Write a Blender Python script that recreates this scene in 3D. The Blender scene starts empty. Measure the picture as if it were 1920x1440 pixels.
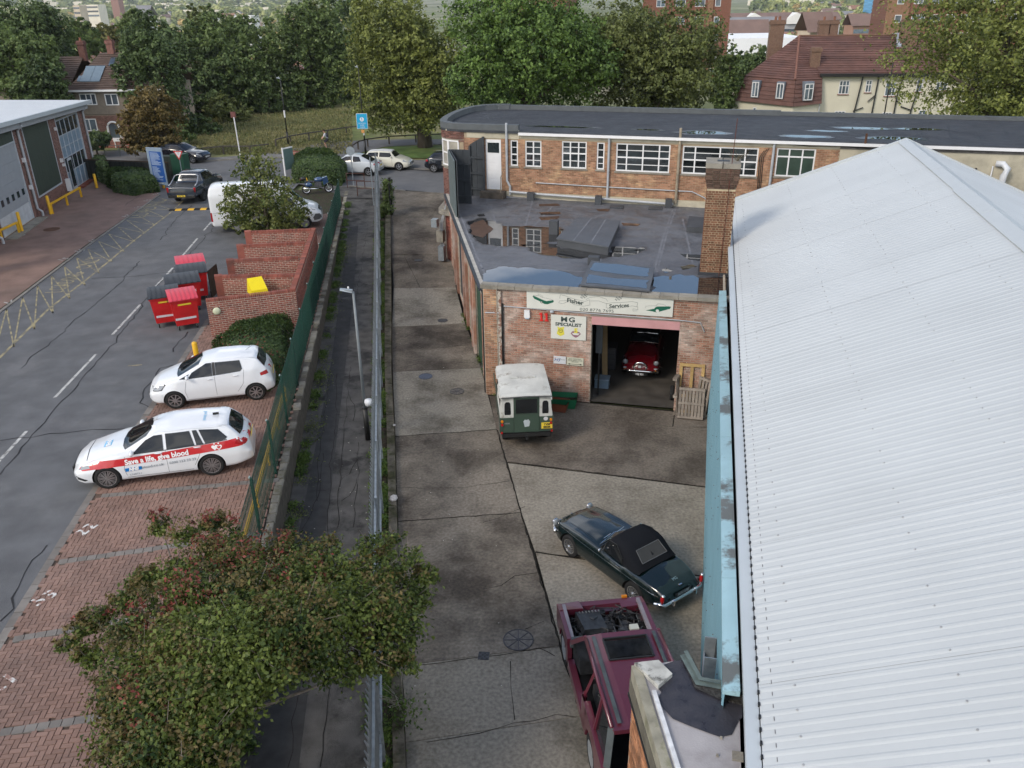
import bpy,bmesh,math,random
import numpy as np
from mathutils import Matrix,Vector
R=math.radians
sc=bpy.context.scene
COL=sc.collection
random.seed(7)
RNG=np.random.default_rng(7)
# ------------------------------------------------------------------ camera, sky, sun, exposure
CH=13.0
_c,_s=math.cos(R(25.3)),math.sin(R(25.3))
_f=np.array([0,_c,-_s]);_r0=np.array([1.,0,0]);_u0=np.array([0,_s,_c])
_cr,_sr=math.cos(R(.9)),math.sin(R(.9))
CR=_r0*_cr-_u0*_sr
CU=_u0*_cr+_r0*_sr
cam_d=bpy.data.cameras.new("camera");cam=bpy.data.objects.new("camera",cam_d);COL.objects.link(cam)
cam_d.sensor_width=36;cam_d.lens=36*1553/1920;cam_d.clip_start=.1;cam_d.clip_end=20000
cam.matrix_world=Matrix(((CR[0],CU[0],-_f[0],0),(CR[1],CU[1],-_f[1],0),(CR[2],CU[2],-_f[2],CH),(0,0,0,1)))
sc.camera=cam
SUN_EL,SUN_AZ=38,228
world=bpy.data.worlds.new("World");sc.world=world;world.use_nodes=True
wt=world.node_tree;wt.nodes.clear()
def _wn(t,**k):
 n=wt.nodes.new(t)
 for a,b in k.items():setattr(n,a,b)
 return n
sky=_wn('ShaderNodeTexSky',sky_type='NISHITA',sun_disc=False,sun_elevation=R(SUN_EL),sun_rotation=R(SUN_AZ))
sky.air_density=1.0;sky.dust_density=1.2;sky.ozone_density=1.6
tc=_wn('ShaderNodeTexCoord');sep=_wn('ShaderNodeSeparateXYZ');wt.links.new(tc.outputs['Generated'],sep.inputs[0])
mz=_wn('ShaderNodeMath',operation='MAXIMUM');mz.inputs[1].default_value=.06;wt.links.new(sep.outputs[2],mz.inputs[0])
dv=_wn('ShaderNodeVectorMath',operation='DIVIDE');cmb=_wn('ShaderNodeCombineXYZ')
for i in range(3):wt.links.new(mz.outputs[0],cmb.inputs[i])
wt.links.new(tc.outputs['Generated'],dv.inputs[0]);wt.links.new(cmb.outputs[0],dv.inputs[1])
cn=_wn('ShaderNodeTexNoise');cn.inputs['Scale'].default_value=.55;cn.inputs['Detail'].default_value=7;cn.inputs['Roughness'].default_value=.52
oa=_wn('ShaderNodeVectorMath',operation='ADD');oa.inputs[1].default_value=(2.3,.9,0);wt.links.new(dv.outputs[0],oa.inputs[0]);wt.links.new(oa.outputs[0],cn.inputs['Vector'])
cr=_wn('ShaderNodeValToRGB');cr.color_ramp.elements[0].position=.50;cr.color_ramp.elements[1].position=.64
wt.links.new(cn.outputs['Fac'],cr.inputs[0])
cmix=_wn('ShaderNodeMix',data_type='RGBA');wt.links.new(cr.outputs[0],cmix.inputs[0])
wt.links.new(sky.outputs[0],cmix.inputs[6]);cmix.inputs[7].default_value=(11.8,11.9,12.2,1)
bg=_wn('ShaderNodeBackground');bg.inputs[1].default_value=.12;wt.links.new(cmix.outputs[2],bg.inputs[0])
wo=_wn('ShaderNodeOutputWorld');wt.links.new(bg.outputs[0],wo.inputs[0])
sun_d=bpy.data.lights.new("sun",'SUN');sun=bpy.data.objects.new("sun",sun_d);COL.objects.link(sun)
sun_d.energy=1.35;sun_d.angle=R(16);sun_d.color=(1,.90,.76)
_a=R(SUN_AZ);_sd=Vector((math.sin(_a)*math.cos(R(SUN_EL)),math.cos(_a)*math.cos(R(SUN_EL)),math.sin(R(SUN_EL))))
sun.rotation_euler=_sd.to_track_quat('Z','Y').to_euler()
sc.view_settings.view_transform='Standard';sc.view_settings.look='None';sc.view_settings.gamma=1
sc.view_settings.use_curve_mapping=False;sc.view_settings.exposure=.56
sc.render.engine='CYCLES';sc.cycles.use_denoising=True;sc.cycles.max_bounces=5;sc.cycles.diffuse_bounces=2
sc.cycles.glossy_bounces=3;sc.cycles.transmission_bounces=4;sc.cycles.transparent_max_bounces=6;sc.cycles.volume_bounces=0
sc.cycles.use_adaptive_sampling=True;sc.cycles.adaptive_threshold=.02
# ------------------------------------------------------------------ pixel of the photograph -> point of the real ground (used as a surveying aid)
def ray(x,y):return _f+CR*(x-960)/1553.-CU*(y-720)/1553.
def G(x,y,z=0.):
 d=ray(x,y);t=(z-CH)/d[2];return(d[0]*t,d[1]*t)
def lane_z(Y):
 return 0. if Y<30 else min(1.,max(0.,(Y-30)/24))**1.3
def GL(x,y,dz=0.):
 z=.3
 for _ in range(12):
  X,Y=G(x,y,z+dz);z=.5*z+.5*lane_z(Y)
 return(X,Y,z+dz)
# ------------------------------------------------------------------ mesh helper
class MB:
 def __init__(s):s.v=[];s.f=[];s.m=[]
 def add(s,V,F,mi=0):
  o=len(s.v);s.v.extend(tuple(float(c)for c in v)for v in V)
  for f in F:s.f.append(tuple(i+o for i in f));s.m.append(mi)
  return s
 def box(s,x0,x1,y0,y1,z0,z1,mi=0,M=None):
  V=[(x0,y0,z0),(x1,y0,z0),(x1,y1,z0),(x0,y1,z0),(x0,y0,z1),(x1,y0,z1),(x1,y1,z1),(x0,y1,z1)]
  if M is not None:V=[M@Vector(v)for v in V]
  return s.add(V,[(0,3,2,1),(4,5,6,7),(0,1,5,4),(1,2,6,5),(2,3,7,6),(3,0,4,7)],mi)
 def hexa(s,V,mi=0):return s.add(V,[(0,3,2,1),(4,5,6,7),(0,1,5,4),(1,2,6,5),(2,3,7,6),(3,0,4,7)],mi)
 def bar(s,p0,p1,w,h=None,mi=0,up=(0,0,1)):
  h=h or w;a=Vector(p0);b=Vector(p1);d=(b-a).normalized();up=Vector(up)
  if abs(d.dot(up))>.98:up=Vector((0,1,0))
  sd=d.cross(up).normalized();u=sd.cross(d)
  V=[p+sd*sx*w/2+u*sz*h/2 for p in(a,b)for sx,sz in((-1,-1),(1,-1),(1,1),(-1,1))]
  return s.add(V,[(0,1,2,3),(7,6,5,4),(0,4,5,1),(1,5,6,2),(2,6,7,3),(3,7,4,0)],mi)
 def tube(s,pts,r,n=6,mi=0,r1=None,cap=True):
  P=[Vector(p)for p in pts];rs=r if isinstance(r,(list,tuple))else[r+((r1 if r1 is not None else r)-r)*i/(len(P)-1)for i in range(len(P))]
  V=[]
  for i,p in enumerate(P):
   d=(P[min(i+1,len(P)-1)]-P[max(i-1,0)]).normalized()
   a=d.cross(Vector((0,0,1))if abs(d.z)<.9 else Vector((1,0,0))).normalized();b=d.cross(a)
   V+=[p+(a*math.cos(2*math.pi*k/n)+b*math.sin(2*math.pi*k/n))*rs[i]for k in range(n)]
  F=[(i*n+k,i*n+(k+1)%n,(i+1)*n+(k+1)%n,(i+1)*n+k)for i in range(len(P)-1)for k in range(n)]
  if cap:F+=[tuple(range(n))[::-1],tuple(range((len(P)-1)*n,len(P)*n))]
  return s.add(V,F,mi)
 def lathe(s,prof,n=16,M=None,mi=0):
  V=[(r*math.cos(2*math.pi*k/n),r*math.sin(2*math.pi*k/n),z)for r,z in prof for k in range(n)]
  if M is not None:V=[M@Vector(v)for v in V]
  F=[(i*n+k,i*n+(k+1)%n,(i+1)*n+(k+1)%n,(i+1)*n+k)for i in range(len(prof)-1)for k in range(n)]
  return s.add(V,F,mi)
 def prism(s,poly,z0,z1,mi=0):
  n=len(poly);z0s=z0 if isinstance(z0,(list,tuple))else[z0]*n;z1s=z1 if isinstance(z1,(list,tuple))else[z1]*n
  V=[(p[0],p[1],z0s[i])for i,p in enumerate(poly)]+[(p[0],p[1],z1s[i])for i,p in enumerate(poly)]
  return s.add(V,[tuple(range(n))[::-1],tuple(range(n,2*n))]+[(i,(i+1)%n,n+(i+1)%n,n+i)for i in range(n)],mi)
 def sheet(s,poly,z,mi=0):
  return s.add([(p[0],p[1],(p[2]if len(p)>2 else 0)+z)for p in poly],[tuple(range(len(poly)))],mi)
 def ball(s,c,r,n=8,m=6,mi=0,M=None):
  if not isinstance(r,(tuple,list)):r=(r,r,r)
  V=[]
  for i in range(m+1):
   t=math.pi*i/m
   for k in range(n):
    p=Vector((r[0]*math.sin(t)*math.cos(2*math.pi*k/n),r[1]*math.sin(t)*math.sin(2*math.pi*k/n),r[2]*math.cos(t)))
    if M is not None:p=M@p
    V.append(p+Vector(c))
  return s.add(V,[(i*n+k,(i+1)*n+k,(i+1)*n+(k+1)%n,i*n+(k+1)%n)for i in range(m)for k in range(n)],mi)
 def build(s,name,mats,parent=None,smooth=False,loc=None,rz=0,auto=None):
  me=bpy.data.meshes.new(name);me.from_pydata(s.v,[],s.f)
  if not isinstance(mats,(list,tuple)):mats=[mats]
  for m in mats:me.materials.append(m)
  if len(mats)>1:me.polygons.foreach_set('material_index',s.m)
  if smooth or auto:me.polygons.foreach_set('use_smooth',[True]*len(me.polygons))
  if auto:me.set_sharp_from_angle(angle=R(auto))
  me.update();o=bpy.data.objects.new(name,me);COL.objects.link(o)
  if parent is not None:o.parent=parent
  if loc is not None:o.location=loc
  if rz:o.rotation_euler.z=rz
  return o
def tag(o,label=None,cat=None,group=None,kind=None):
 if label:o['label']=label
 if cat:o['category']=cat
 if group:o['group']=group
 if kind:o['kind']=kind
 return o
def thing(name,label,cat,loc=(0,0,0),rz=0,group=None,kind=None):
 o=bpy.data.objects.new(name,None);COL.objects.link(o);o.location=loc;o.rotation_euler=(0,0,rz);o.empty_display_size=.1
 return tag(o,label,cat,group,kind)
def inst(name,me,parent=None,M=None,loc=None):
 o=bpy.data.objects.new(name,me);COL.objects.link(o)
 if parent is not None:o.parent=parent
 if M is not None:o.matrix_local=M
 if loc is not None:o.location=loc
 return o
def copy_tree(o,parent=None):
 c=o.copy();COL.objects.link(c)
 if parent is not None:c.parent=parent
 for ch in list(o.children):copy_tree(ch,c)
 return c
def text_mesh(txt,size,spacing=1.,extr=0.,bold=0.,shear=0.):
 cu=bpy.data.curves.new('t','FONT');cu.body=txt;cu.size=size;cu.space_character=spacing;cu.extrude=extr;cu.offset=bold;cu.shear=shear
 cu.align_x='CENTER';cu.align_y='CENTER';cu.resolution_u=3
 ob=bpy.data.objects.new('t',cu);COL.objects.link(ob)
 dg=bpy.context.evaluated_depsgraph_get();dg.update()
 me=bpy.data.meshes.new_from_object(ob.evaluated_get(dg));V=np.array([v.co[:]for v in me.vertices])if len(me.vertices)else np.zeros((0,3))
 F=[tuple(p.vertices)for p in me.polygons];bpy.data.objects.remove(ob);bpy.data.curves.remove(cu);bpy.data.meshes.remove(me)
 return V,F
def text_on(name,txt,size,m,parent,O,U,W,spacing=1.,bold=0.,shear=0.,sx=1.):
 V,F=text_mesh(txt,size,spacing,0,bold,shear);mb=MB();O=Vector(O);U=Vector(U);W=Vector(W)
 mb.add([O+U*v[0]*sx+W*v[1]for v in V],F);return mb.build(name,m,parent)
# ------------------------------------------------------------------ materials
def lin(c):
 if isinstance(c,(int,float)):c=(c,c,c)
 return(*c,1)
_M={}
def mat(name,col,rough=.7,metal=0.,var=.12,scale=3.,col2=None,lo=.4,hi=.7,s2=1.,det=4,bump=0.,bscale=40.,isl=0.,objr=0.,coat=0.,spec=.5,pos=False,alpha=None,trans=0.,stretch=None,rvar=0.,emit=0.):
 """noise-mottled principled material: col +- var; col2 appears where a second noise exceeds lo..hi; isl/objr = brightness spread per mesh island / per object"""
 if name in _M:return _M[name]
 if rough>.68 and spec==.5:spec=.22
 m=bpy.data.materials.new(name);m.use_nodes=True;nt=m.node_tree;N=nt.nodes;Lk=nt.links;b=N['Principled BSDF']
 def n(t,**k):
  x=N.new(t)
  for a,v in k.items():setattr(x,a,v)
  return x
 if pos:g=n('ShaderNodeNewGeometry');vec=g.outputs['Position']
 else:g=n('ShaderNodeTexCoord');vec=g.outputs['Object']
 if stretch:
  mp=n('ShaderNodeMapping');mp.inputs['Scale'].default_value=stretch;Lk.new(vec,mp.inputs[0]);vec=mp.outputs[0]
 no=n('ShaderNodeTexNoise');no.inputs['Scale'].default_value=scale;no.inputs['Detail'].default_value=det;Lk.new(vec,no.inputs['Vector'])
 mr=n('ShaderNodeMapRange');mr.inputs[1].default_value=.3;mr.inputs[2].default_value=.7;mr.inputs[3].default_value=1-var;mr.inputs[4].default_value=1+var
 Lk.new(no.outputs['Fac'],mr.inputs[0])
 cur=None;base=n('ShaderNodeRGB');base.outputs[0].default_value=lin(col);cur=base.outputs[0]
 if col2 is not None:
  n2=n('ShaderNodeTexNoise');n2.inputs['Scale'].default_value=s2;n2.inputs['Detail'].default_value=10;n2.inputs['Roughness'].default_value=.68;Lk.new(vec,n2.inputs['Vector'])
  m2=n('ShaderNodeMapRange');m2.inputs[1].default_value=lo;m2.inputs[2].default_value=hi;Lk.new(n2.outputs['Fac'],m2.inputs[0])
  mx=n('ShaderNodeMix',data_type='RGBA');Lk.new(m2.outputs[0],mx.inputs[0]);Lk.new(cur,mx.inputs[6]);mx.inputs[7].default_value=lin(col2);cur=mx.outputs[2]
 fac=mr.outputs[0]
 if isl or objr:
  if isl:gi=n('ShaderNodeNewGeometry');r=gi.outputs['Random Per Island']
  if objr:
   oi=n('ShaderNodeObjectInfo');r2=oi.outputs['Random']
   if isl:
    ad=n('ShaderNodeMath',operation='ADD');Lk.new(r,ad.inputs[0]);Lk.new(r2,ad.inputs[1]);fr=n('ShaderNodeMath',operation='FRACT');Lk.new(ad.outputs[0],fr.inputs[0]);r=fr.outputs[0]
   else:r=r2
  sp=max(isl,objr);m3=n('ShaderNodeMapRange');m3.inputs[3].default_value=1-sp;m3.inputs[4].default_value=1+sp;Lk.new(r,m3.inputs[0])
  mu=n('ShaderNodeMath',operation='MULTIPLY');Lk.new(fac,mu.inputs[0]);Lk.new(m3.outputs[0],mu.inputs[1]);fac=mu.outputs[0]
 vm=n('ShaderNodeVectorMath',operation='SCALE');Lk.new(cur,vm.inputs[0]);Lk.new(fac,vm.inputs['Scale']);Lk.new(vm.outputs[0],b.inputs['Base Color'])
 b.inputs['Roughness'].default_value=rough;b.inputs['Metallic'].default_value=metal;b.inputs['Specular IOR Level'].default_value=spec
 if rvar:
  rr=n('ShaderNodeMapRange');rr.inputs[1].default_value=.35;rr.inputs[2].default_value=.65;rr.inputs[3].default_value=max(.02,rough-rvar);rr.inputs[4].default_value=min(1,rough+rvar);Lk.new(no.outputs['Fac'],rr.inputs[0]);Lk.new(rr.outputs[0],b.inputs['Roughness'])
 if coat:b.inputs['Coat Weight'].default_value=coat;b.inputs['Coat Roughness'].default_value=.04
 if trans:b.inputs['Transmission Weight'].default_value=trans
 if alpha is not None:b.inputs['Alpha'].default_value=alpha
 if emit:b.inputs['Emission Color'].default_value=lin(col);b.inputs['Emission Strength'].default_value=emit
 if bump:
  nb=n('ShaderNodeTexNoise');nb.inputs['Scale'].default_value=bscale;nb.inputs['Detail'].default_value=3;Lk.new(vec,nb.inputs['Vector'])
  bp=n('ShaderNodeBump');bp.inputs['Strength'].default_value=bump;bp.inputs['Distance'].default_value=.02;Lk.new(nb.outputs['Fac'],bp.inputs['Height']);Lk.new(bp.outputs[0],b.inputs['Normal'])
 _M[name]=m;return m
def paint(name,col,rough=.3,metal=0.):return mat(name,col,rough=rough,metal=metal,var=.03,scale=1.5,coat=.8,spec=.5)
def leafmat(name,c1,c2,c3=None,t=.25,pos_s=.35):
 """leaf colours vary per leaf and in drifts through the crown"""
 if name in _M:return _M[name]
 m=bpy.data.materials.new(name);m.use_nodes=True;nt=m.node_tree;N=nt.nodes;Lk=nt.links;b=N['Principled BSDF']
 g=N.new('ShaderNodeNewGeometry');no=N.new('ShaderNodeTexNoise');no.inputs['Scale'].default_value=pos_s;no.inputs['Detail'].default_value=3;Lk.new(g.outputs['Position'],no.inputs['Vector'])
 ad=N.new('ShaderNodeMath');ad.operation='MULTIPLY_ADD';Lk.new(g.outputs['Random Per Island'],ad.inputs[0]);ad.inputs[1].default_value=.5;Lk.new(no.outputs['Fac'],ad.inputs[2])
 cr=N.new('ShaderNodeValToRGB');e=cr.color_ramp.elements;e[0].position=.42;e[0].color=lin(c1);e[1].position=.92;e[1].color=lin(c2)
 if c3 is not None:x=e.new(1.06 if False else.985);x.color=lin(c3)
 Lk.new(ad.outputs[0],cr.inputs[0]);Lk.new(cr.outputs[0],b.inputs['Base Color']);b.inputs['Roughness'].default_value=.55;b.inputs['Specular IOR Level'].default_value=.35
 tr=N.new('ShaderNodeBsdfTranslucent');Lk.new(cr.outputs[0],tr.inputs[0]);mx=N.new('ShaderNodeMixShader');mx.inputs[0].default_value=t
 out=N['Material Output'];Lk.new(b.outputs[0],mx.inputs[1]);Lk.new(tr.outputs[0],mx.inputs[2]);Lk.new(mx.outputs[0],out.inputs[0])
 _M[name]=m;return m
def S2(d,t):
 a=R(13.1);return(d*math.cos(a)+t*math.sin(a),-d*math.sin(a)+t*math.cos(a))
M_BLACK=mat('black_plastic',.015,.5,var=.1)
M_RUB=mat('tyre_rubber',.02,.85,var=.15,scale=20)
M_CHROME=mat('chrome',.75,.12,metal=1,var=.02)
M_ALLOY=mat('alloy',(.55,.56,.58),.3,metal=.9,var=.05)
M_GLASS=mat('car_glass',(.008,.010,.012),.03,var=.3,spec=.5)
M_GLASSW=mat('window_glass',(.03,.04,.045),.03,var=.3,spec=1.0,objr=.4,scale=1.2)
M_WHITE=mat('white_upvc',.72,.35,var=.04)
M_PLATE=mat('yellow_plate',(.75,.55,.05),.4,var=.05)
M_PLATEW=mat('white_plate',.7,.4,var=.03)
M_INK=mat('black_lettering',.02,.5,var=0)
M_RED=mat('red_lens',(.35,.01,.012),.15,var=.1)
M_AMBER=mat('amber_lens',(.6,.2,.01),.15,var=.1)
M_LENS=mat('clear_lens',(.26,.28,.30),.1,var=.1,spec=1)
M_GALV=mat('galvanised',(.33,.37,.40),.42,metal=.55,var=.16,scale=8,pos=True)
M_MORTAR=mat('mortar',(.42,.37,.30),.9,var=.2,scale=5,bump=.3,pos=True)
M_YEL=mat('yellow_paint',(.72,.40,.015),.45,var=.1,scale=4,pos=True)
M_WOODD=mat('dark_wood',(.05,.035,.025),.8,var=.3,scale=6)
M_WPAINT=mat('road_white',(.46,.46,.44),.8,var=.25,scale=6,pos=True,col2=(.12,.12,.12),lo=.5,hi=.62,s2=5)
M_YPAINT=mat('road_yellow',(.36,.31,.18),.8,var=.2,scale=6,pos=True,col2=(.11,.108,.10),lo=.43,hi=.60,s2=3)
# ------------------------------------------------------------------ brickwork: real bricks over a recessed mortar face
_BM={}
def _brick_mesh(m,bw,bh,dp):
 k=(m.name,bw,bh,dp)
 if k not in _BM:
  w,h,d=bw/2,bh/2,dp;c=.004
  V=[(-w,0,-h),(w,0,-h),(w,0,h),(-w,0,h),(-w+c,-d,-h+c),(w-c,-d,-h+c),(w-c,-d,h-c),(-w+c,-d,h-c)]
  me=bpy.data.meshes.new('brick');me.from_pydata(V,[],[(4,5,6,7),(0,1,5,4),(1,2,6,5),(2,3,7,6),(3,0,4,7)]);me.materials.append(m);_BM[k]=me
 return _BM[k]
def bricks(parent,O,U,W,H,m,holes=(),nparts=0,bw=.215,bh=.065,j=.012,dp=.012,near=None,sub=False,bond='stretcher',z0=0,jig=.0015,name='brick'):
 """O: lower-left of the face (parent space), U: unit along, outward normal = U x Z. First nparts (nearest to `near` (u,z)) are objects."""
 O=Vector(O);U=Vector(U).normalized();Z=Vector((0,0,1));Nn=U.cross(Z)
 items=[];row=0;z=z0
 while z+bh<=H+.001:
  step=bw+j;header=(bond=='english' and row%2==1)
  L=(bw-j)/2 if header else bw;step=L+j
  x=-(step/2 if row%2 else 0)
  while x<W:
   a,b=max(0,x),min(W,x+L)
   segs=[(a,b)]
   for hx0,hx1,hz0,hz1 in holes:
    if z+bh>hz0 and z<hz1:
     ns=[]
     for s0,s1 in segs:
      if s1<=hx0 or s0>=hx1:ns.append((s0,s1))
      else:
       if s0<hx0:ns.append((s0,hx0))
       if s1>hx1:ns.append((hx1,s1))
     segs=ns
   for s0,s1 in segs:
    if s1-s0>.03:items.append(((s0+s1)/2,z+bh/2,s1-s0))
   x+=step
  z+=bh+j;row+=1
 full=[i for i,it in enumerate(items)if abs(it[2]-bw)<.002]
 if nparts:
  nu,nz=near if near else(W/2,H/2)
  full.sort(key=lambda i:(items[i][0]-nu)**2+(items[i][1]-nz)**2)
 chosen=set(full[:nparts]);me=_brick_mesh(m,bw,bh,dp)
 rot=Matrix(((U.x,-Nn.x,0,0),(U.y,-Nn.y,0,0),(0,0,1,0),(0,0,0,1)))
 mb=MB()
 for i,(u,z,w)in enumerate(items):
  p=O+U*u+Z*z+Nn*random.uniform(-jig,jig)
  if i in chosen:inst(name,me,parent,Matrix.Translation(p)@rot)
  else:
   h=bh/2;c=.003
   V=[p+U*a+Z*b+Nn*e for a,b,e in((-w/2,-h,0),(w/2,-h,0),(w/2,h,0),(-w/2,h,0),(-w/2+c,-h+c,dp),(w/2-c,-h+c,dp),(w/2-c,h-c,dp),(-w/2+c,h-c,dp))]
   mb.add(V,[(4,5,6,7),(0,1,5,4),(1,2,6,5),(2,3,7,6),(3,0,4,7)])
 if mb.v:
  o=mb.build('brickwork',m,parent);o['kind']='stuff';return o
def wall_boxes(mb,O,U,W,H,thick,holes=(),z0=0,mi=0):
 """mortar/backing wall with rectangular openings, front face on the line O + U*u, body behind it"""
 O=Vector(O);U=Vector(U).normalized();Z=Vector((0,0,1));Nn=U.cross(Z)
 xs=sorted({0,W,*[min(W,max(0,h[0]))for h in holes],*[min(W,max(0,h[1]))for h in holes]})
 for a,b in zip(xs,xs[1:]):
  if b-a<1e-4:continue
  c=(a+b)/2;cuts=sorted([(h[2],h[3])for h in holes if h[0]<=c<=h[1]]);z=z0
  for h0,h1 in cuts+[(H,H)]:
   if h0-z>1e-3:
    q=[O+U*a-Nn*thick,O+U*b-Nn*thick,O+U*b,O+U*a]
    mb.hexa([p+Z*z for p in(q[3],q[2],q[1],q[0])]+[p+Z*h0 for p in(q[3],q[2],q[1],q[0])],mi)
   z=max(z,h1)
def window(parent,O,U,w,h,xs,ys,m_frame=None,m_glass=None,bar=.05,dep=.09,sill=None,name='window',thin=.025,inset=.05,mixed=None,label=None):
 """O: lower-left corner; xs, ys: fractions of the main mullions/transoms; mixed: extra thin bars (u0,v0,u1,v1) in fractions"""
 m_frame=m_frame or M_WHITE;m_glass=m_glass or M_GLASSW
 O=Vector(O);U=Vector(U).normalized();Z=Vector((0,0,1));Nn=U.cross(Z);mb=MB()
 def bx(a,b,c,d,n0,n1,mbx,mi=0):
  q=[O+U*a+Nn*n1,O+U*b+Nn*n1,O+U*b+Nn*n0,O+U*a+Nn*n0];mbx.hexa([p+Z*c for p in q]+[p+Z*d for p in q],mi)
 i0,i1=-inset-dep,-inset
 bx(0,w,0,bar,i0,i1,mb);bx(0,w,h-bar,h,i0,i1,mb);bx(0,bar,bar,h-bar,i0,i1,mb);bx(w-bar,w,bar,h-bar,i0,i1,mb)
 X=[0]+[x*w for x in xs]+[w];Y=[0]+[y*h for y in ys]+[h]
 for x in X[1:-1]:bx(x-bar/2,x+bar/2,bar,h-bar,i0,i1-.004,mb)
 for y in Y[1:-1]:bx(bar,w-bar,y-bar/2,y+bar/2,i0,i1-.008,mb)
 if mixed:
  for u0,v0,u1,v1 in mixed:
   if abs(u0-u1)<1e-6:bx(u0*w-thin/2,u0*w+thin/2,v0*h,v1*h,i0+.01,i1-.015,mb)
   else:bx(u0*w,u1*w,v0*h-thin/2,v0*h+thin/2,i0+.01,i1-.012,mb)
 wo=mb.build(name,m_frame,parent)
 if label:wo['label']=label
 for a,b in zip(X,X[1:]):
  for c,d in zip(Y,Y[1:]):
   g=MB();t=random.uniform(-.004,.004)
   q=[O+U*a-Nn*(inset+dep*.5+t),O+U*b-Nn*(inset+dep*.5-t),O+U*b-Nn*(inset+dep*.5+.008-t),O+U*a-Nn*(inset+dep*.5+.008+t)]
   g.hexa([p+Z*c for p in q]+[p+Z*d for p in q]);g.build('pane',m_glass,wo)
 if sill:
  s=MB();bx(-.05,w+.05,-.07,0,-.1,.06,s);s.build('sill',sill,wo)
 return wo
# ------------------------------------------------------------------ the ground
def struct(o,label=None):o['kind']='structure';return o
M_TERR=mat('far_ground',(.14,.16,.07),.95,var=.35,scale=.02,pos=True,col2=(.30,.28,.19),lo=.5,hi=.62,s2=.012)
def _sm(a,b,x):t=np.clip((x-a)/(b-a),0,1);return t*t*(3-2*t)
def terr(X,Y):
 D=np.maximum(Y,np.hypot(X,Y)*.8)
 h=-.15+1.05*_sm(44,60,Y)-19*_sm(112,330,D)+6*_sm(700,1500,D)+34*_sm(1700,4200,D)
 h=h+_sm(600,2500,D)*9*np.sin(X*.0021+1)*np.cos(Y*.0013)+_sm(2500,5200,D)*28
 return h
def terrain():
 ys=np.concatenate([np.linspace(-60,130,40),np.geomspace(140,9000,60)])
 xs=np.concatenate([-np.geomspace(9000,60,34),np.linspace(-50,60,23),np.geomspace(70,9000,34)])
 XX,YY=np.meshgrid(xs,ys);Z=terr(XX,YY);nx=len(xs)
 V=np.stack([XX.ravel(),YY.ravel(),Z.ravel()],1);mb=MB()
 F=[(j*nx+i,j*nx+i+1,(j+1)*nx+i+1,(j+1)*nx+i)for j in range(len(ys)-1)for i in range(nx-1)]
 mb.add(V,F);struct(mb.build('ground',M_TERR,smooth=True))
terrain()
M_ASPH=mat('asphalt',(.115,.118,.124),.82,var=.16,scale=1.3,pos=True,col2=(.15,.15,.152),lo=.52,hi=.75,s2=.35,bump=.5,bscale=55,det=8)
M_ASPHR=mat('road_asphalt',(.13,.132,.137),.85,var=.10,scale=1.3,pos=True,bump=.3,bscale=30)
M_PATH=mat('path_asphalt',(.088,.084,.079),.85,var=.3,scale=2.2,pos=True,col2=(.032,.031,.03),lo=.5,hi=.62,s2=.8,bump=.5,bscale=45,det=8)
M_PATCH=mat('path_patch',(.05,.049,.048),.85,var=.2,scale=3,pos=True,bump=.4,bscale=45)
M_JOINT=mat('joint_dirt',(.018,.016,.012),.95,var=.4,scale=6,pos=True)
M_DIRT=mat('dirt',(.045,.036,.026),.95,var=.4,scale=9,pos=True,col2=(.03,.05,.015),lo=.5,hi=.6,s2=3,bump=.8,bscale=30)
M_GRASS=mat('grass',(.12,.145,.05),.95,var=.25,scale=.8,pos=True,col2=(.22,.20,.095),lo=.44,hi=.62,s2=.16,bump=.8,bscale=14)
M_VERGE=mat('verge_grass',(.075,.12,.03),.95,var=.25,scale=1.2,pos=True,col2=(.12,.12,.045),lo=.55,hi=.7,s2=.3,bump=.8,bscale=14)
M_KERB=mat('kerb_stone',(.20,.19,.17),.85,var=.2,scale=3,pos=True,objr=.15,isl=.12)
M_PAVE=mat('pavement',(.17,.165,.16),.85,var=.12,scale=1.5,pos=True)
M_PBLK=mat('paving_block',(.238,.150,.120),.85,var=.14,scale=1.1,pos=True,col2=(.19,.13,.11),lo=.45,hi=.7,s2=.6,isl=.13,objr=.13)
M_PFAR=mat('paving_red',(.215,.143,.118),.88,var=.16,scale=1.2,pos=True,col2=(.17,.12,.10),lo=.45,hi=.68,s2=.4,bump=.6,bscale=25)
M_PGREY=mat('paving_grey',(.185,.17,.155),.85,var=.15,scale=3,pos=True,isl=.15)
def concrete(name,c,c2,lo,hi,s2):
 m=mat(name,c,.85,var=.26,scale=13,pos=True,col2=c2,lo=lo,hi=hi,s2=s2,bump=.55,bscale=70,objr=.09,det=3)
 return m
M_LANE=concrete('lane_concrete',(.202,.175,.141),(.066,.055,.044),.40,.62,.42)
M_LANE2=concrete('lane_concrete_pale',(.245,.225,.187),(.105,.093,.073),.48,.66,.5)
M_YARD=concrete('yard_concrete',(.285,.255,.207),(.165,.143,.112),.47,.68,.45)
M_YARDD=concrete('yard_concrete_oily',(.182,.155,.126),(.085,.070,.056),.42,.62,.6)
def sheet(name,px,z,m,lane=False,kind='structure',thick=0.):
 P=[GL(x,y,z)for x,y in px]if lane else[(*G(x,y,z),z)for x,y in px]
 mb=MB()
 if thick:mb.prism([(p[0],p[1])for p in P],[p[2]-thick for p in P],[p[2]for p in P])
 else:mb.add(P,[tuple(range(len(P)))])
 o=mb.build(name,m);o['kind']=kind;return o
def fence_pt(Y,off=0.):
 return(-6.27-(Y-16.96)*.1237+off,Y)
mb=MB()
_cp=[(-60,-8),(fence_pt(-8)[0],-8),fence_pt(30),fence_pt(57),(-60,57)]
mb.prism(_cp,-.3,.985);struct(mb.build('car_park_ground',M_DIRT))
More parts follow.
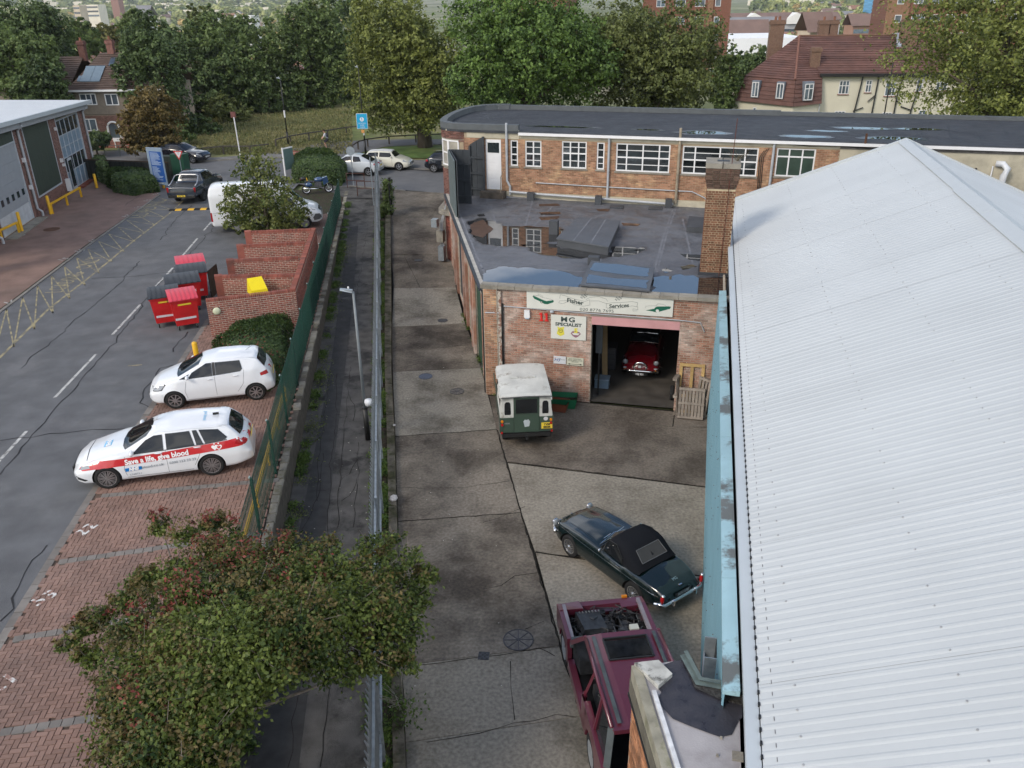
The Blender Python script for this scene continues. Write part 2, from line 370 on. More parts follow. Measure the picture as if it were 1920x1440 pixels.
sheet('road',[(-400,296),(170,300),(353,304),(457,297),(560,291),(640,297),(700,308),(768,316),(830,320),(1300,345),(1300,395),(830,362),(735,355),(655,349),(600,352),(560,345),(300,392),(-400,360)],.992,M_ASPHR)
sheet('estate_road',[(-640,1150),(0,585),(165,462),(300,366),(345,350),(420,322),(560,335),(560,345),(520,385),(500,436),(463,470),(392,598),(283,765),(170,930),(0,1205),(-60,1310),(-200,1600),(-900,1600)],.997,M_ASPH)
# ---- far-left block paving, kerb and markings
sheet('left_paving',[(-640,1150),(-8,585),(158,461),(296,366),(300,352),(180,330),(80,398),(0,455),(-500,820)],1.0,M_PFAR)
def kerbline(name,pts,w,z,h,m,L=.91,lane=False,gap=.012,label=None):
 """kerb of separate stones along a ground polyline"""
 root=thing(name,label or '','kerb')if False else None
 mb=MB();first=None
 for a,b in zip(pts,pts[1:]):
  a=Vector((a[0],a[1],0));b=Vector((b[0],b[1],0));n=max(1,int((b-a).length/L));d=(b-a)/n;s=Vector((-d.y,d.x,0)).normalized()
  for k in range(n):
   p=a+d*k+d.normalized()*gap/2;q=a+d*(k+1)-d.normalized()*gap/2
   zz=lane_z(p.y)if lane else 0;c=.012;zz+=random.uniform(-.006,.006)
   V=[p-s*w/2,q-s*w/2,q+s*w/2,p+s*w/2];sc_=.93
   top=[v+(((p+q)/2)-v)*(.02)for v in V]
   mb.hexa([v+Vector((0,0,z+zz-.12))for v in V]+[v+Vector((0,0,z+zz+h))for v in top])
 o=mb.build(name,m);o['kind']='structure';return o
KL=[G(-300,860,1),G(0,585,1),G(165,461,1),G(300,365,1)]
kerbline('estate_kerb',KL,.14,1.0,.035,M_KERB)
KR=[G(-60,1310,1),G(0,1205,1),G(170,930,1),G(283,765,1),G(392,598,1)]
kerbline('parking_kerb',KR,.2,1.0,.012,M_PGREY,L=.45)
def strip(mb,pts,w,z,wob=0):
 P=[Vector((p[0],p[1],0))for p in pts];V=[]
 for i,p in enumerate(P):
  d=(P[min(i+1,len(P)-1)]-P[max(0,i-1)]).normalized();s=Vector((-d.y,d.x,0));ww=w*(1+random.uniform(-wob,wob))/2
  zz=z if not callable(z)else z(p.y)
  V+=[(*(p-s*ww).xy,zz),(*(p+s*ww).xy,zz)]
 mb.add(V,[(2*i,2*i+2,2*i+3,2*i+1)for i in range(len(P)-1)])
def marks(name,lines,w,z,m,label=None):
 mb=MB()
 for l in lines:strip(mb,[G(x,y,z)for x,y in l],w,z)
 o=mb.build(name,m);o['kind']='structure';return o
YB=[(-40,707),(0,670),(90,580),(172,516),(250,452),(318,400),(345,375)]
marks('loading_bay_line',[YB],.11,1.002,M_YPAINT)
a0,a1=Vector(G(-20,600,1)),Vector(G(296,369,1));b0,b1=Vector(G(-40,707,1)),Vector(G(345,375,1))
zz=[]
N=15
for i in range(N):
 t0=i/N;t1=(i+1)/N;A=a0.lerp(a1,t0)+(b0-a0)*.04;Bm=b0.lerp(b1,(t0+t1)/2);A2=a0.lerp(a1,t1)+(b0-a0)*.04
 zz+=[[tuple(A),tuple(Bm)],[tuple(Bm),tuple(A2)]]
mb=MB()
for l in zz:strip(mb,l,.06,1.0035)
struct(mb.build('loading_bay_hatching',M_YPAINT))
def ground_text(name,txt,px0,px1,size,z,m,sx=1.,bold=0.):
 p0,p1=Vector((*G(*px0,z),0)),Vector((*G(*px1,z),0));U=(p1-p0).normalized();W=Vector((-U.y,U.x,0));c=(p0+p1)/2
 o=text_on(name,txt,size,m,None,(c.x,c.y,z+.003),U,W,sx=sx,bold=bold);o['kind']='structure';return o
ground_text('loading_only_lettering','LOADING',(98,552),(150,508),1.1,1.002,M_YPAINT,sx=.62)
ground_text('loading_only_lettering','ONLY',(146,512),(190,474),1.1,1.002,M_YPAINT,sx=.7)
ground_text('loading_only_lettering','LOADING',(255,408),(300,375),1.6,1.002,M_YPAINT,sx=.7)
marks('centre_line',[[(-30,900),(0,862)],[(2,860),(50,808)],[(102,746),(180,664)],[(210,628),(263,571)],[(286,543),(324,502)],[(340,482),(370,447)],[(382,432),(396,416)],[(402,405),(412,392)]],.1,1.002,M_WPAINT)
marks('small_yellow_mark',[[(240,686),(266,684)]],.09,1.003,M_YPAINT)
for t,p0,p1,s in[('22',(152,1000),(172,986),.44),('53',(72,1128),(96,1114),.44),('21',(-10,1292),(20,1272),.5)]:
 ground_text('bay_number',t,p0,p1,s,1.018,mat('bay_paint',(.6,.6,.58),.7,var=.2,scale=12,pos=True,col2=(.26,.15,.12),lo=.46,hi=.52,s2=7),sx=1.2,bold=.01)
for p in[(12,568),(112,488),(143,472),(168,453),(230,407),(252,391),(270,378),(287,366),(32,444)]:
 ground_text('bay_number',random.choice(['14','15','16','17']),p,(p[0]+13,p[1]-4),.5,1.004,M_WPAINT,sx=1.2)
def crack(lines,w,z,wob=.5,jit=.05,seg=.35,lane=False):
 mb=MB()
 for l in lines:
  P=[Vector((*(GL(x,y)[:2]if lane else G(x,y,z)),0))for x,y in l];Q=[]
  for a,b in zip(P,P[1:]):
   n=max(2,int((b-a).length/seg));s=(b-a).normalized();s=Vector((-s.y,s.x,0))
   for k in range(n):Q.append(a.lerp(b,k/n)+s*random.gauss(0,jit if k else 0))
  Q.append(P[-1]);strip(mb,Q,w,(lambda Y:lane_z(Y)+z)if lane else z,wob)
 return mb
M_TAR=mat('tar_seam',(.022,.022,.024),.7,var=.3,scale=8,pos=True)
M_TAR2=mat('crack_dark',(.018,.015,.012),.95,var=.3,scale=8,pos=True)
o=crack([[(0,1165),(35,1100),(60,1050),(88,1022)],[(0,826),(60,820),(150,808),(240,803)],[(40,690),(130,610),(215,540),(262,490)],[(0,890),(60,815),(130,740),(205,650),(262,580),(300,530),(345,490),(400,428)],
  [(283,765),(262,755),(280,720),(300,690),(325,684)],[(325,660),(335,640),(352,622)],[(172,522),(250,518),(330,510)],[(235,385),(270,360)],[(385,505),(425,502)],[(300,450),(330,410),(360,385)]],.036,1.004).build('tar_cracks',M_TAR);o['kind']='stuff'
sb=thing('speed_bump','yellow and black rubber speed bump across the estate road behind the pickup truck','speed bump',(*G(362,395,1),1.0),0)
p0,p1=Vector((*G(318,394,1),0)),Vector((*G(412,391,1),0));o0=Vector((*G(362,395,1),0))
for k in range(8):
 a=p0.lerp(p1,k/8)-o0;b=p0.lerp(p1,(k+1)/8)-o0;d=(b-a).normalized();s=Vector((-d.y,d.x,0));mb=MB();b=b-d*.01
 for(e0,h0),(e1,h1)in zip([(-.25,.0),(-.12,.05),(.12,.05)],[(-.12,.05),(.12,.05),(.25,.0)]):
  mb.add([a+s*e0+Vector((0,0,h0)),b+s*e0+Vector((0,0,h0)),b+s*e1+Vector((0,0,h1)),a+s*e1+Vector((0,0,h1))],[(0,1,2,3)])
 mb.build('bump_segment',M_YEL if k%2 else M_RUB,sb)
# ---- herringbone blocks of the parking bays beside the road
def inside(poly,x,y):
 c=False;n=len(poly)
 for i in range(n):
  x0,y0=poly[i];x1,y1=poly[(i+1)%n]
  if(y0>y)!=(y1>y)and x<(x1-x0)*(y-y0)/(y1-y0)+x0:c=not c
 return c
def parking_paving():
 ang=math.atan2(*(np.array(G(170,930,1))-np.array(G(0,1205,1)))[::-1])-math.pi/2
 KRv=[Vector(p)for p in KR]
 poly=[(KR[0][0]-1.2,-2)]+[(p.x+.1,p.y)for p in KRv]+[(-12.6,34),(-12.9,50),(fence_pt(50)[0],50),(fence_pt(-2)[0],-2)]
 root=struct(MB().add([(p[0],p[1],.99)for p in poly],[tuple(range(len(poly)))]).build('parking_bay_paving',mat('joint_sand',(.10,.07,.055),.95,var=.3,scale=5,pos=True)))
 bands=[(Vector((*G(x0,y0,1),0)),Vector((*G(x1,y1,1),0)))for(x0,y0),(x1,y1)in[((175,932),(470,905)),((110,1055),(300,1028)),((25,1200),(130,1182)),((0,1375),(190,1345))]]
 def bandd(x,y):
  b=9
  for p,q in bands:
   d=(q-p).normalized();s=Vector((-d.y,d.x,0));b=min(b,abs((Vector((x,y,0))-p).dot(s)))
  return b
 mb=MB()
 for p,q in bands:
  d=(q-p).normalized();s=Vector((-d.y,d.x,0));q2=p+d*7
  k=0
  while k*.21<7:
   a=p+d*(k*.21)
   if inside(poly,a.x,a.y):mb.hexa([a-s*.095+Vector((0,0,.985)),a+d*.2-s*.095+Vector((0,0,.985)),a+d*.2+s*.095+Vector((0,0,.985)),a+s*.095+Vector((0,0,.985)),
     a-s*.09+Vector((0,0,1.019)),a+d*.195-s*.09+Vector((0,0,1.019)),a+d*.195+s*.09+Vector((0,0,1.019)),a+s*.09+Vector((0,0,1.019))])
   k+=1
 o=mb.build('grey_paving_band',M_PGREY,root);o['kind']='stuff'
 cs,sn=math.cos(ang),math.sin(ang);u=.108
 bm=MB().hexa([(-.105,-.0505,-.02),(.105,-.0505,-.02),(.105,.0505,-.02),(-.105,.0505,-.02),(-.1,-.046,.014),(.1,-.046,.014),(.1,.046,.014),(-.1,.046,.014)])
 bme=bpy.data.meshes.new('paving_block');bme.from_pydata(bm.v,[],bm.f);bme.materials.append(M_PBLK)
 items=[]
 for i in range(-80,80):
  for j in range(0,480):
   s=(i-j)%4
   if s==0:lx,ly,r=(i+1)*u,(j+.5)*u,0
   elif s==2:lx,ly,r=(i+.5)*u,j*u,1
   else:continue
   x=-9.5+lx*cs-ly*sn;y=-2+lx*sn+ly*cs
   if y<50 and inside(poly,x,y)and bandd(x,y)>.075:items.append((x,y,r))
 items.sort(key=lambda t:(t[0]+9.3)**2*1.5+(t[1]-13.)**2)
 mbs=MB()
 for n,(x,y,r)in enumerate(items):
  M=Matrix.Translation((x,y,1.0+random.uniform(-.002,.002)))@Matrix.Rotation(ang+r*math.pi/2,4,'Z')
  if n<300:inst('paving_block',bme,root,M)
  elif y<36:mbs.add([M@Vector(v)for v in bm.v],[f for f in bm.f if f!=(0,3,2,1)])
  else:mbs.add([M@Vector(v)for v in bm.v[4:]],[(0,1,2,3)])
 o=mbs.build('paving_blocks',M_PBLK,root);o['kind']='stuff'
parking_paving()
# ---- footpath, verge, lane edge wall
LK=[(763,1440),(757,1290),(745,956),(741,817),(735,700),(735,600),(734,500),(733,400),(737,357)]
LKL=[(738,1440),(735,1290),(729,956),(726,817),(722,700),(722,600),(722,500),(723,400),(727,357)]
PL=[(430,1440),(475,1200),(545,930),(568,800),(590,690),(612,580),(632,470),(648,380),(656,350)]
PR=[(690,1440),(694,1290),(697,956),(699,817),(700,700),(702,600),(704,500),(706,400),(708,357)]
E_=[(-40,2300)]
def ribbon(name,A,B,dz,m,ext=True,seg=None):
 a=[GL(x,y,dz)for x,y in A];b=[GL(x,y,dz)for x,y in B]
 if ext:
  for q in(a,b):
   d=Vector(q[0])-Vector(q[2]);d=d/abs(d.y);q.insert(0,tuple(Vector(q[0])+d*14))
 V=[];n=len(a)
 for p,q in zip(a,b):V+=[p,q]
 o=MB().add(V,[(2*i,2*i+1,2*i+3,2*i+2)for i in range(n-1)]).build(name,m);o['kind']='structure';return o
ribbon('footpath',PL,PR,.004,M_PATH)
ribbon('fence_verge',PR,LK,.0,M_DIRT)
ribbon('lane_bed',LK,[(1215,1440),(1190,1290),(1100,956),(1000,817),(925,700),(880,600),(862,500),(850,400),(842,357)],-.12,M_JOINT)
rw=thing('retaining_wall','low retaining wall of concrete blocks between the green fence and the footpath','wall',(*fence_pt(20,.15),0))
rb=Vector(rw.location);mb=MB();pp=[fence_pt(y)for y in range(-6,58,2)]
for(x0,y0),(x1,y1)in zip(pp,pp[1:]):
 mb.hexa([Vector((x0+.0,y0,-.25))-rb,Vector((x0+.24,y0,-.25))-rb,Vector((x1+.24,y1,-.25))-rb,Vector((x1+.0,y1,-.25))-rb,Vector((x0+.0,y0,.93))-rb,Vector((x0+.24,y0,.93))-rb,Vector((x1+.24,y1,.93))-rb,Vector((x1+.0,y1,.93))-rb])
mb.build('wall_core',mat('old_concrete',(.10,.09,.075),.9,var=.3,scale=5,pos=True,bump=.8,bscale=14),rw)
y=1.
M_COPE=mat('coping_concrete',(.24,.225,.19),.9,var=.3,scale=5,pos=True,col2=(.09,.085,.05),lo=.45,hi=.65,s2=2.5,bump=.8,bscale=20,objr=.3)
while y<56:
 L=random.uniform(.38,.5);x,_=fence_pt(y+L/2)
 if random.random()<.8:
  mb=MB();w=random.uniform(.2,.26);h=random.uniform(.05,.09)
  mb.hexa([(-w/2,-L/2,0),(w/2,-L/2,0),(w/2,L/2-.02,0),(-w/2,L/2-.02,0),(-w/2+.02,-L/2+.02,h),(w/2-.02,-L/2+.015,h),(w/2-.015,L/2-.035,h),(-w/2+.02,L/2-.04,h)])
  o=mb.build('coping_block',M_COPE,rw);o.location=Vector((x+.16,y+L/2,.93))-rb;o.rotation_euler.z=R(7)+random.uniform(-.04,.04)
 y+=L
def lane_wall():
 a=[GL(x,y)for x,y in LKL];b=[GL(x,y)for x,y in LK]
 for q in(a,b):
  d=Vector(q[0])-Vector(q[2]);d=d/abs(d.y);q.insert(0,tuple(Vector(q[0])+d*12))
 mb=MB()
 for i in range(len(a)-1):
  n=max(1,int(abs(a[i+1][1]-a[i][1])/1.2))
  for k in range(n):
   A0=Vector(a[i]).lerp(Vector(a[i+1]),k/n);A1=Vector(a[i]).lerp(Vector(a[i+1]),(k+.985)/n);B0=Vector(b[i]).lerp(Vector(b[i+1]),k/n);B1=Vector(b[i]).lerp(Vector(b[i+1]),(k+.985)/n);h=.16+random.uniform(-.015,.015)
   mb.hexa([A0-Vector((0,0,.1)),B0-Vector((0,0,.1)),B1-Vector((0,0,.1)),A1-Vector((0,0,.1)),A0+Vector((0,0,h)),B0+Vector((-.02,0,h)),B1+Vector((-.02,0,h)),A1+Vector((0,0,h))])
 struct(mb.build('lane_edge_kerb',mat('edge_concrete',(.13,.115,.09),.9,var=.35,scale=4,pos=True,col2=(.05,.05,.025),lo=.45,hi=.6,s2=1.6,bump=.7,bscale=25)))
lane_wall()
# ---- concrete slabs of the lane and yard (each slab its own piece)
lane=struct(MB().add([(-3.,12,-.03),(-2.9,12,-.03),(-2.9,12.1,-.03)],[(0,1,2)]).build('lane',M_JOINT))
yard=struct(MB().add([(x,y,-.016)for x,y in[G(1215,1700),G(905,735),G(1330,775),S2(1.0,26.2),S2(1.0,-4),(1.2,-4)]],[(0,1,2,3,4,5)]).build('yard',M_JOINT))
def slab(px,m,parent,lane_=True,gap=.008,ext=None):
 P=[Vector(GL(x,y))if not isinstance(x,Vector)else x for x,y in px]
 if ext:P=[Vector(p)for p in ext(P)]
 c=sum(P,Vector())/len(P);n=len(P);Q=[]
 for i,p in enumerate(P):
  a=(P[i-1]-p).normalized();b=(P[(i+1)%n]-p).normalized();Q.append(p+(a+b)*gap*1.0 if abs((a+b).length)>.3 else p+(c-p).normalized()*gap)
 mb=MB().prism([(q.x,q.y)for q in Q],[q.z-.1 for q in Q],[q.z for q in Q]);return mb.build('concrete_slab',m,parent)
JL=[(737,357),(733,415),(734,477),(738,540),(735,613),(735,658),(736,697),(741,818),(746,978),(753,1248),(760,1392)]
JR=[(838,362),(838,420),(846,476),(855,539),(872,606),(888,646),(902,690),(932,805),(977,961),(1052,1210),(1094,1342)]
mats=[M_LANE,M_LANE,M_LANE,M_LANE2,M_LANE,M_LANE,M_LANE2,M_LANE,M_LANE,M_YARD]
for i in range(len(JL)-1):
 q=[JL[i+1],JR[i+1],JR[i],JL[i]]
 if i==0:q=[JL[1],(800,415),(842,362),JL[0]]
 if i==1:
  slab([(757,477),(795,420),(800,415),JR[1],JR[2]][::1],M_LANE,lane);q=[JL[2],(757,477),(800,415),JL[1]]
 if i==2:
  slab([(788,540),(757,478),JR[2],JR[3]][::-1][::-1],M_LANE,lane);q=[JL[3],(788,540),(757,478),JL[2]]
 slab(q,mats[i],lane)
slab([Vector((-.9,-3,0))if 0 else(700,2400),(1290,2400),JR[10],JL[10]],M_LANE2,lane)
slab([(838,420),(800,415),(842,362),(850,362)][::-1],M_LANE,lane)
B0=(1318,1078);W0=(1330,912)
slab([(932,812),(951,866),(1330,913),(1330,800),(1262,800),(1092,781),(1106,756),(917,742)],M_YARDD,yard)
slab([(1092,781),(1261,799),(1265,772),(1105,756)],M_YARDD,yard)
slab([(1262,800),(1332,802),(1332,775),(1266,770)],M_YARDD,yard)
slab([(952,868),(977,960),(1003,1034),(1320,1080),(1331,915)],M_YARD,yard)
slab([(1004,1036),(1053,1212),(1090,1345),(1180,1700),(1390,1700),(1316,1290),(1320,1082)],M_YARD,yard)
slab([(1180,1702),(1330,2400),(1560,2400),(1390,1702)],M_YARD,yard)
o=crack([[(790,1247),(900,1232),(1048,1213)],[(800,1392),(900,1375),(965,1355),(1000,1352),(1042,1340),(1080,1345)],[(965,1350),(958,1290),(957,1240)],[(905,980),(985,950)],[(745,915),(870,915),(955,902)],
  [(905,1105),(940,1098),(965,1080),(1010,1074)],[(735,570),(790,575),(860,560)],[(736,655),(760,640),(800,655),(850,650),(885,640)],[(985,1180),(1020,1165)],[(975,1220),(1010,1215),(1040,1230)],[(745,690),(800,680),(890,680)],
  [(905,640),(790,618),(760,632)],[(640,1300),(650,1200)]],.015,.006,jit=.022,lane=True).build('concrete_cracks',M_TAR2,lane);o['kind']='stuff'
o=crack([[(953,866),(1330,914)],[(1004,1035),(1110,1050)],[(1240,1068),(1320,1081)],[(932,806),(977,961),(1050,1212),(1092,1345)],[(741,818),(932,806)],[(746,978),(977,961)]],.035,.006,jit=.012,seg=.2,lane=True).build('joint_dirt',M_TAR2,lane);o['kind']='stuff'
ribbon('path_patch',[(470,1440),(510,1200),(560,1000),(618,700),(637,560),(655,420)],[(560,1440),(590,1200),(610,1000),(646,700),(662,560),(672,420)],.008,M_PATCH,ext=False)
o=crack([[(595,940),(600,850),(612,760),(620,690),(640,560)],[(633,990),(640,860),(650,760),(655,700),(668,560),(690,420)],[(662,990),(668,900),(672,830)],[(560,1010),(585,960),(600,920),(606,850)],[(615,1000),(622,860),(630,800),(632,700)],
  [(640,900),(655,890),(672,860)],[(540,1440),(560,1300),(575,1200)],[(600,1440),(612,1350),(620,1280)],[(655,740),(665,760),(662,790)],[(640,940),(655,930),(668,905)],[(595,920),(612,921)],[(600,780),(640,777)],[(690,560),(650,565)],[(640,500),(700,497)]],.013,.012,jit=.03,lane=True).build('path_cracks',M_TAR2);o['kind']='stuff'
M_IRON=mat('cast_iron',(.06,.06,.065),.5,metal=.5,var=.3,scale=14)
def manhole(px,r,label,spokes=True,blue=False):
 p=GL(*px);t=thing('manhole_cover',label,'manhole cover',(p[0],p[1],p[2]+.004),0)
 m=M_IRON if not blue else mat('blue_cover',(.05,.065,.10),.5,var=.3,scale=12)
 mb=MB().lathe([(r,0),(r,.012),(r*.93,.012),(r*.93,.004)],28);mb.build('cover_frame',m,t)
 mb=MB().lathe([(r*.93,.003),(.001,.005)],28)
 mb.build('cover_plate',mat('cover_fill',(.13,.12,.11),.8,var=.3,scale=10)if spokes else m,t)
 if spokes:
  mb=MB()
  for k in range(8):
   a=k*math.pi/4;mb.bar((0,0,.008),(r*.93*math.cos(a),r*.93*math.sin(a),.008),.02,.008)
  mb.lathe([(r*.12,.0),(r*.12,.014),(.001,.014)],12);mb.build('cover_ribs',m,t)
manhole((972,1200),.34,'large round manhole cover with eight spokes beside the maroon car',True)
manhole((857,734),.26,'round manhole cover in the lane left of the green and white off-roader',True)
manhole((798,706),.26,'bluish metal cover in the lane nearest the workshop corner',False,True)
manhole((830,601),.22,'oval looking round cover on the pale lane slab',False)
manhole((784,488),.2,'small dark cover at the top of the lane beside the diagonal joint',False)
p=GL(907,1230);t=thing('drain_grate','small square cast iron drain grate set in the crack across the lane','drain',(p[0],p[1],.004),R(-5))
MB().box(-.12,.12,-.12,.12,0,.006).build('grate_frame',M_IRON,t);mb=MB()
for i in range(4):
 for j in range(4):
  if(i+j)%2:mb.box(-.1+i*.052,-.06+i*.052,-.1+j*.052,-.06+j*.052,.0062,.009)
mb.build('grate_holes',M_BLACK,t)
p=G(97,430,1);t=thing('manhole_cover','rusty brown cover in the red paving before the left building','manhole cover',(*p,1.005),0);MB().lathe([(.45,0),(.45,.01),(.001,.012)],20).build('cover_plate',mat('rust',(.10,.05,.03),.8,var=.3),t)
# ---- beyond the road: verge, lawn, side road
def far_sheet(name,px,z,m):return sheet(name,px,z,m)
far_sheet('lawn',[(150,322),(150,262),(360,250),(360,180),(420,140),(640,140),(1000,140),(1000,330),(830,318),(768,314),(700,306),(645,296),(560,289),(457,295),(353,302)],.96,M_GRASS)
far_sheet('side_road',[(528,297),(560,283),(600,273),(640,265),(700,262),(790,261),(900,262),(900,270),(790,271),(720,275),(680,285),(662,293),(650,300),(600,300)],1.0,M_ASPHR)
far_sheet('far_pavement',[(150,300),(150,283),(250,283),(353,297),(420,294),(500,287),(560,277),(600,268),(640,261),(600,272),(560,283),(528,296),(457,298),(353,305)],1.01,M_PAVE)
far_sheet('far_pavement',[(655,303),(672,294),(700,293),(767,299),(828,301),(960,307),(960,330),(830,321),(768,317),(700,309)],1.05,M_PAVE)
far_sheet('verge',[(672,292),(700,280),(740,274),(960,272),(960,303),(828,297),(767,296),(700,291)],1.03,M_VERGE)
kerbline('road_kerb',[G(353,305,1),G(457,298,1),G(528,296,1)],.15,1.0,.1,M_KERB)
kerbline('road_kerb',[G(655,303,1),G(700,309,1),G(768,317,1),G(830,321,1),G(960,331,1)],.15,1.0,.1,M_KERB)
kerbline('road_kerb',[G(655,349,1),G(735,356,1),G(760,358,1)],.15,1.0,.05,M_KERB)
sheet('near_pavement',[(600,352),(655,349),(737,356),(735,372),(650,372)],1.0,M_PATH)
rg_=random.Random(21);mb=MB()
for k in range(150):
 px_,py_=rg_.choice(((rg_.uniform(560,700),rg_.uniform(430,1000)),(rg_.uniform(725,760),rg_.uniform(400,1400)),(rg_.uniform(745,1000),rg_.uniform(600,1350))));p=GL(px_,py_,.014);s_=rg_.uniform(.008,.022);a=rg_.uniform(0,3);mb.add([(p[0]+s_*math.cos(a+q*1.57),p[1]+s_*math.sin(a+q*1.57),p[2]+.004)for q in range(4)],[(0,1,2,3)])
tag(mb.build('grit',mat('grit_pale',(.5,.48,.42),.9,var=.4,scale=30,isl=.4)),kind='stuff')
# ------------------------------------------------------------------ vehicles
def smooth1(v,k):
 for _ in range(k):v=np.concatenate([v[:1],(v[:-2]+2*v[1:-1]+v[2:])/4,v[-1:]])
 return v
class Body:
 """lofted car body; x runs from 0 (nose) to L (tail)"""
 def __init__(s,L,tab,nx=110,sm=3):
  s.L=L;e=np.linspace(0,1,nx);s.x=L*(e+.0*e);k={}
  s.x=L*(.5-.5*np.cos(np.pi*e))*.45+L*e*.55
  for n in('zt','zs','zb','wm','wb','wr'):
   t=np.array(tab[n],float);k[n]=smooth1(np.interp(s.x,t[:,0],t[:,1]),sm)
  zw=tab.get('zw',[(0,.55)]);t=np.array(zw,float);k['zw']=np.interp(s.x,t[:,0],t[:,1])
  s.k=k;s.crown=tab.get('crown',.035);s.rings=[s._ring(i)for i in range(nx)]
 def _ring(s,i):
  k=s.k;zt,zs,wm,wb,wr=(k[n][i]for n in('zt','zs','wm','wb','wr'));zb=min(k['zb'][i],zt-.03);zw=min(max(k['zw'][i],zs+.1),zb-.05)
  cr=min(s.crown,.6*(zt-zb)+.01)
  P=np.array([(0,zs),(wm*.9,zs),(wm*.985,zs+.09),(wm,zw),(wb,zb),(wr,zt-cr),(wr*.5,zt-cr*.25),(0,zt)])
  cnt=[3,3,6,6,10,4,4];Q=[]
  for(a,b),c in zip(zip(P,P[1:]),cnt):
   for j in range(c):Q.append(a+(b-a)*j/c)
  Q.append(P[-1]);Q=np.array(Q)
  for _ in range(2):Q[1:-1]=(Q[:-2]+2*Q[1:-1]+Q[2:])/4
  return Q
 def ring(s,x):
  x=min(max(x,0),s.L);j=int(np.searchsorted(s.x,x));j=min(max(j,1),len(s.x)-1);t=(x-s.x[j-1])/(s.x[j]-s.x[j-1]);return s.rings[j-1]*(1-t)+s.rings[j]*t
 def Y(s,x,z):
  r=s.ring(x);seg=r[5:-2];zz=np.maximum.accumulate(seg[:,1]);return float(np.interp(z,zz,seg[:,0]))
 def Z(s,x,y):
  r=s.ring(x);y=abs(y);seg=r[12:][::-1];return float(np.interp(y,np.maximum.accumulate(seg[:,0]),seg[:,1]))
 def mesh(s):
  n=len(s.rings[0]);V=[];F=[]
  for x,r in zip(s.x,s.rings):
   for y,z in r:V.append((s.L/2-x,-y,z))
   for y,z in r[-2:0:-1]:V.append((s.L/2-x,y,z))
  m=2*n-2
  for i in range(len(s.x)-1):
   for j in range(m):F.append((i*m+j,(i+1)*m+j,(i+1)*m+(j+1)%m,i*m+(j+1)%m))
  F.append(tuple(range(m)));F.append(tuple(range((len(s.x)-1)*m,len(s.x)*m))[::-1])
  return V,F
def refine(poly,step):
 """triangulated, subdivided 2-D polygon"""
 bm=bmesh.new();vs=[bm.verts.new((p[0],p[1],0))for p in poly];bm.faces.new(vs);bmesh.ops.triangulate(bm,faces=bm.faces[:])
 for _ in range(5):
  ed=[e for e in bm.edges if e.calc_length()>step]
  if not ed:break
  bmesh.ops.subdivide_edges(bm,edges=ed,cuts=1);bmesh.ops.triangulate(bm,faces=bm.faces[:])
 V=np.array([v.co[:]for v in bm.verts]);bm.verts.index_update();F=[tuple(v.index for v in f.verts)for f in bm.faces];bm.free();return V,F
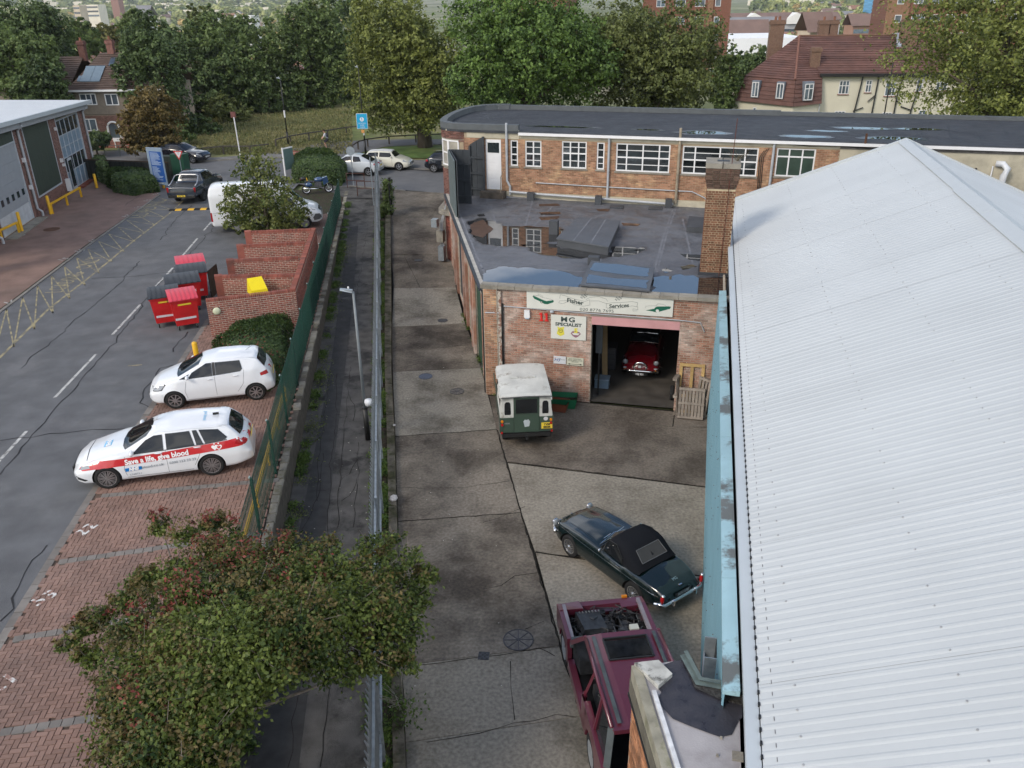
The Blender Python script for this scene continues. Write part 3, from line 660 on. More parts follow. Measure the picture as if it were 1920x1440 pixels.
class Car:
 def __init__(s,name,label,L,tab,colour,loc,heading,group=None,cat='car',wheels=None,r=.31,ww=.2,track=None,nx=110,sm=3,z=0,arch=.045,body_name='body',twocol=None):
  """heading: world angle the nose points to"""
  s.t=thing(name,label,cat,(loc[0],loc[1],z),heading,group);s.L=L;s.B=Body(L,tab,nx,sm);V,F=s.B.mesh()
  mb=MB().add(V,F);o=mb.build(body_name,colour,s.t,auto=38);s.body=o;s.wheels=wheels
  W=max(p[1]for p in tab['wm']);s.W=W;s.track=track or W-.02
  bm=bmesh.new();bm.from_mesh(o.data);bmesh.ops.recalc_face_normals(bm,faces=bm.faces[:]);bm.to_mesh(o.data);bm.free()
  if wheels:
   me2=o.data
   me2.materials.append(M_BLACK)
   for wx in wheels:
    for sy in(-1,1):
     c=MB();c.lathe([(.001,-.2),(r+arch,-.2),(r+arch,.2),(.001,.2)],36,Matrix.Translation((L/2-wx,sy*(W-.08),r))@Matrix.Rotation(math.pi/2,4,'X'),1)
     c.m=[1]*len(c.m);co=c.build('cutter',[colour,M_BLACK]);bmm=bmesh.new();bmm.from_mesh(co.data);bmesh.ops.remove_doubles(bmm,verts=bmm.verts[:],dist=.0005);bmesh.ops.recalc_face_normals(bmm,faces=bmm.faces[:]);bmm.to_mesh(co.data);bmm.free()
     co.parent=s.t;md=o.modifiers.new('b','BOOLEAN');md.operation='DIFFERENCE';md.object=co;md.solver='EXACT'
   bpy.context.view_layer.update();dg=bpy.context.evaluated_depsgraph_get();me=bpy.data.meshes.new_from_object(o.evaluated_get(dg))
   cut=[m.object for m in o.modifiers];o.modifiers.clear();old=o.data;o.data=me;bpy.data.meshes.remove(old)
   for c in cut:bpy.data.objects.remove(c)
   me.polygons.foreach_set('use_smooth',[True]*len(me.polygons));me.set_sharp_from_angle(angle=R(38))
  s.r=r;s.ww=ww
 def side(s,name,poly,m,sides=(-1,1),off=.004,step=.12,parent=None,label=None):
  out=[];off+=.012 if m is M_GLASS else.003
  for sy in sides:
   V,F=refine(poly,step);mb=MB()
   P=[(s.L/2-x,sy*(s.B.Y(x,z)+off),z)for x,z,_ in V]
   mb.add(P,[f if sy>0 else f[::-1]for f in F]);o=mb.build(name,m,parent or s.t,smooth=True);out.append(o)
   if label:o['label']=label
  return out
 def top(s,name,poly,m,off=.006,step=.12,parent=None,dx=0.):
  V,F=refine(poly,step);mb=MB().add([(s.L/2-x-dx,y,s.B.Z(x,y)+off)for x,y,_ in V],F);return mb.build(name,m,parent or s.t,smooth=True)
 def side_text(s,name,txt,size,x,z,m,sy=1,rot=0.,sx=1.,bold=0.,off=.015,shear=0.):
  """text reading nose-left for the left-hand side seen from outside (sy=+1 is the car's left)"""
  V,F=text_mesh(txt,size,1.,0,bold,shear);P=[]
  for v in V:
   u,w=v[0]*sx,v[1];u,w=u*math.cos(rot)-w*math.sin(rot),u*math.sin(rot)+w*math.cos(rot)
   xx=x+u*(1 if sy>0 else-1);P.append((s.L/2-xx,sy*(s.B.Y(xx,z+w)+off),z+w))
  return MB().add(P,F).build(name,m,s.t)
 def top_text(s,name,txt,size,x,y,m,ang=0.,off=.01,sx=1.,bold=0.):
  V,F=text_mesh(txt,size,1.,0,bold);P=[]
  for v in V:
   u,w=v[0]*sx,v[1];u,w=u*math.cos(ang)-w*math.sin(ang),u*math.sin(ang)+w*math.cos(ang);xx,yy=x-u,y+w;P.append((s.L/2-xx,yy,s.B.Z(xx,yy)+off))
  return MB().add(P,F).build(name,m,s.t)
 def line(s,name,pts,m=None,w=.012,sides=(-1,1),off=.003,parent=None):
  out=None
  for sy in sides:
   mb=MB()
   for a,b in zip(pts,pts[1:]):
    n=max(1,int(math.dist(a,b)/.1));dx,dz=b[0]-a[0],b[1]-a[1];l=math.hypot(dx,dz);nx_,nz_=-dz/l*w/2,dx/l*w/2;P=[]
    for k in range(n+1):
     x,z=a[0]+dx*k/n,a[1]+dz*k/n
     for q in(-1,1):P.append((s.L/2-x-q*nx_,sy*(s.B.Y(x+q*nx_,z+q*nz_)+off),z+q*nz_))
    mb.add(P,[(2*i,2*i+1,2*i+3,2*i+2)for i in range(n)])
   out=mb.build(name,m or M_BLACK,parent or s.t)
  return out
 def wheel(s,spokes=5,rim=M_ALLOY,dish=.0,sw=.05,split=False,rr=.68,steel=False,wire=False,inset=.02):
  r,w=s.r,s.ww;proto=None
  for wx in s.wheels:
   for sy in(-1,1):
    loc=(s.L/2-wx,sy*(s.W-inset),r)
    if proto is None:
     ty=MB().lathe([(r*rr,-w),(r*.93,-w),(r,-w+.03),(r,-.03),(r*.95,-.006),(r*rr,0),(r*rr-.01,-.03),(r*rr-.02,-.1)],30);o=ty.build('wheel',M_RUB,s.t,smooth=True)
     q=MB();R0=r*rr
     q.lathe([(R0,-.002),(R0-.018,-.004),(R0-.022,-.06),(R0-.03,-.1)],30)
     if wire:
      for k in range(24):
       a=k*math.pi/12;b2=a+(.35 if k%2 else-.35);q.bar((R0*.98*math.cos(a),R0*.98*math.sin(a),-.03),(.045*math.cos(b2),.045*math.sin(b2),-.0),.008)
      q.lathe([(.05,-.08),(.05,.01),(.02,.03),(.001,.03)],12)
     elif steel:q.lathe([(R0-.01,-.03),(R0*.72,-.025),(R0*.6,-.005),(R0*.3,-.01),(.001,-.005)],24)
     else:
      for k in range(spokes):
       a=k*2*math.pi/spokes
       for da in((-.14,.14)if split else(0,)):
        q.bar((R0*.97*math.cos(a+da),R0*.97*math.sin(a+da),-.014),(.05*math.cos(a),.05*math.sin(a),-.004),sw,.02)
      q.lathe([(.06,-.03),(.055,.002),(.001,.006)],12)
     rimo=q.build('rim',rim,o);bk=MB().lathe([(R0-.02,-.09),(.001,-.09)],24);bko=bk.build('brake_disc',mat('dark_metal',.04,.5,metal=.6),o)
     proto=o
    else:o=copy_tree(proto)
    o.parent=s.t;o.location=loc;o.rotation_euler=(Matrix.Rotation(-math.pi/2 if sy>0 else math.pi/2,4,'X')@Matrix.Rotation(random.uniform(0,6.28),4,'Z')).to_euler()
 def mirror(s,x,z,m,size=.11):
  for sy in(-1,1):
   y=s.B.Y(x,z);mb=MB().ball((s.L/2-x,sy*(y+.1),z+.03),(size*.55,size,size*.62),10,8);o=mb.build('door_mirror',m,s.t,smooth=True)
   MB().bar((s.L/2-x-.0,sy*(y-.02),z-.01),(s.L/2-x,sy*(y+.06),z+.01),.04).build('mirror_arm',M_BLACK,o)
 def box(s,name,x,y,z,dx,dy,dz,m,rz=0,ry=0,parent=None,bev=0.):
  """box centred at car coords x (from nose), y, z"""
  o=MB().box(-dx/2,dx/2,-dy/2,dy/2,-dz/2,dz/2).build(name,m,parent or s.t);o.location=(s.L/2-x,y,z);o.rotation_euler=(0,ry,rz)
  if bev:
   bm=bmesh.new();bm.from_mesh(o.data);bmesh.ops.bevel(bm,geom=bm.edges[:],offset=bev,segments=2,affect='EDGES');bm.to_mesh(o.data);bm.free()
  return o
 def plate(s,txt,x,z,m=M_PLATE,tilt=0.,front=False,w=.52,h=.11,y=0.,ink=None,border=None):
  a=s.box('number_plate',x,y,z,.012,w,h,m,ry=tilt);sg=1 if front else-1
  text_on('plate_lettering',txt,h*1.0,ink or M_INK,a,(sg*.008,0,0),(0,sg,0),(0,0,1),sx=.8,bold=.004);return a
def hatch_tab(L,W,H,hood,cowl,roof0,roof1,tail,hz=.95,bz=.62,belt0=.9,belt1=1.0,wr=.56,tz=.62,nose=.55,dz=.02,hr=.72,gl=.8,rear_w=.9):
 """hood height, cowl x, windscreen top x, roof end x, tail-glass bottom x"""
 h=W/2
 return dict(zt=[(0,nose),(.1,bz+.08),(.3,hood-.1),(cowl*.6,hood),(cowl,hood+.06),(roof0,H-.04),((roof0+roof1)/2,H),(roof1,H-.06),(tail,hz),(L-.1,hz-.06),(L-.02,.66),(L,tz)],
  zs=[(0,.3),(.25,.2),(L-.4,.22),(L,.34)],zb=[(0,.5),(.25,hood-.2),(cowl,belt0),(roof1,belt1),(L-.2,belt1-.06),(L,.6)],
  wm=[(0,h*.62),(.12,h*.84),(.4,h*.965),(.9,h),(L-.9,h),(L-.35,h*.95),(L-.08,h*.84),(L,h*.72)],wb=[(0,h*.55),(.2,h*.76),(cowl,h*.93),(L*.6,h*.94),(L-.4,h*rear_w),(L,h*.68)],
  wr=[(0,h*.4),(.3,h*.62),(cowl,h*hr),(roof0,h*(wr+.04)),((roof0+roof1)/2,h*(wr+.07)),(roof1,h*wr),(tail,h*.72),(L,h*.6)],zw=[(0,.5),(L*.5,.62),(L,.6)])
def glasshouse(c,win,ws,rw,m=M_GLASS,frame=None,step=.1):
 """win: side windows [(name, polygon)], ws: windscreen polygon (x,y), rw: rear window polygon (x,y)"""
 for n,p in win:c.side(n,p,m,step=step)
 if ws:c.top('windscreen',ws,m)
 if rw:c.top('rear_window',rw,m)
# ---- white estate car with the blood-donation livery
WPAINT=paint('white_car_paint',(.70,.72,.74),.22)
LRED=paint('livery_red',(.50,.012,.018),.3);LBLUE=mat('livery_blue',(.0,.17,.50),.4,var=0);LBLUE2=mat('livery_pale_blue',(.12,.45,.72),.4,var=0);LTXT=mat('livery_white',.8,.4,var=0);LGREY=mat('livery_grey',(.1,.14,.18),.5,var=0)
def estate():
 L,W,H=4.69,1.83,1.47;fw,rw_=np.array(G(207,915,1)),np.array(G(402,890,1));d=fw-rw_;hd=math.atan2(d[1],d[0]);d=d/np.linalg.norm(d)
 side=np.array([math.sin(hd),-math.cos(hd)]);mid=(fw+rw_)/2-d*(L/2-(.88+1.343))+side*(W/2-.1)*1.0
 h=W/2
 tab=dict(zt=[(0,.58),(.06,.70),(.3,.80),(.8,.92),(1.25,1.0),(1.42,1.04),(2.15,1.40),(2.6,1.46),(3.3,1.455),(3.95,1.41),(4.12,1.37),(4.46,1.02),(4.6,.93),(4.67,.66),(4.69,.5)],
  zs=[(0,.26),(.25,.17),(L-.5,.19),(L,.3)],zb=[(0,.5),(.2,.7),(1.2,.93),(1.4,.95),(3.9,1.02),(4.4,.96),(L,.55)],
  wm=[(0,h*.60),(.1,h*.82),(.32,h*.94),(.75,h*.99),(1.2,h),(L-1,h),(L-.35,h*.955),(L-.08,h*.86),(L,h*.74)],wb=[(0,h*.5),(.25,h*.80),(1.3,h*.93),(2.5,h*.94),(4.1,h*.88),(4.5,h*.8),(L,h*.66)],
  wr=[(0,h*.35),(.35,h*.62),(1.3,h*.80),(2.1,h*.66),(2.8,h*.70),(4.0,h*.66),(4.3,h*.70),(L,h*.55)],zw=[(0,.5),(2.3,.66),(L,.6)])
 c=Car('estate_car','white estate car with red Save a life give blood stripe along its side',L,tab,WPAINT,mid,hd,'white cars parked in the bays',wheels=(.88,3.566),r=.33,ww=.21,z=1.012)
 M_=mat('alloy_dark',(.30,.30,.31),.35,metal=.8)
 c.wheel(10,mat('alloy_two_tone',(.42,.42,.43),.3,metal=.85,var=.3,scale=30),sw=.028,split=True,rr=.72)
 zb1=lambda x:.60+.045*x;zt1=lambda x:.79+.052*x
 xs=np.linspace(.42,4.45,22);poly=[(.30,.60),(.22,.66),(.30,.72)]+[(x,zt1(x))for x in xs[1:]]+[(4.62,.90),(4.62,.80)]+[(x,zb1(x))for x in xs[::-1][1:-1]]
 c.side('livery_stripe',poly,LRED,step=.1,off=.003)
 wl=lambda x:.955+.022*(x-1.5)
 c.side('side_window',[(1.62,wl(1.62)),(2.42,wl(2.42)),(2.42,1.345),(2.2,1.33),(1.98,1.235)],M_GLASS,step=.08)
 c.side('side_window',[(2.5,wl(2.5)),(3.22,wl(3.22)),(3.12,1.36),(2.5,1.36)],M_GLASS,step=.08)
 c.side('side_window',[(3.27,wl(3.27)),(3.45,wl(3.45)),(3.3,1.36),(3.19,1.36)],M_GLASS,step=.08)
 c.side('quarter_window',[(3.5,wl(3.5)),(4.02,1.04),(4.08,1.09),(3.86,1.31),(3.36,1.36)],M_GLASS,step=.08)
 c.line('window_trim',[(1.55,.945),(2.5,.965),(3.5,.99),(4.06,1.025)],mat('trim',.03,.4),.02,off=.007)
 c.top('windscreen',[(1.42,-.66),(1.33,-.4),(1.30,0),(1.33,.4),(1.42,.66),(2.0,.55),(2.10,.3),(2.12,0),(2.10,-.3),(2.0,-.55)],M_GLASS,off=.006)
 c.top('rear_window',[(4.14,-.5),(4.13,0),(4.14,.5),(4.40,.60),(4.45,.3),(4.46,0),(4.45,-.3),(4.40,-.60)],M_GLASS,off=.006)
 c.top('roof_spoiler',[(3.86,-.6),(3.86,.6),(4.1,.56),(4.13,0),(4.1,-.56)],WPAINT,off=.02)
 c.line('door_gap',[(1.40,.36),(1.36,.55),(1.42,.9)],w=.008);c.line('door_gap',[(2.46,.3),(2.46,.96)],w=.008);c.line('door_gap',[(3.15,.42),(3.3,.7),(3.42,.98)],w=.008);c.line('door_gap',[(1.4,.30),(3.1,.30)],w=.01)
 c.line('roof_rail',[(2.1,1.40),(3.0,1.425),(3.95,1.37)],M_CHROME if 0 else WPAINT,.03,off=.02)
 c.side('headlight',[(.12,.66),(.2,.62),(.5,.66),(.48,.74),(.2,.70)],M_LENS,off=.007);c.side('bumper_vent',[(.06,.36),(.32,.30),(.40,.34),(.1,.44)],M_BLACK,off=.005)
 c.side('tail_light',[(4.25,.88),(4.3,.98),(4.6,.93),(4.64,.84),(4.5,.80)],M_RED,off=.008)
 c.top('bonnet_gap',[(.40,-.6),(.36,0),(.40,.6),(.42,.6),(.385,0),(.42,-.6)],M_BLACK,off=.004)
 c.mirror(1.62,.98,WPAINT,.12);c.box('grille',-.002,0,.52,.03,.95,.16,M_BLACK);c.box('antenna',3.78,0,1.47,.16,.03,.06,M_BLACK)
 c.plate('CN70 TVO',4.66,.82,tilt=-.25)
 sl=math.atan(.05)
 c.side_text('livery_lettering','Save a life, give blood',.20,2.22,.785,LTXT,1,sl,sx=.95,bold=.007)
 c.side_text('livery_lettering','blood.co.uk',.11,2.08,.565,LGREY,1,sl,sx=1.1);c.side_text('livery_lettering','0300 123 23 23',.10,2.86,.60,LGREY,1,sl,sx=1.1)
 c.side_text('livery_lettering','CN0711',.07,1.62,.38,LGREY,1,sl,sx=1.3)
 c.side('livery_panel',[(1.38,.48),(1.8,.50),(1.8,.60),(1.38,.58)],LBLUE,(1,),off=.006);c.side_text('livery_lettering','NHS',.12,1.59,.54,LTXT,1,sl,sx=1.0,bold=.01,shear=.25,off=.016)
 for hx,hz in((3.72,.865),(3.83,.855)):
  P=[(hx+.0+.085*math.sin(t)**3,hz+.0-.005*0+.085*(.81*math.cos(t)-.31*math.cos(2*t)-.125*math.cos(3*t)-.06*math.cos(4*t)))for t in np.linspace(0,2*math.pi,20)[:-1]]
  c.side('heart_logo',P,LTXT,(1,),off=.007 if hx<3.8 else.006)
 P=[(3.83+.05*math.sin(t)**3,.855+.05*(.81*math.cos(t)-.31*math.cos(2*t)-.125*math.cos(3*t)-.06*math.cos(4*t)))for t in np.linspace(0,2*math.pi,20)[:-1]];c.side('heart_logo',P,LRED,(1,),off=.009)
 for hx,hz in((3.72,.965),(3.83,.96)):c.side('heart_logo',[(hx+.022*math.cos(t),hz+.022*math.sin(t))for t in np.linspace(0,6.28,10)[:-1]],LTXT,(1,),off=.009)
 c.top('livery_panel',[(.78,-.16),(.78,.16),(.98,.16),(.98,-.16)],LBLUE2,off=.005);c.top_text('livery_lettering','NHS',.17,.88,0,LTXT,math.pi/2,off=.009,bold=.01)
 c.top_text('livery_lettering','give blood',.14,3.5,0,LBLUE2,math.pi/2,off=.008)
 for sy in(1,-1):
  for hx,hz in((2.28,.905),(3.28,.935)):
   y=c.B.Y(hx,hz);MB().ball((L/2-hx,sy*(y+.02),hz),(.11,.022,.02),8,6).build('door_handle',WPAINT,c.t,smooth=True)
 return c
estate()
def small_hatch():
 L,W,H=3.90,1.695,1.51;fw,rw_=np.array(G(333,766,1)),np.array(G(482,750,1));d=fw-rw_;hd=math.atan2(d[1],d[0]);d=d/np.linalg.norm(d)
 side=np.array([math.sin(hd),-math.cos(hd)]);mid=(fw+rw_)/2-d*(L/2-(.79+1.255))+side*(W/2-.08);h=W/2
 tab=dict(zt=[(0,.6),(.06,.74),(.3,.86),(.75,.99),(.95,1.04),(1.75,1.43),(2.2,1.50),(2.9,1.50),(3.35,1.44),(3.45,1.40),(3.72,1.04),(3.82,.92),(3.88,.66),(3.9,.5)],
  zs=[(0,.26),(.22,.18),(L-.4,.2),(L,.32)],zb=[(0,.52),(.2,.76),(.95,.95),(3.4,1.08),(3.7,1.0),(L,.6)],
  wm=[(0,h*.6),(.1,h*.8),(.35,h*.94),(.7,h),(L-.8,h),(L-.3,h*.95),(L-.06,h*.85),(L,h*.72)],wb=[(0,h*.5),(.25,h*.78),(1.0,h*.93),(2.2,h*.94),(3.3,h*.87),(L,h*.66)],
  wr=[(0,h*.35),(.3,h*.6),(1.0,h*.82),(1.7,h*.68),(2.3,h*.71),(3.3,h*.66),(3.7,h*.7),(L,h*.5)],zw=[(0,.5),(2,.66),(L,.6)])
 c=Car('hatchback_car','plain white small hatchback with dark windows parked nearest the hedge',L,tab,WPAINT,mid,hd,'white cars parked in the bays',wheels=(.79,3.30),r=.30,ww=.19,z=1.012)
 c.wheel(8,M_ALLOY,sw=.035,rr=.70)
 c.side('side_window',[(1.02,.99),(1.2,.985),(1.34,1.12)],M_GLASS);c.side('side_window',[(1.28,.985),(2.05,1.02),(2.05,1.40),(1.88,1.39),(1.42,1.15)],M_GLASS);c.side('side_window',[(2.16,1.03),(2.9,1.07),(2.98,1.14),(2.92,1.40),(2.16,1.41)],M_GLASS);c.side('door_pillar',[(2.06,1.02),(2.15,1.02),(2.15,1.41),(2.06,1.41)],M_BLACK)
 c.top('windscreen',[(.98,-.62),(.92,-.35),(.90,0),(.92,.35),(.98,.62),(1.66,.53),(1.74,0),(1.66,-.53)],M_GLASS)
 c.top('rear_window',[(3.46,-.5),(3.45,0),(3.46,.5),(3.66,.57),(3.70,0),(3.66,-.57)],M_GLASS)
 c.top('roof_spoiler',[(3.2,-.55),(3.2,.55),(3.45,.52),(3.48,0),(3.45,-.52)],WPAINT,off=.018)
 c.line('door_gap',[(1.2,.34),(1.15,.6),(1.24,.98)],w=.008);c.line('door_gap',[(2.1,.28),(2.1,1.02)],w=.008);c.line('door_gap',[(2.75,.4),(2.95,.66),(3.02,1.1)],w=.008);c.line('door_gap',[(1.2,.28),(2.7,.28)],w=.01)
 c.side('headlight',[(.12,.72),(.18,.64),(.42,.68),(.55,.82),(.3,.80)],M_LENS,off=.006);c.side('headlight_bezel',[(.10,.73),(.16,.62),(.44,.66),(.6,.85),(.3,.83)],M_BLACK,off=.003)
 c.side('tail_light',[(3.52,.84),(3.5,.93),(3.78,1.0),(3.84,.86)],M_RED,off=.006)
 c.mirror(1.28,1.02,WPAINT,.11);c.box('grille',.0,0,.45,.03,.9,.2,M_BLACK);c.plate('LB12 NXE',3.885,.72,tilt=-.15);c.plate('LB12 NXE',-.004,.45,M_PLATEW,front=True)
 MB().tube([(L/2-3.1,0,1.49),(L/2-3.3,0,1.62)],.006,5).build('antenna',M_BLACK,c.t)
 for sy in(1,-1):
  for hx,hz in((1.95,.92),(2.75,.95)):MB().ball((L/2-hx,sy*(c.B.Y(hx,hz)+.018),hz),(.09,.02,.02),8,6).build('door_handle',WPAINT,c.t,smooth=True)
small_hatch()
def place(front_px,rear_px,L,fo,wb,halfw,z=1.,near='left'):
 """centre and heading from the ground contact points of the two wheels on the side facing us"""
 a,b=np.array(G(*front_px,z)),np.array(G(*rear_px,z));d=(a-b)/np.linalg.norm(a-b);hd=math.atan2(d[1],d[0])
 side=np.array([math.sin(hd),-math.cos(hd)])*(1 if near=='left' else-1)
 return tuple((a+b)/2-d*(L/2-(fo+wb/2))+side*halfw),hd
# ---- two-seat classic roadsters (dark green with its hood up; red one in the garage)
GREEN=paint('racing_green',(.003,.009,.009),.12);SOFT=mat('soft_top',(.010,.011,.014),.95,spec=.15,var=.15,scale=30,bump=.2,bscale=120)
TAN=mat('tan_leather',(.22,.09,.03),.6,var=.2)
M_WIREW=mat('wire_wheel',(.62,.63,.64),.25,metal=.9)
def roadster(name,label,mid,hd,colour,z=0.):
 L,W,H=3.89,1.52,1.25;h=W/2
 tab=dict(zt=[(0,.60),(.05,.68),(.25,.74),(.7,.80),(1.2,.84),(1.5,.86),(1.62,.84),(2.3,.80),(2.6,.80),(2.75,.86),(3.2,.84),(3.6,.77),(3.8,.70),(3.87,.6),(3.89,.5)],
  zs=[(0,.34),(.2,.2),(L-.6,.2),(L-.2,.3),(L,.36)],zb=[(0,.56),(.15,.74),(.4,.79),(1.2,.80),(1.6,.80),(2.6,.80),(3.2,.79),(3.6,.73),(3.85,.63),(L,.5)],
  wm=[(0,h*.72),(.08,h*.88),(.3,h*.96),(.7,h),(2.0,h*.99),(2.9,h),(L-.3,h*.92),(L-.05,h*.8),(L,h*.7)],wb=[(0,h*.66),(.2,h*.82),(.6,h*.84),(1.6,h*.86),(2.8,h*.86),(3.4,h*.82),(L,h*.66)],
  wr=[(0,h*.4),(.2,h*.5),(1.5,h*.62),(3.,h*.6),(L,h*.5)],zw=[(0,.5),(2,.56),(L,.52)],crown=.045)
 c=Car(name,label,L,tab,colour,mid,hd,None,wheels=(.72,3.03),r=.30,ww=.15,z=z)
 c.W=h+.0;c.wheel(wire=True,rim=M_WIREW,rr=.66,inset=.03)
 c.line('chrome_strip',[(.15,.655),(.7,.675),(1.8,.665),(2.9,.655),(3.7,.60)],M_CHROME,.016,off=.006)
 c.line('door_gap',[(1.66,.36),(1.64,.8)],w=.007);c.line('door_gap',[(2.58,.36),(2.62,.8)],w=.007)
 c.top('bonnet_gap',[(.42,-.44),(.42,-.43),(1.42,-.50),(1.42,-.51)],M_BLACK,off=.003);c.top('bonnet_gap',[(.42,.43),(.42,.44),(1.42,.51),(1.42,.50)],M_BLACK,off=.003)
 for sy in(1,-1):
  c.box('door_handle',2.45,sy*(c.B.Y(2.45,.72)+.012),.72,.14,.02,.02,M_CHROME)
  o=MB().ball((L/2-.02,sy*.58,.60),(.05,.10,.10),12,8).build('headlight',M_LENS,c.t,smooth=True);MB().lathe([(.09,-.01),(.105,.0),(.11,.02),(.1,.03)],18,Matrix.Translation((L/2-.02,sy*.58,.6))@Matrix.Rotation(math.pi/2,4,'Y')).build('headlight_rim',M_CHROME,o)
  MB().ball((-L/2+.03,sy*.64,.62),(.05,.045,.11),10,8).build('tail_light',M_RED,c.t,smooth=True)
  MB().ball((-L/2+.01,sy*.64,.745),(.05,.045,.03),10,6).build('tail_light_cap',M_CHROME,c.t,smooth=True)
  c.box('overrider',3.96,sy*.36,.47,.05,.04,.16,M_CHROME);c.box('overrider',-.07,sy*.36,.45,.05,.04,.16,M_CHROME)
 for x,e in((3.90,1),(-.02,-1)):
  P=[(L/2-x+e*(.20 if abs(y)>.7 else 0),y,.46)for y in np.linspace(-.74,.74,11)]
  MB().tube(P,.045,8).build('bumper',M_CHROME,c.t,smooth=True)
 c.box('grille',-.015,0,.52,.05,.62,.13,mat('grille_black',.02,.4));c.box('grille_bar',-.045,0,.52,.02,.05,.15,M_CHROME)
 return c
def soft_top(c,L=3.89):
 B=[(1.62,.60,.80,.60,.86),(2.02,.53,1.17,.3,1.20),(2.35,.54,1.215,.3,1.25),(2.62,.54,1.18,.3,1.22),(2.86,.56,1.0,.35,1.05),(3.10,.60,.84,.45,.86)]
 V=[];F=[]
 st=[(2.0,.60,.98,.50,1.17,1.21),(2.25,.62,.85,.54,1.20,1.245),(2.5,.64,.82,.56,1.19,1.245),(2.68,.65,.81,.56,1.13,1.18),(2.9,.66,.81,.57,.96,1.02),(3.08,.62,.815,.55,.85,.865)]
 n=9
 for x,wb,zb,wr,zr,zt in st:
  for y,z in[(-wb,zb),(-(wb+wr)/2-.01,(zb+zr)/2),(-wr,zr),(-wr*.6,zt-.012),(0,zt),(wr*.6,zt-.012),(wr,zr),((wb+wr)/2+.01,(zb+zr)/2),(wb,zb)]:V.append((L/2-x,y,z))
 for i in range(len(st)-1):
  for j in range(n-1):F.append((i*n+j,i*n+j+1,(i+1)*n+j+1,(i+1)*n+j))
 o=MB().add(V,F).build('soft_top',SOFT,c.t,smooth=True)
 fr=[(1.70,.56,.86),(1.98,.50,1.17)]
 P=[(L/2-1.98,-.50,1.17),(L/2-1.98,0,1.21),(L/2-1.98,.50,1.17),(L/2-1.70,.58,.87),(L/2-1.58,0,.90),(L/2-1.70,-.58,.87)]
 MB().add([(p[0],p[1],p[2]-.01)for p in P],[(0,1,4,5),(1,2,3,4)]).build('windscreen',M_GLASS,c.t)
 mb=MB().tube([P[5],P[4],P[3]],.016,6).tube([P[3],P[2]],.014,6).tube([P[5],P[0]],.014,6);mb.build('windscreen_frame',M_CHROME,c.t)
 for y0,y1 in((-.35,-.02),(.1,.42)):MB().bar((L/2-1.56,y0,.905),(L/2-1.66,y1,.955),.012).build('wiper',M_CHROME,c.t)
 q=[(L/2-2.70,-.36,1.145),(L/2-2.70,.36,1.145),(L/2-2.97,.40,.945),(L/2-2.97,-.40,.945)]
 MB().add([(a,b,z+.022)for a,b,z in q],[(0,1,2,3)]).build('rear_window',mat('soft_window',(.06,.05,.045),.15,spec=.8),c.t)
 mb=MB();
 for a,b in zip(q,q[1:]+q[:1]):mb.bar((a[0],a[1],a[2]+.026),(b[0],b[1],b[2]+.026),.014)
 mb.build('rear_window_trim',mat('seam_grey',.14,.7),c.t)
 for sy in(1,-1):
  p=[(L/2-1.74,sy*.60,.82),(L/2-2.0,sy*.53,1.15),(L/2-2.28,sy*.56,1.19),(L/2-2.55,sy*.63,.98),(L/2-2.55,sy*.645,.82)]
  MB().add([(a,b+sy*.012,z)for a,b,z in p],[(0,1,2,3,4)]).build('side_window',M_GLASS,c.t)
  mb=MB()
  for a,b in zip(p[:3],p[1:4]):mb.bar((a[0],a[1]+sy*.015,a[2]),(b[0],b[1]+sy*.015,b[2]),.016)
  mb.build('window_frame',M_BLACK,c.t)
  MB().bar((L/2-1.86,sy*.625,.82),(L/2-1.9,sy*.56,1.03),.014).build('quarterlight_bar',M_CHROME,c.t)
  o=MB().ball((L/2-1.86,sy*.72,.86),(.03,.07,.05),8,6).build('door_mirror',M_CHROME,c.t,smooth=True)
mid,hd=place((1068,1042),(1187,1132),3.89,.72,2.31,.70,0.)
c=roadster('roadster','dark green classic two-seater with its black soft top up in the yard',mid,hd,GREEN)
soft_top(c);c.plate('MOU 578F',3.90,.58,mat('black_plate',.01,.4),w=.5,h=.10,ink=mat('silver_ink',(.35,.37,.38),.4));c.top_text('badge','MG',.1,3.62,0,M_CHROME,-math.pi/2,off=.012)
c.box('boot_handle',3.80,0,.72,.03,.09,.03,M_CHROME);c.top('boot_gap',[(3.12,-.5),(3.11,0),(3.12,.5),(3.13,.5),(3.12,0),(3.13,-.5)],M_BLACK,off=.003)
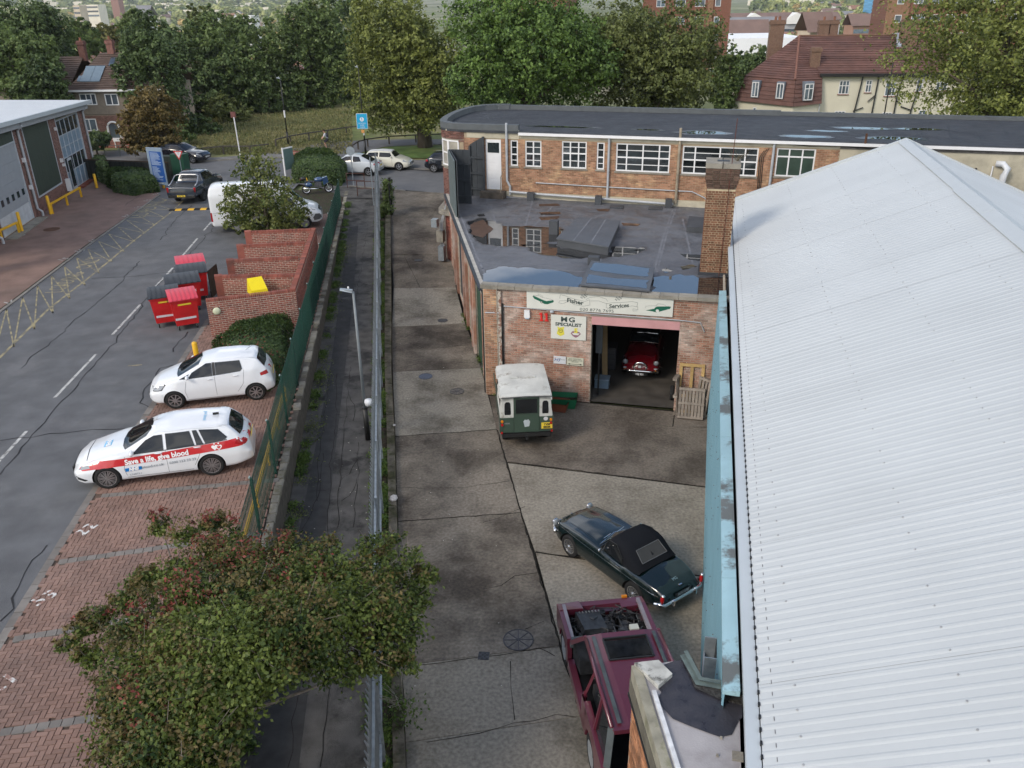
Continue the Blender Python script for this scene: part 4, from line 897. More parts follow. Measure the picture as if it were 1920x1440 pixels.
# ---- red roadster inside the garage, nose to the door
def red_roadster():
 x,y=S2(-1.68,29.85);hd=R(-90-13.1+0)
 L,W=3.96,1.47;h=W/2
 tab=dict(zt=[(0,.58),(.08,.70),(.5,.84),(1.0,.90),(1.5,.95),(1.65,.93),(2.4,.82),(2.8,.82),(3.2,.80),(3.7,.66),(3.9,.5),(L,.42)],zs=[(0,.36),(.3,.22),(L-.3,.25),(L,.34)],
  zb=[(0,.5),(.2,.66),(.8,.80),(1.6,.78),(2.8,.74),(3.5,.62),(L,.4)],wm=[(0,h*.62),(.1,h*.84),(.4,h*.98),(.8,h),(2.2,h*.92),(3.,h),(L-.3,h*.86),(L,h*.6)],wb=[(0,h*.5),(.3,h*.74),(1.,h*.78),(2.8,h*.8),(L,h*.5)],
  wr=[(0,h*.3),(.3,h*.42),(1.5,h*.52),(3.,h*.5),(L,h*.4)],zw=[(0,.5),(L,.5)],crown=.06)
 RED=paint('deep_red',(.13,.005,.01),.15)
 c=Car('roadster','deep red classic roadster nose-out inside the dark garage',L,tab,RED,(x,y),hd,None,wheels=(.75,3.14),r=.30,ww=.15,z=.02);c.wheel(wire=True,rim=M_WIREW,rr=.66,inset=.04)
 for sy in(1,-1):
  o=MB().ball((L/2-.16,sy*.56,.70),(.06,.095,.095),12,8).build('headlight',M_LENS,c.t,smooth=True);MB().lathe([(.085,-.02),(.10,.0),(.105,.03),(.095,.045)],18,Matrix.Translation((L/2-.17,sy*.56,.70))@Matrix.Rotation(math.pi/2,4,'Y')).build('headlight_rim',M_CHROME,o)
  MB().ball((L/2-.06,sy*.56,.50),(.04,.08,.035),8,6).build('side_light',M_LENS,c.t,smooth=True);MB().ball((L/2-.06,sy*.56,.42),(.04,.035,.035),8,6).build('indicator',M_AMBER,c.t,smooth=True)
 MB().tube([(L/2-.02,y_,.40)for y_ in(-.66,-.3,0,.3,.66)],.04,8).build('bumper',M_CHROME,c.t,smooth=True)
 g=MB().lathe([(.20,-.03),(.21,.0),(.20,.03),(.17,.03)],20,Matrix.Translation((L/2-.02,0,.56))@Matrix.Scale(1.25,4,(0,1,0))@Matrix.Rotation(math.pi/2,4,'Y')).build('grille_surround',M_CHROME,c.t,smooth=True)
 for k in range(-8,9):MB().bar((L/2+.005,k*.026,.56-.16*math.sqrt(max(0,1-(k/9)**2))),(L/2-.03,k*.026,.56+.16*math.sqrt(max(0,1-(k/9)**2))),.008).build('grille_slat',M_CHROME,g)
 c.box('badge',-.045,-.02,.60,.01,.09,.09,mat('badge_white',.6,.3));c.plate('NSJ 951',-.06,.31,mat('black_plate',.01,.4),front=True,ink=M_WHITE,w=.56)
 P=[(L/2-1.62,-.55,.88),(L/2-1.55,0,.94),(L/2-1.62,.55,.88),(L/2-1.85,.50,1.18),(L/2-1.80,0,1.22),(L/2-1.85,-.5,1.18)]
 MB().add(P,[(0,1,4,5),(1,2,3,4)]).build('windscreen',M_GLASS,c.t);MB().tube(P+P[:1],.013,6).build('windscreen_frame',M_CHROME,c.t)
 MB().prism([(L/2-1.8,-.55),(L/2-2.9,-.5),(L/2-2.9,.5),(L/2-1.8,.55)],[.84]*4,[1.17,1.05,1.05,1.17]).build('soft_top',SOFT,c.t)
red_roadster()
# ---- stripped maroon luxury off-roader: no bonnet, no front doors, sunroof out
MAROON=paint('maroon_paint',(.105,.015,.030),.35);GREYT=mat('grey_trim',(.06,.075,.08),.6,var=.25,scale=6);DARK=mat('interior_dark',(.008,.008,.009),.9,spec=.15,var=.6,scale=6)
def stripped():
 L,W,H=4.7,1.89,1.80;mid,hd=place((1062,1240),(1112,1440),L,.87,2.745,.86,0.)
 h=W/2;t=thing('stripped_off_roader','maroon off-roader being stripped, bonnet, sunroof and front doors missing','car',(*mid,0),hd);X=lambda x:L/2-x
 mb=MB().box(X(4.65),X(1.25),-h+.1,h-.1,.42,.55);mb.build('floor',DARK,t)
 for sy in(1,-1):
  e=lambda a:sorted((sy*a,sy*h));y0,y1=e(h-.13)
  MB().box(X(3.15),X(1.45),y0,y1,.38,.60).build('sill',MAROON,t)
  prof=[(.10,.50),(.10,.92),(.40,1.00),(1.35,1.06),(1.42,.62),(1.38,.45),(1.28,.45)]+[(.87+.40*math.cos(a),.40+.40*math.sin(a))for a in np.linspace(0,math.pi,9)]+[(.44,.45),(.2,.42)]
  mb=MB();V=[(X(x),sy*(h-.0),z)for x,z in prof]+[(X(x),sy*(h-.09),z)for x,z in prof];n=len(prof)
  mb.add(V,[tuple(range(n)),tuple(range(n,2*n))[::-1]]+[(i,(i+1)%n,n+(i+1)%n,n+i)for i in range(n)]);mb.build('front_wing',MAROON,t)
  MB().box(X(1.35),X(.25),min(sy*(h-.16),sy*(h-.09)),max(sy*(h-.16),sy*(h-.09)),.93,1.02).build('wing_edge',mat('primer_grey',(.22,.20,.22),.6,var=.2),t)
  prof=[(3.12,.50),(3.05,1.10),(4.45,1.10),(4.62,1.02),(4.66,.55),(4.45,.45),(4.05,.45)]+[(3.615+.42*math.cos(a),.40+.42*math.sin(a))for a in np.linspace(0,math.pi,9)]
  V=[(X(x),sy*h,z)for x,z in prof]+[(X(x),sy*(h-.12),z)for x,z in prof];n=len(prof);MB().add(V,[tuple(range(n)),tuple(range(n,2*n))[::-1]]+[(i,(i+1)%n,n+(i+1)%n,n+i)for i in range(n)]).build('rear_quarter',MAROON,t)
  hr=h-.22
  MB().bar((X(1.45),sy*(h-.08),1.05),(X(2.05),sy*hr,1.70),.07,.09).build('windscreen_pillar',MAROON,t)
  MB().bar((X(2.75),sy*(h-.05),.55),(X(2.85),sy*(h-.07),1.08),.12,.05).build('centre_pillar',MAROON,t);MB().bar((X(2.85),sy*(h-.07),1.08),(X(2.95),sy*hr,1.70),.10,.05).build('centre_pillar',MAROON,t)
  MB().bar((X(3.7),sy*(h-.07),1.08),(X(3.6),sy*hr,1.70),.08,.05,up=(1,0,0)).build('rear_pillar',MAROON,t)
  MB().bar((X(4.5),sy*(h-.1),1.08),(X(4.25),sy*hr,1.72),.12,.07).build('tail_pillar',GREYT,t)
  MB().add([(X(3.65),sy*(h-.075),1.08),(X(4.42),sy*(h-.08),1.08),(X(4.2),sy*(hr+.01),1.66),(X(3.6),sy*(hr+.01),1.66)],[(0,1,2,3)]).build('quarter_window',M_GLASS,t)
  V=[(X(x),sy*(h-a),z)for x,z in((2.8,.55),(3.12,.55),(3.14,.85),(3.3,1.0),(3.6,1.08),(2.85,1.08))for a in(.0,.05)]
  MB().add(V,[(0,2,4,6,8,10),(11,9,7,5,3,1),(0,1,3,2),(10,11,1,0)]).build('rear_door',MAROON,t)
  MB().tube([(X(2.1),sy*(hr),1.72),(X(3.0),sy*(hr+.01),1.76),(X(4.28),sy*hr,1.74)],.04,6).build('roof_rail',MAROON,t,smooth=True)
  mb=MB()
  for k in range(1):mb.add([(X(2.12),sy*(hr-.10),1.775),(X(2.12),sy*(hr-.17),1.78),(X(4.25),sy*(hr-.17),1.795),(X(4.25),sy*(hr-.10),1.79)],[(0,1,2,3)])
  mb.build('roof_gutter_strip',GREYT,t)
 hr=h-.24;x0,x1,sx0,sx1,sy_=2.02,4.32,2.22,2.78,.42
 V=[];F=[]
 xs=[x0,sx0,sx1,3.6,x1];ys=[-hr-.02,-sy_,sy_,hr+.02]
 for x in xs:
  for y in ys:V.append((X(x),y,1.79-.05*(y/hr)**2-.03*((x-3.2)/1.2)**2))
 for i in range(4):
  for j in range(3):
   if i==1 and j==1:continue
   F.append((i*4+j,i*4+j+1,(i+1)*4+j+1,(i+1)*4+j))
 n=len(V);V2=[(a,b,z-.03)for a,b,z in V];o=MB().add(V+V2,F+[tuple(q+n for q in f)[::-1]for f in F]).build('roof',MAROON,t)
 mb=MB()
 for a,b in(((sx0,-sy_),(sx0,sy_)),((sx0,sy_),(sx1,sy_)),((sx1,sy_),(sx1,-sy_)),((sx1,-sy_),(sx0,-sy_))):mb.bar((X(a[0]),a[1],1.77),(X(b[0]),b[1],1.77),.03,.05)
 mb.build('sunroof_frame',M_BLACK,t)
 MB().hexa([(X(1.5),-h+.04,.95),(X(1.25),-h+.06,.95),(X(1.25),h-.06,.95),(X(1.5),h-.04,.95),(X(1.5),-h+.06,1.1),(X(1.28),-h+.1,1.04),(X(1.28),h-.1,1.04),(X(1.5),h-.06,1.1)]).build('scuttle',GREYT,t)
 MB().hexa([(X(2.0),-h+.15,.7),(X(1.5),-h+.1,.7),(X(1.5),h-.1,.7),(X(2.0),h-.15,.7),(X(1.95),-h+.15,1.02),(X(1.5),-h+.1,1.1),(X(1.5),h-.1,1.1),(X(1.95),h-.15,1.02)]).build('dashboard',mat('dash_grey',(.018,.019,.021),.8,spec=.2,var=.5,scale=8),t)
 MB().tube([(X(2.1)+.18*0,.40+.18*math.cos(a),.98+.18*math.sin(a))for a in np.linspace(0,6.28,17)],.015,6).build('steering_wheel',M_BLACK,t)
 for sy in(1,-1):
  s=MB().hexa([(X(2.9),sy*.38-.25,.6),(X(2.4),sy*.38-.25,.6),(X(2.4),sy*.38+.25,.6),(X(2.9),sy*.38+.25,.6),(X(2.9),sy*.38-.25,.8),(X(2.4),sy*.38-.24,.84),(X(2.4),sy*.38+.24,.84),(X(2.9),sy*.38+.25,.8)]).build('seat',mat('seat_grey',(.03,.03,.031),.9,spec=.2,var=.4),t)
  MB().hexa([(X(3.0),sy*.38-.25,.8),(X(2.86),sy*.38-.25,.8),(X(2.86),sy*.38+.25,.8),(X(3.0),sy*.38+.25,.8),(X(3.2),sy*.38-.2,1.4),(X(3.1),sy*.38-.2,1.4),(X(3.1),sy*.38+.2,1.4),(X(3.2),sy*.38+.2,1.4)]).build('seat_back',mat('seat_grey',0),s)
 rg=random.Random(3)
 mb=MB()
 for k in range(40):
  x,y,z=rg.uniform(2.2,3.0),rg.uniform(-.6,.6),rg.uniform(.9,1.15);mb.tube([(X(x),y,z),(X(x+rg.uniform(-.2,.2)),y+rg.uniform(-.2,.2),z+rg.uniform(-.1,.15)),(X(x+rg.uniform(-.3,.3)),y+rg.uniform(-.3,.3),z)],.012,4)
 o=mb.build('loose_wiring',mat('wiring',(.05,.05,.05),.6,var=.8,scale=30),t);o['kind']='stuff'
 MB().box(X(1.28),X(.2),-h+.16,h-.16,.45,.58).build('engine_bay_floor',DARK,t)
 MB().hexa([(X(.30),-h+.3,.84),(X(.10),-h+.3,.84),(X(.10),h-.3,.84),(X(.30),h-.3,.84),(X(.26),-h+.3,.93),(X(.12),-h+.3,.93),(X(.12),h-.3,.93),(X(.26),h-.3,.93)]).build('slam_panel',MAROON,t)
 MB().box(X(.14),X(.02),-h+.1,h-.1,.42,.62).build('front_bumper',MAROON,t)
 MB().hexa([(X(.42),.42,.86),(X(.05),.42,.86),(X(.10),h-.02,.86),(X(.42),h-.02,.86),(X(.42),.42,1.0),(X(.12),.46,.96),(X(.16),h-.02,.96),(X(.42),h-.02,1.02)]).build('headlight_panel',MAROON,t)
 MB().hexa([(X(.42),-h+.02,.80),(X(.05),-h+.02,.80),(X(.05),-.42,.80),(X(.42),-.42,.80),(X(.42),-h+.02,.96),(X(.12),-h+.02,.93),(X(.12),-.42,.93),(X(.42),-.42,.94)]).build('headlight_panel',MAROON,t)
 MB().box(X(.12),X(.06),-.62,-.5,.93,.97).build('indicator',M_AMBER,t)
 MB().hexa([(X(1.0),.0,.80),(X(.45),.05,.80),(X(.45),.62,.80),(X(1.0),.55,.80),(X(.95),.0,.88),(X(.50),.08,.94),(X(.48),.60,.98),(X(.98),.50,.92)]).build('engine_cover',mat('engine_cover',(.04,.042,.045),.4,var=.4,scale=9),t)
 for k in range(7):MB().tube([(X(.48+.0*k),.10+k*.07,.965),(X(.53),.10+k*.07,.985)],.018,6).build('cover_rib',mat('engine_alu',(.25,.25,.25),.4,metal=.5),t)
 mb=MB()
 for k in range(70):
  x,y,z=rg.uniform(.35,1.2),rg.uniform(-.72,.72),rg.uniform(.6,.86);s_=rg.uniform(.03,.11);mb.box(X(x)-s_,X(x)+s_,y-s_*rg.uniform(.4,1),y+s_,z-.08,z+s_*.4)
 o=mb.build('engine_parts',mat('engine_parts',(.035,.035,.036),.5,metal=.3,var=.9,scale=14,isl=.7),t);o['kind']='stuff'
 mb=MB()
 for k in range(60):
  x,y,z=rg.uniform(.3,1.2),rg.uniform(-.75,.75),rg.uniform(.82,.93);mb.tube([(X(x),y,z),(X(x+rg.uniform(-.15,.15)),y+rg.uniform(-.15,.15),z+rg.uniform(-.02,.06)),(X(x+rg.uniform(-.25,.25)),y+rg.uniform(-.25,.25),z-.03)],.012,5)
 o=mb.build('engine_hoses',mat('engine_hoses',(.03,.03,.032),.45,var=.6,isl=.8),t);o['kind']='stuff'
 MB().box(X(1.15),X(1.0),-.62,-.44,.86,.97).build('fluid_bottle',mat('bottle_white',(.55,.55,.48),.5),t)
 MB().box(X(4.66),X(4.60),-h+.12,h-.12,.45,.78).build('lower_tailgate',MAROON,t)
 MB().box(X(4.70),X(4.62),-h+.05,h-.05,.42,.60).build('rear_bumper',GREYT,t)
 MB().box(X(4.36),X(4.28),-hr,hr,1.66,1.75).build('tailgate_header',MAROON,t)
 for y in(.05,.18):MB().tube([(X(4.33),y,1.77),(X(4.33),y+.05,1.77)],.025,8).build('hinge',M_ALLOY,t)
 c=Car.__new__(Car);c.t=t;c.L=L;c.W=h;c.r=.38;c.ww=.24;c.wheels=(.87,3.615);c.wheel(5,mat('rim_grey',(.30,.32,.34),.45,metal=.3),sw=.16,rr=.66)
stripped()
# ---- old green and white off-roader, seen from behind
def old_offroader():
 LRG=paint('dull_green',(.035,.065,.045),.5);LRW=mat('dirty_white',(.52,.52,.48),.5,var=.15,scale=2,col2=(.20,.17,.13),lo=.56,hi=.72,s2=2.2)
 a,b=Vector(G(941,820,0)),Vector(G(1026,817,0));hd=R(90+4);L=3.62;h=.84;mid=(a+b)/2;ctr=mid+Vector((math.cos(hd),math.sin(hd)))*(L/2-.75)
 t=thing('old_off_roader','boxy old green off-roader with white roof parked against the workshop wall','car',(ctr.x,ctr.y,0),hd);X=lambda x:-L/2+x
 def bxx(nm,x0,x1,y0,y1,z0,z1,m,bev=.02,p=None):
  o=MB().box(X(x0),X(x1),y0,y1,z0,z1).build(nm,m,p or t)
  if bev:
   bm=bmesh.new();bm.from_mesh(o.data);bmesh.ops.bevel(bm,geom=bm.edges[:],offset=bev,segments=2,affect='EDGES');bm.to_mesh(o.data);bm.free()
  return o
 def prof_side(nm,prof,sy,th,m):
  V=[(X(x),sy*h,z)for x,z in prof]+[(X(x),sy*(h-th),z)for x,z in prof];n=len(prof);return MB().add(V,[tuple(range(n)),tuple(range(n,2*n))[::-1]]+[(i,(i+1)%n,n+(i+1)%n,n+i)for i in range(n)]).build(nm,m,t)
 arch=lambda cx,r=.42:[(cx-r,.62)]+[(cx+r*math.cos(a),.62+.22*math.sin(a))for a in np.linspace(math.pi*.85,math.pi*.15,6)]+[(cx+r,.62)]
 for sy in(1,-1):
  prof_side('body_side',[(.0,.60)]+arch(.75)+[(1.6,.60),(1.6,1.12),(0,1.12)],sy,.04,LRG)
  prof_side('front_door',[(1.62,.52),(2.4,.52),(2.4,1.12),(1.62,1.12)],sy,.04,LRG)
  prof_side('front_wing',[(2.42,.55)]+arch(2.95)+[(3.5,.62),(3.5,1.06),(2.42,1.12)],sy,.04,LRG)
 bxx('body_floor',.0,3.45,-h+.05,h-.05,.52,.60,M_BLACK,0)
 bxx('bonnet',2.42,3.5,-.62,.62,1.05,1.13,LRG,.03);bxx('front_panel',3.42,3.5,-.62,.62,.6,1.05,LRG)
 zt=1.92;wi=.72
 def trap(nm,x0,x1,m,z0=1.12,z1=1.80,th=.03):
  for sy in(1,-1):
   P=[(X(x0),sy*(h-.02),z0),(X(x1),sy*(h-.02),z0),(X(x1),sy*(wi+.02),z1),(X(x0),sy*(wi+.02),z1)];V=P+[(a,b-sy*th,z)for a,b,z in P];MB().hexa([V[0],V[1],V[5],V[4],V[3],V[2],V[6],V[7]]).build(nm,m,t)
 trap('roof_side',.0,.35,LRW);trap('roof_side',1.30,1.55,LRW);trap('roof_side',.35,1.30,LRW,1.62,1.80);trap('roof_side',.35,1.30,LRW,1.12,1.25);trap('roof_side',1.55,2.35,LRW,1.72,1.80)
 for x0,x1 in((.36,1.29),(1.58,1.95),(1.98,2.32)):
  for sy in(1,-1):
   z0=1.26 if x0<1 else 1.14;z1=1.61 if x0<1 else 1.71;yy=lambda z:(h-.03)+(wi-h+.04)*(z-1.12)/.68
   MB().add([(X(x0),sy*yy(z0),z0),(X(x1),sy*yy(z0),z0),(X(x1),sy*yy(z1),z1),(X(x0),sy*yy(z1),z1)],[(0,1,2,3)]).build('side_window',M_GLASS,t)
 V=[];F=[]
 xs=[-.03,.0,.1,.8,1.6,2.3,2.4,2.45];dz=[-.06,-.02,.02,.04,.04,.03,.0,-.05];ys=np.linspace(-1,1,11)
 for x,d in zip(xs,dz):
  for y in ys:V.append((X(x),y*(wi+.07),1.86+d-.06*abs(y)**4))
 for i in range(len(xs)-1):
  for j in range(10):F.append((i*11+j,(i+1)*11+j,(i+1)*11+j+1,i*11+j+1))
 n=len(V);o=MB().add(V+[(a,b,z-.07)for a,b,z in V],F+[tuple(q+n for q in f)[::-1]for f in F]+[(j,j+1,n+j+1,n+j)for j in range(10)]+[(i*11,(i+1)*11,n+(i+1)*11,n+i*11)[::-1]for i in range(7)]+[(i*11+10,(i+1)*11+10,n+(i+1)*11+10,n+i*11+10)for i in range(7)]).build('roof',LRW,t,smooth=False)
 for y in(-.28,.28):bxx('roof_vent',1.15,1.3,y-.13,y+.13,1.90,1.925,LRW,.01)
 MB().tube([(X(-.05),-.78,1.80),(X(-.06),0,1.84),(X(-.05),.78,1.80)],.014,5).build('gutter',mat('gutter_dark',.06,.6),t)
 def rear(nm,y0,y1,z0,z1,m,off=0.,th=.03):return MB().box(X(-off-th),X(-off),y0,y1,z0,z1).build(nm,m,t)
 rear('rear_panel',-h,-.40,.60,1.12,LRG);rear('rear_panel',.40,h,.60,1.12,LRG)
 for sy in(1,-1):
  a,b=sorted((sy*.40,sy*.80));MB().hexa([(X(-.03),a,1.12),(X(0),a,1.12),(X(0),b,1.12),(X(-.03),b,1.12),(X(-.03),a if sy>0 else-.74,1.82),(X(0),a if sy>0 else-.74,1.82),(X(0),b if sy<0 else.74,1.82),(X(-.03),b if sy<0 else.74,1.82)]).build('rear_corner',LRW,t)
  mb=MB();c0=sy*.585;P=[(c0+dx,z)for dx,z in((-.09,1.22),(-.10,1.28),(-.09,1.60),(-.05,1.66),(.05,1.66),(.09,1.60),(.10,1.28),(.09,1.22))];mb.add([(X(-.036),y,z)for y,z in P],[tuple(range(8))]);mb.build('corner_window',M_GLASS,t)
 rear('rear_door',-.39,.39,.60,1.20,LRG,.01);rear('door_window_frame',-.40,.40,1.20,1.80,mat('seal_green',(.03,.05,.035),.6),.005);mb=MB().add([(X(-.045),-.33,1.26),(X(-.045),.33,1.26),(X(-.045),.33,1.74),(X(-.045),-.33,1.74)],[(0,1,2,3)]);mb.build('rear_window',M_GLASS,t)
 rear('headliner_rim',-.74,.74,1.80,1.84,LRW)
 P=[(-.06,.78),(.08,.80),(.11,.96),(.06,1.04),(-.02,1.02),(-.05,1.04),(-.10,.98)];MB().add([(X(-.046),-.0-y,z)for y,z in P],[tuple(range(len(P)))]).build('door_sticker',mat('sticker_grey',(.42,.46,.48),.4),t)
 for y,z,r_,m in((.76,1.0,.045,M_AMBER),(.76,.88,.045,M_RED),(-.76,1.0,.045,M_AMBER),(-.76,.88,.045,M_RED),(-.60,1.03,.07,mat('sticker_white',.6,.5))):
  MB().lathe([(r_,0),(r_*.9,.035 if r_<.05 else.004),(.001,.04 if r_<.05 else.004)],12,Matrix.Translation((X(-.03),y,z))@Matrix.Rotation(-math.pi/2,4,'Y')).build('rear_light' if r_<.05 else 'round_sticker',m,t)
 pl=MB().box(X(-.06),X(-.035),-.80,-.46,.70,.90).build('number_plate',M_PLATE,t);text_on('plate_lettering','YVM',.10,M_INK,pl,(X(-.064),-.63,.845),(0,-1,0),(0,0,1),sx=.95,bold=.004);text_on('plate_lettering','885M',.10,M_INK,pl,(X(-.064),-.63,.75),(0,-1,0),(0,0,1),sx=.95,bold=.004)
 text_on('badge','DIESEL',.06,mat('badge_grey',.4),t,(X(-.036),.6,.92),(0,-1,0),(0,0,1))
 bxx('rear_crossmember',-.08,.02,-.76,.76,.44,.57,M_BLACK,.01);bxx('tow_hitch',-.18,-.05,-.04,.04,.38,.48,M_BLACK,.01)
 for y in(-.78,.78):bxx('reflector',-.10,-.07,y-.03,y+.03,.60,.66,M_RED,0)
 c=Car.__new__(Car);c.t=t;c.L=L;c.W=.76;c.r=.36;c.ww=.19;c.wheels=(L-.75-2.2+.0,L-.75);c.wheel(rim=mat('wheel_green',(.05,.07,.055),.5),steel=True,rr=.6)
 bxx('underbody_box',.3,.9,.3,.7,.3,.5,M_BLACK,.02)  # plain black box hung below the rear floor
 MB().add([(X(2.42),-.7,1.14),(X(2.42),.7,1.14),(X(2.36),.68,1.78),(X(2.36),-.68,1.78)],[(0,1,2,3)]).build('windscreen',M_GLASS,t)
old_offroader()
# ---- pickup truck by the estate entrance
def pickup():
 PG=paint('slate_blue_paint',(.020,.028,.040),.25);L,W,H=5.25,1.94,1.83;h=W/2
 p=G(383,376,1);hd=math.atan2(*(np.array(G(440,325,1))-np.array(G(352,377,1)))[::-1]);d=Vector((math.cos(hd),math.sin(hd)));s_=Vector((d.y,-d.x));rear=Vector(p);mid=rear+d*(L/2-1.25)-s_*(h-.1)
 tab=dict(zt=[(0,.7),(.05,.9),(.25,1.05),(.9,1.13),(1.35,1.18),(2.1,1.72),(2.6,1.80),(3.3,1.80),(3.55,1.74),(3.70,1.22),(3.75,1.16),(L-.03,1.15),(L,1.0)],zs=[(0,.5),(.25,.36),(L,.5)],zb=[(0,.7),(.25,.98),(1.35,1.12),(3.6,1.2),(3.75,1.12),(L,1.1)],
  wm=[(0,h*.66),(.1,h*.86),(.4,h*.97),(.9,h),(L-.1,h),(L,h*.97)],wb=[(0,h*.6),(.3,h*.82),(1.35,h*.93),(3.6,h*.92),(L,h*.95)],wr=[(0,h*.4),(.4,h*.7),(1.3,h*.8),(2.2,h*.68),(3.5,h*.68),(3.75,h*.8),(L,h*.84)],zw=[(0,.75),(L,.8)])
 c=Car('pickup_truck','slate blue double-cab pickup with silver roll bar leaving the estate',L,tab,PG,(mid.x,mid.y),hd,None,cat='pickup truck',wheels=(.9,4.0),r=.38,ww=.25,z=1.0);c.wheel(6,mat('alloy_dark2',(.18,.18,.19),.35,metal=.8),sw=.05,rr=.66)
 c.top('load_bed',[(3.85,-.74),(3.85,.74),(5.15,.74),(5.15,-.74)],M_BLACK,off=.01)
 c.side('side_window',[(1.75,1.2),(2.55,1.22),(2.55,1.68),(2.2,1.65)],M_GLASS);c.side('side_window',[(2.65,1.22),(3.4,1.25),(3.35,1.66),(2.65,1.68)],M_GLASS);c.top('windscreen',[(1.45,-.68),(1.38,0),(1.45,.68),(2.05,.6),(2.1,0),(2.05,-.6)],M_GLASS);c.top('rear_window',[(3.56,-.55),(3.56,.55),(3.66,.6),(3.66,-.6)],M_GLASS)
 for sy in(1,-1):
  MB().tube([(L/2-5.0,sy*.86,1.18),(L/2-4.6,sy*.84,1.26),(L/2-4.05,sy*.76,1.62)],.035,6).build('roll_bar_leg',M_ALLOY,c.t,smooth=True);c.box('tail_light',5.22,sy*.87,.95,.06,.12,.3,M_RED)
 MB().tube([(L/2-4.05,-.76,1.62),(L/2-4.0,-.6,1.68),(L/2-4.0,.6,1.68),(L/2-4.05,.76,1.62)],.035,6).build('roll_bar',M_ALLOY,c.t,smooth=True)
 c.box('rear_bumper',5.30,0,.55,.14,1.7,.16,M_BLACK);c.box('bumper_step',5.33,-.62,.62,.12,.4,.04,M_CHROME);c.plate('DT21 YOA',5.38,.6);c.mirror(1.6,1.2,PG,.13);c.line('door_gap',[(1.6,.5),(1.6,1.2)]);c.line('door_gap',[(2.6,.5),(2.6,1.2)]);c.line('door_gap',[(3.5,.7),(3.5,1.2)])
pickup()
# ---- white panel van behind the small tree
def van():
 VW=paint('van_white',(.72,.73,.74),.3);L,W,H=6.0,2.02,2.62;h=W/2
 b=Vector(G(428,437,1));f=Vector(G(578,428,1));d=(f-b).normalized();hd=math.atan2(d.y,d.x);s_=Vector((d.y,-d.x));mid=(b+f)/2+d*.05-s_*(h-.12)
 tab=dict(zt=[(0,.7),(.04,.95),(.3,1.15),(.85,1.32),(1.0,1.4),(1.9,2.35),(2.2,2.55),(2.8,2.62),(5.7,2.62),(5.95,2.56),(L,2.3)],zs=[(0,.42),(.25,.3),(L-.05,.36),(L,.45)],zb=[(0,.8),(.3,1.08),(.9,1.3),(1.7,1.45),(2.2,2.1),(L,2.1)],
  wm=[(0,h*.62),(.1,h*.82),(.4,h*.95),(.8,h),(L-.05,h),(L,h*.97)],wb=[(0,h*.5),(.3,h*.8),(1.,h*.92),(2.,h*.94),(L-.1,h*.95),(L,h*.93)],wr=[(0,h*.4),(.4,h*.66),(1.,h*.8),(2.,h*.76),(3.,h*.82),(L,h*.82)],zw=[(0,.8),(2,1.1),(L,1.2)],crown=.07)
 c=Car('panel_van','high-roofed white panel van half hidden by the small tree',L,tab,VW,(mid.x,mid.y),hd,None,cat='van',wheels=(.98,4.65),r=.34,ww=.22,z=1.005);c.wheel(rim=mat('rim_grey2',(.3,.3,.31),.4,metal=.4),steel=True)
 c.side('side_window',[(1.35,1.38),(2.05,1.36),(2.05,2.0),(1.8,2.0)],M_GLASS);c.top('windscreen',[(1.06,-.78),(.98,0),(1.06,.78),(1.75,.68),(1.8,0),(1.75,-.68)],M_GLASS,step=.2)
 c.side('side_skirt',[(.25,.45),(.3,.36),(5.9,.40),(5.95,.62),(5.2,.62),(5.1,.5),(.3,.5)]if 0 else[(1.5,.38),(4.15,.38),(4.15,.52),(1.5,.52)],M_BLACK);c.box('rear_bumper',5.98,0,.5,.14,1.9,.2,mat('bumper_grey',.1,.6));c.box('rear_step',6.08,0,.52,.1,1.4,.05,M_ALLOY)
 for sy in(1,-1):c.box('tail_light',5.97,sy*.96,.95,.08,.1,.5,M_RED)
 c.side('headlight',[(.18,.98),(.5,1.02),(.62,1.18),(.35,1.12)],M_LENS);c.top('bumper_grille',[(.02,-.5),(.02,.5),(.2,.5),(.2,-.5)],M_BLACK);c.side('front_bumper',[(.02,.5),(.05,.8),(.35,.82),(.5,.62),(.45,.45)],mat('bumper_grey',.1,.6),off=.008)
 c.mirror(1.5,1.4,M_BLACK,.15);c.line('door_gap',[(1.5,.5),(1.5,1.4)]);c.line('door_gap',[(2.15,.5),(2.15,2.1)]);c.line('side_rail',[(2.15,1.15),(5.9,1.15)],mat('rail_grey',.3,.5),.02)
van()
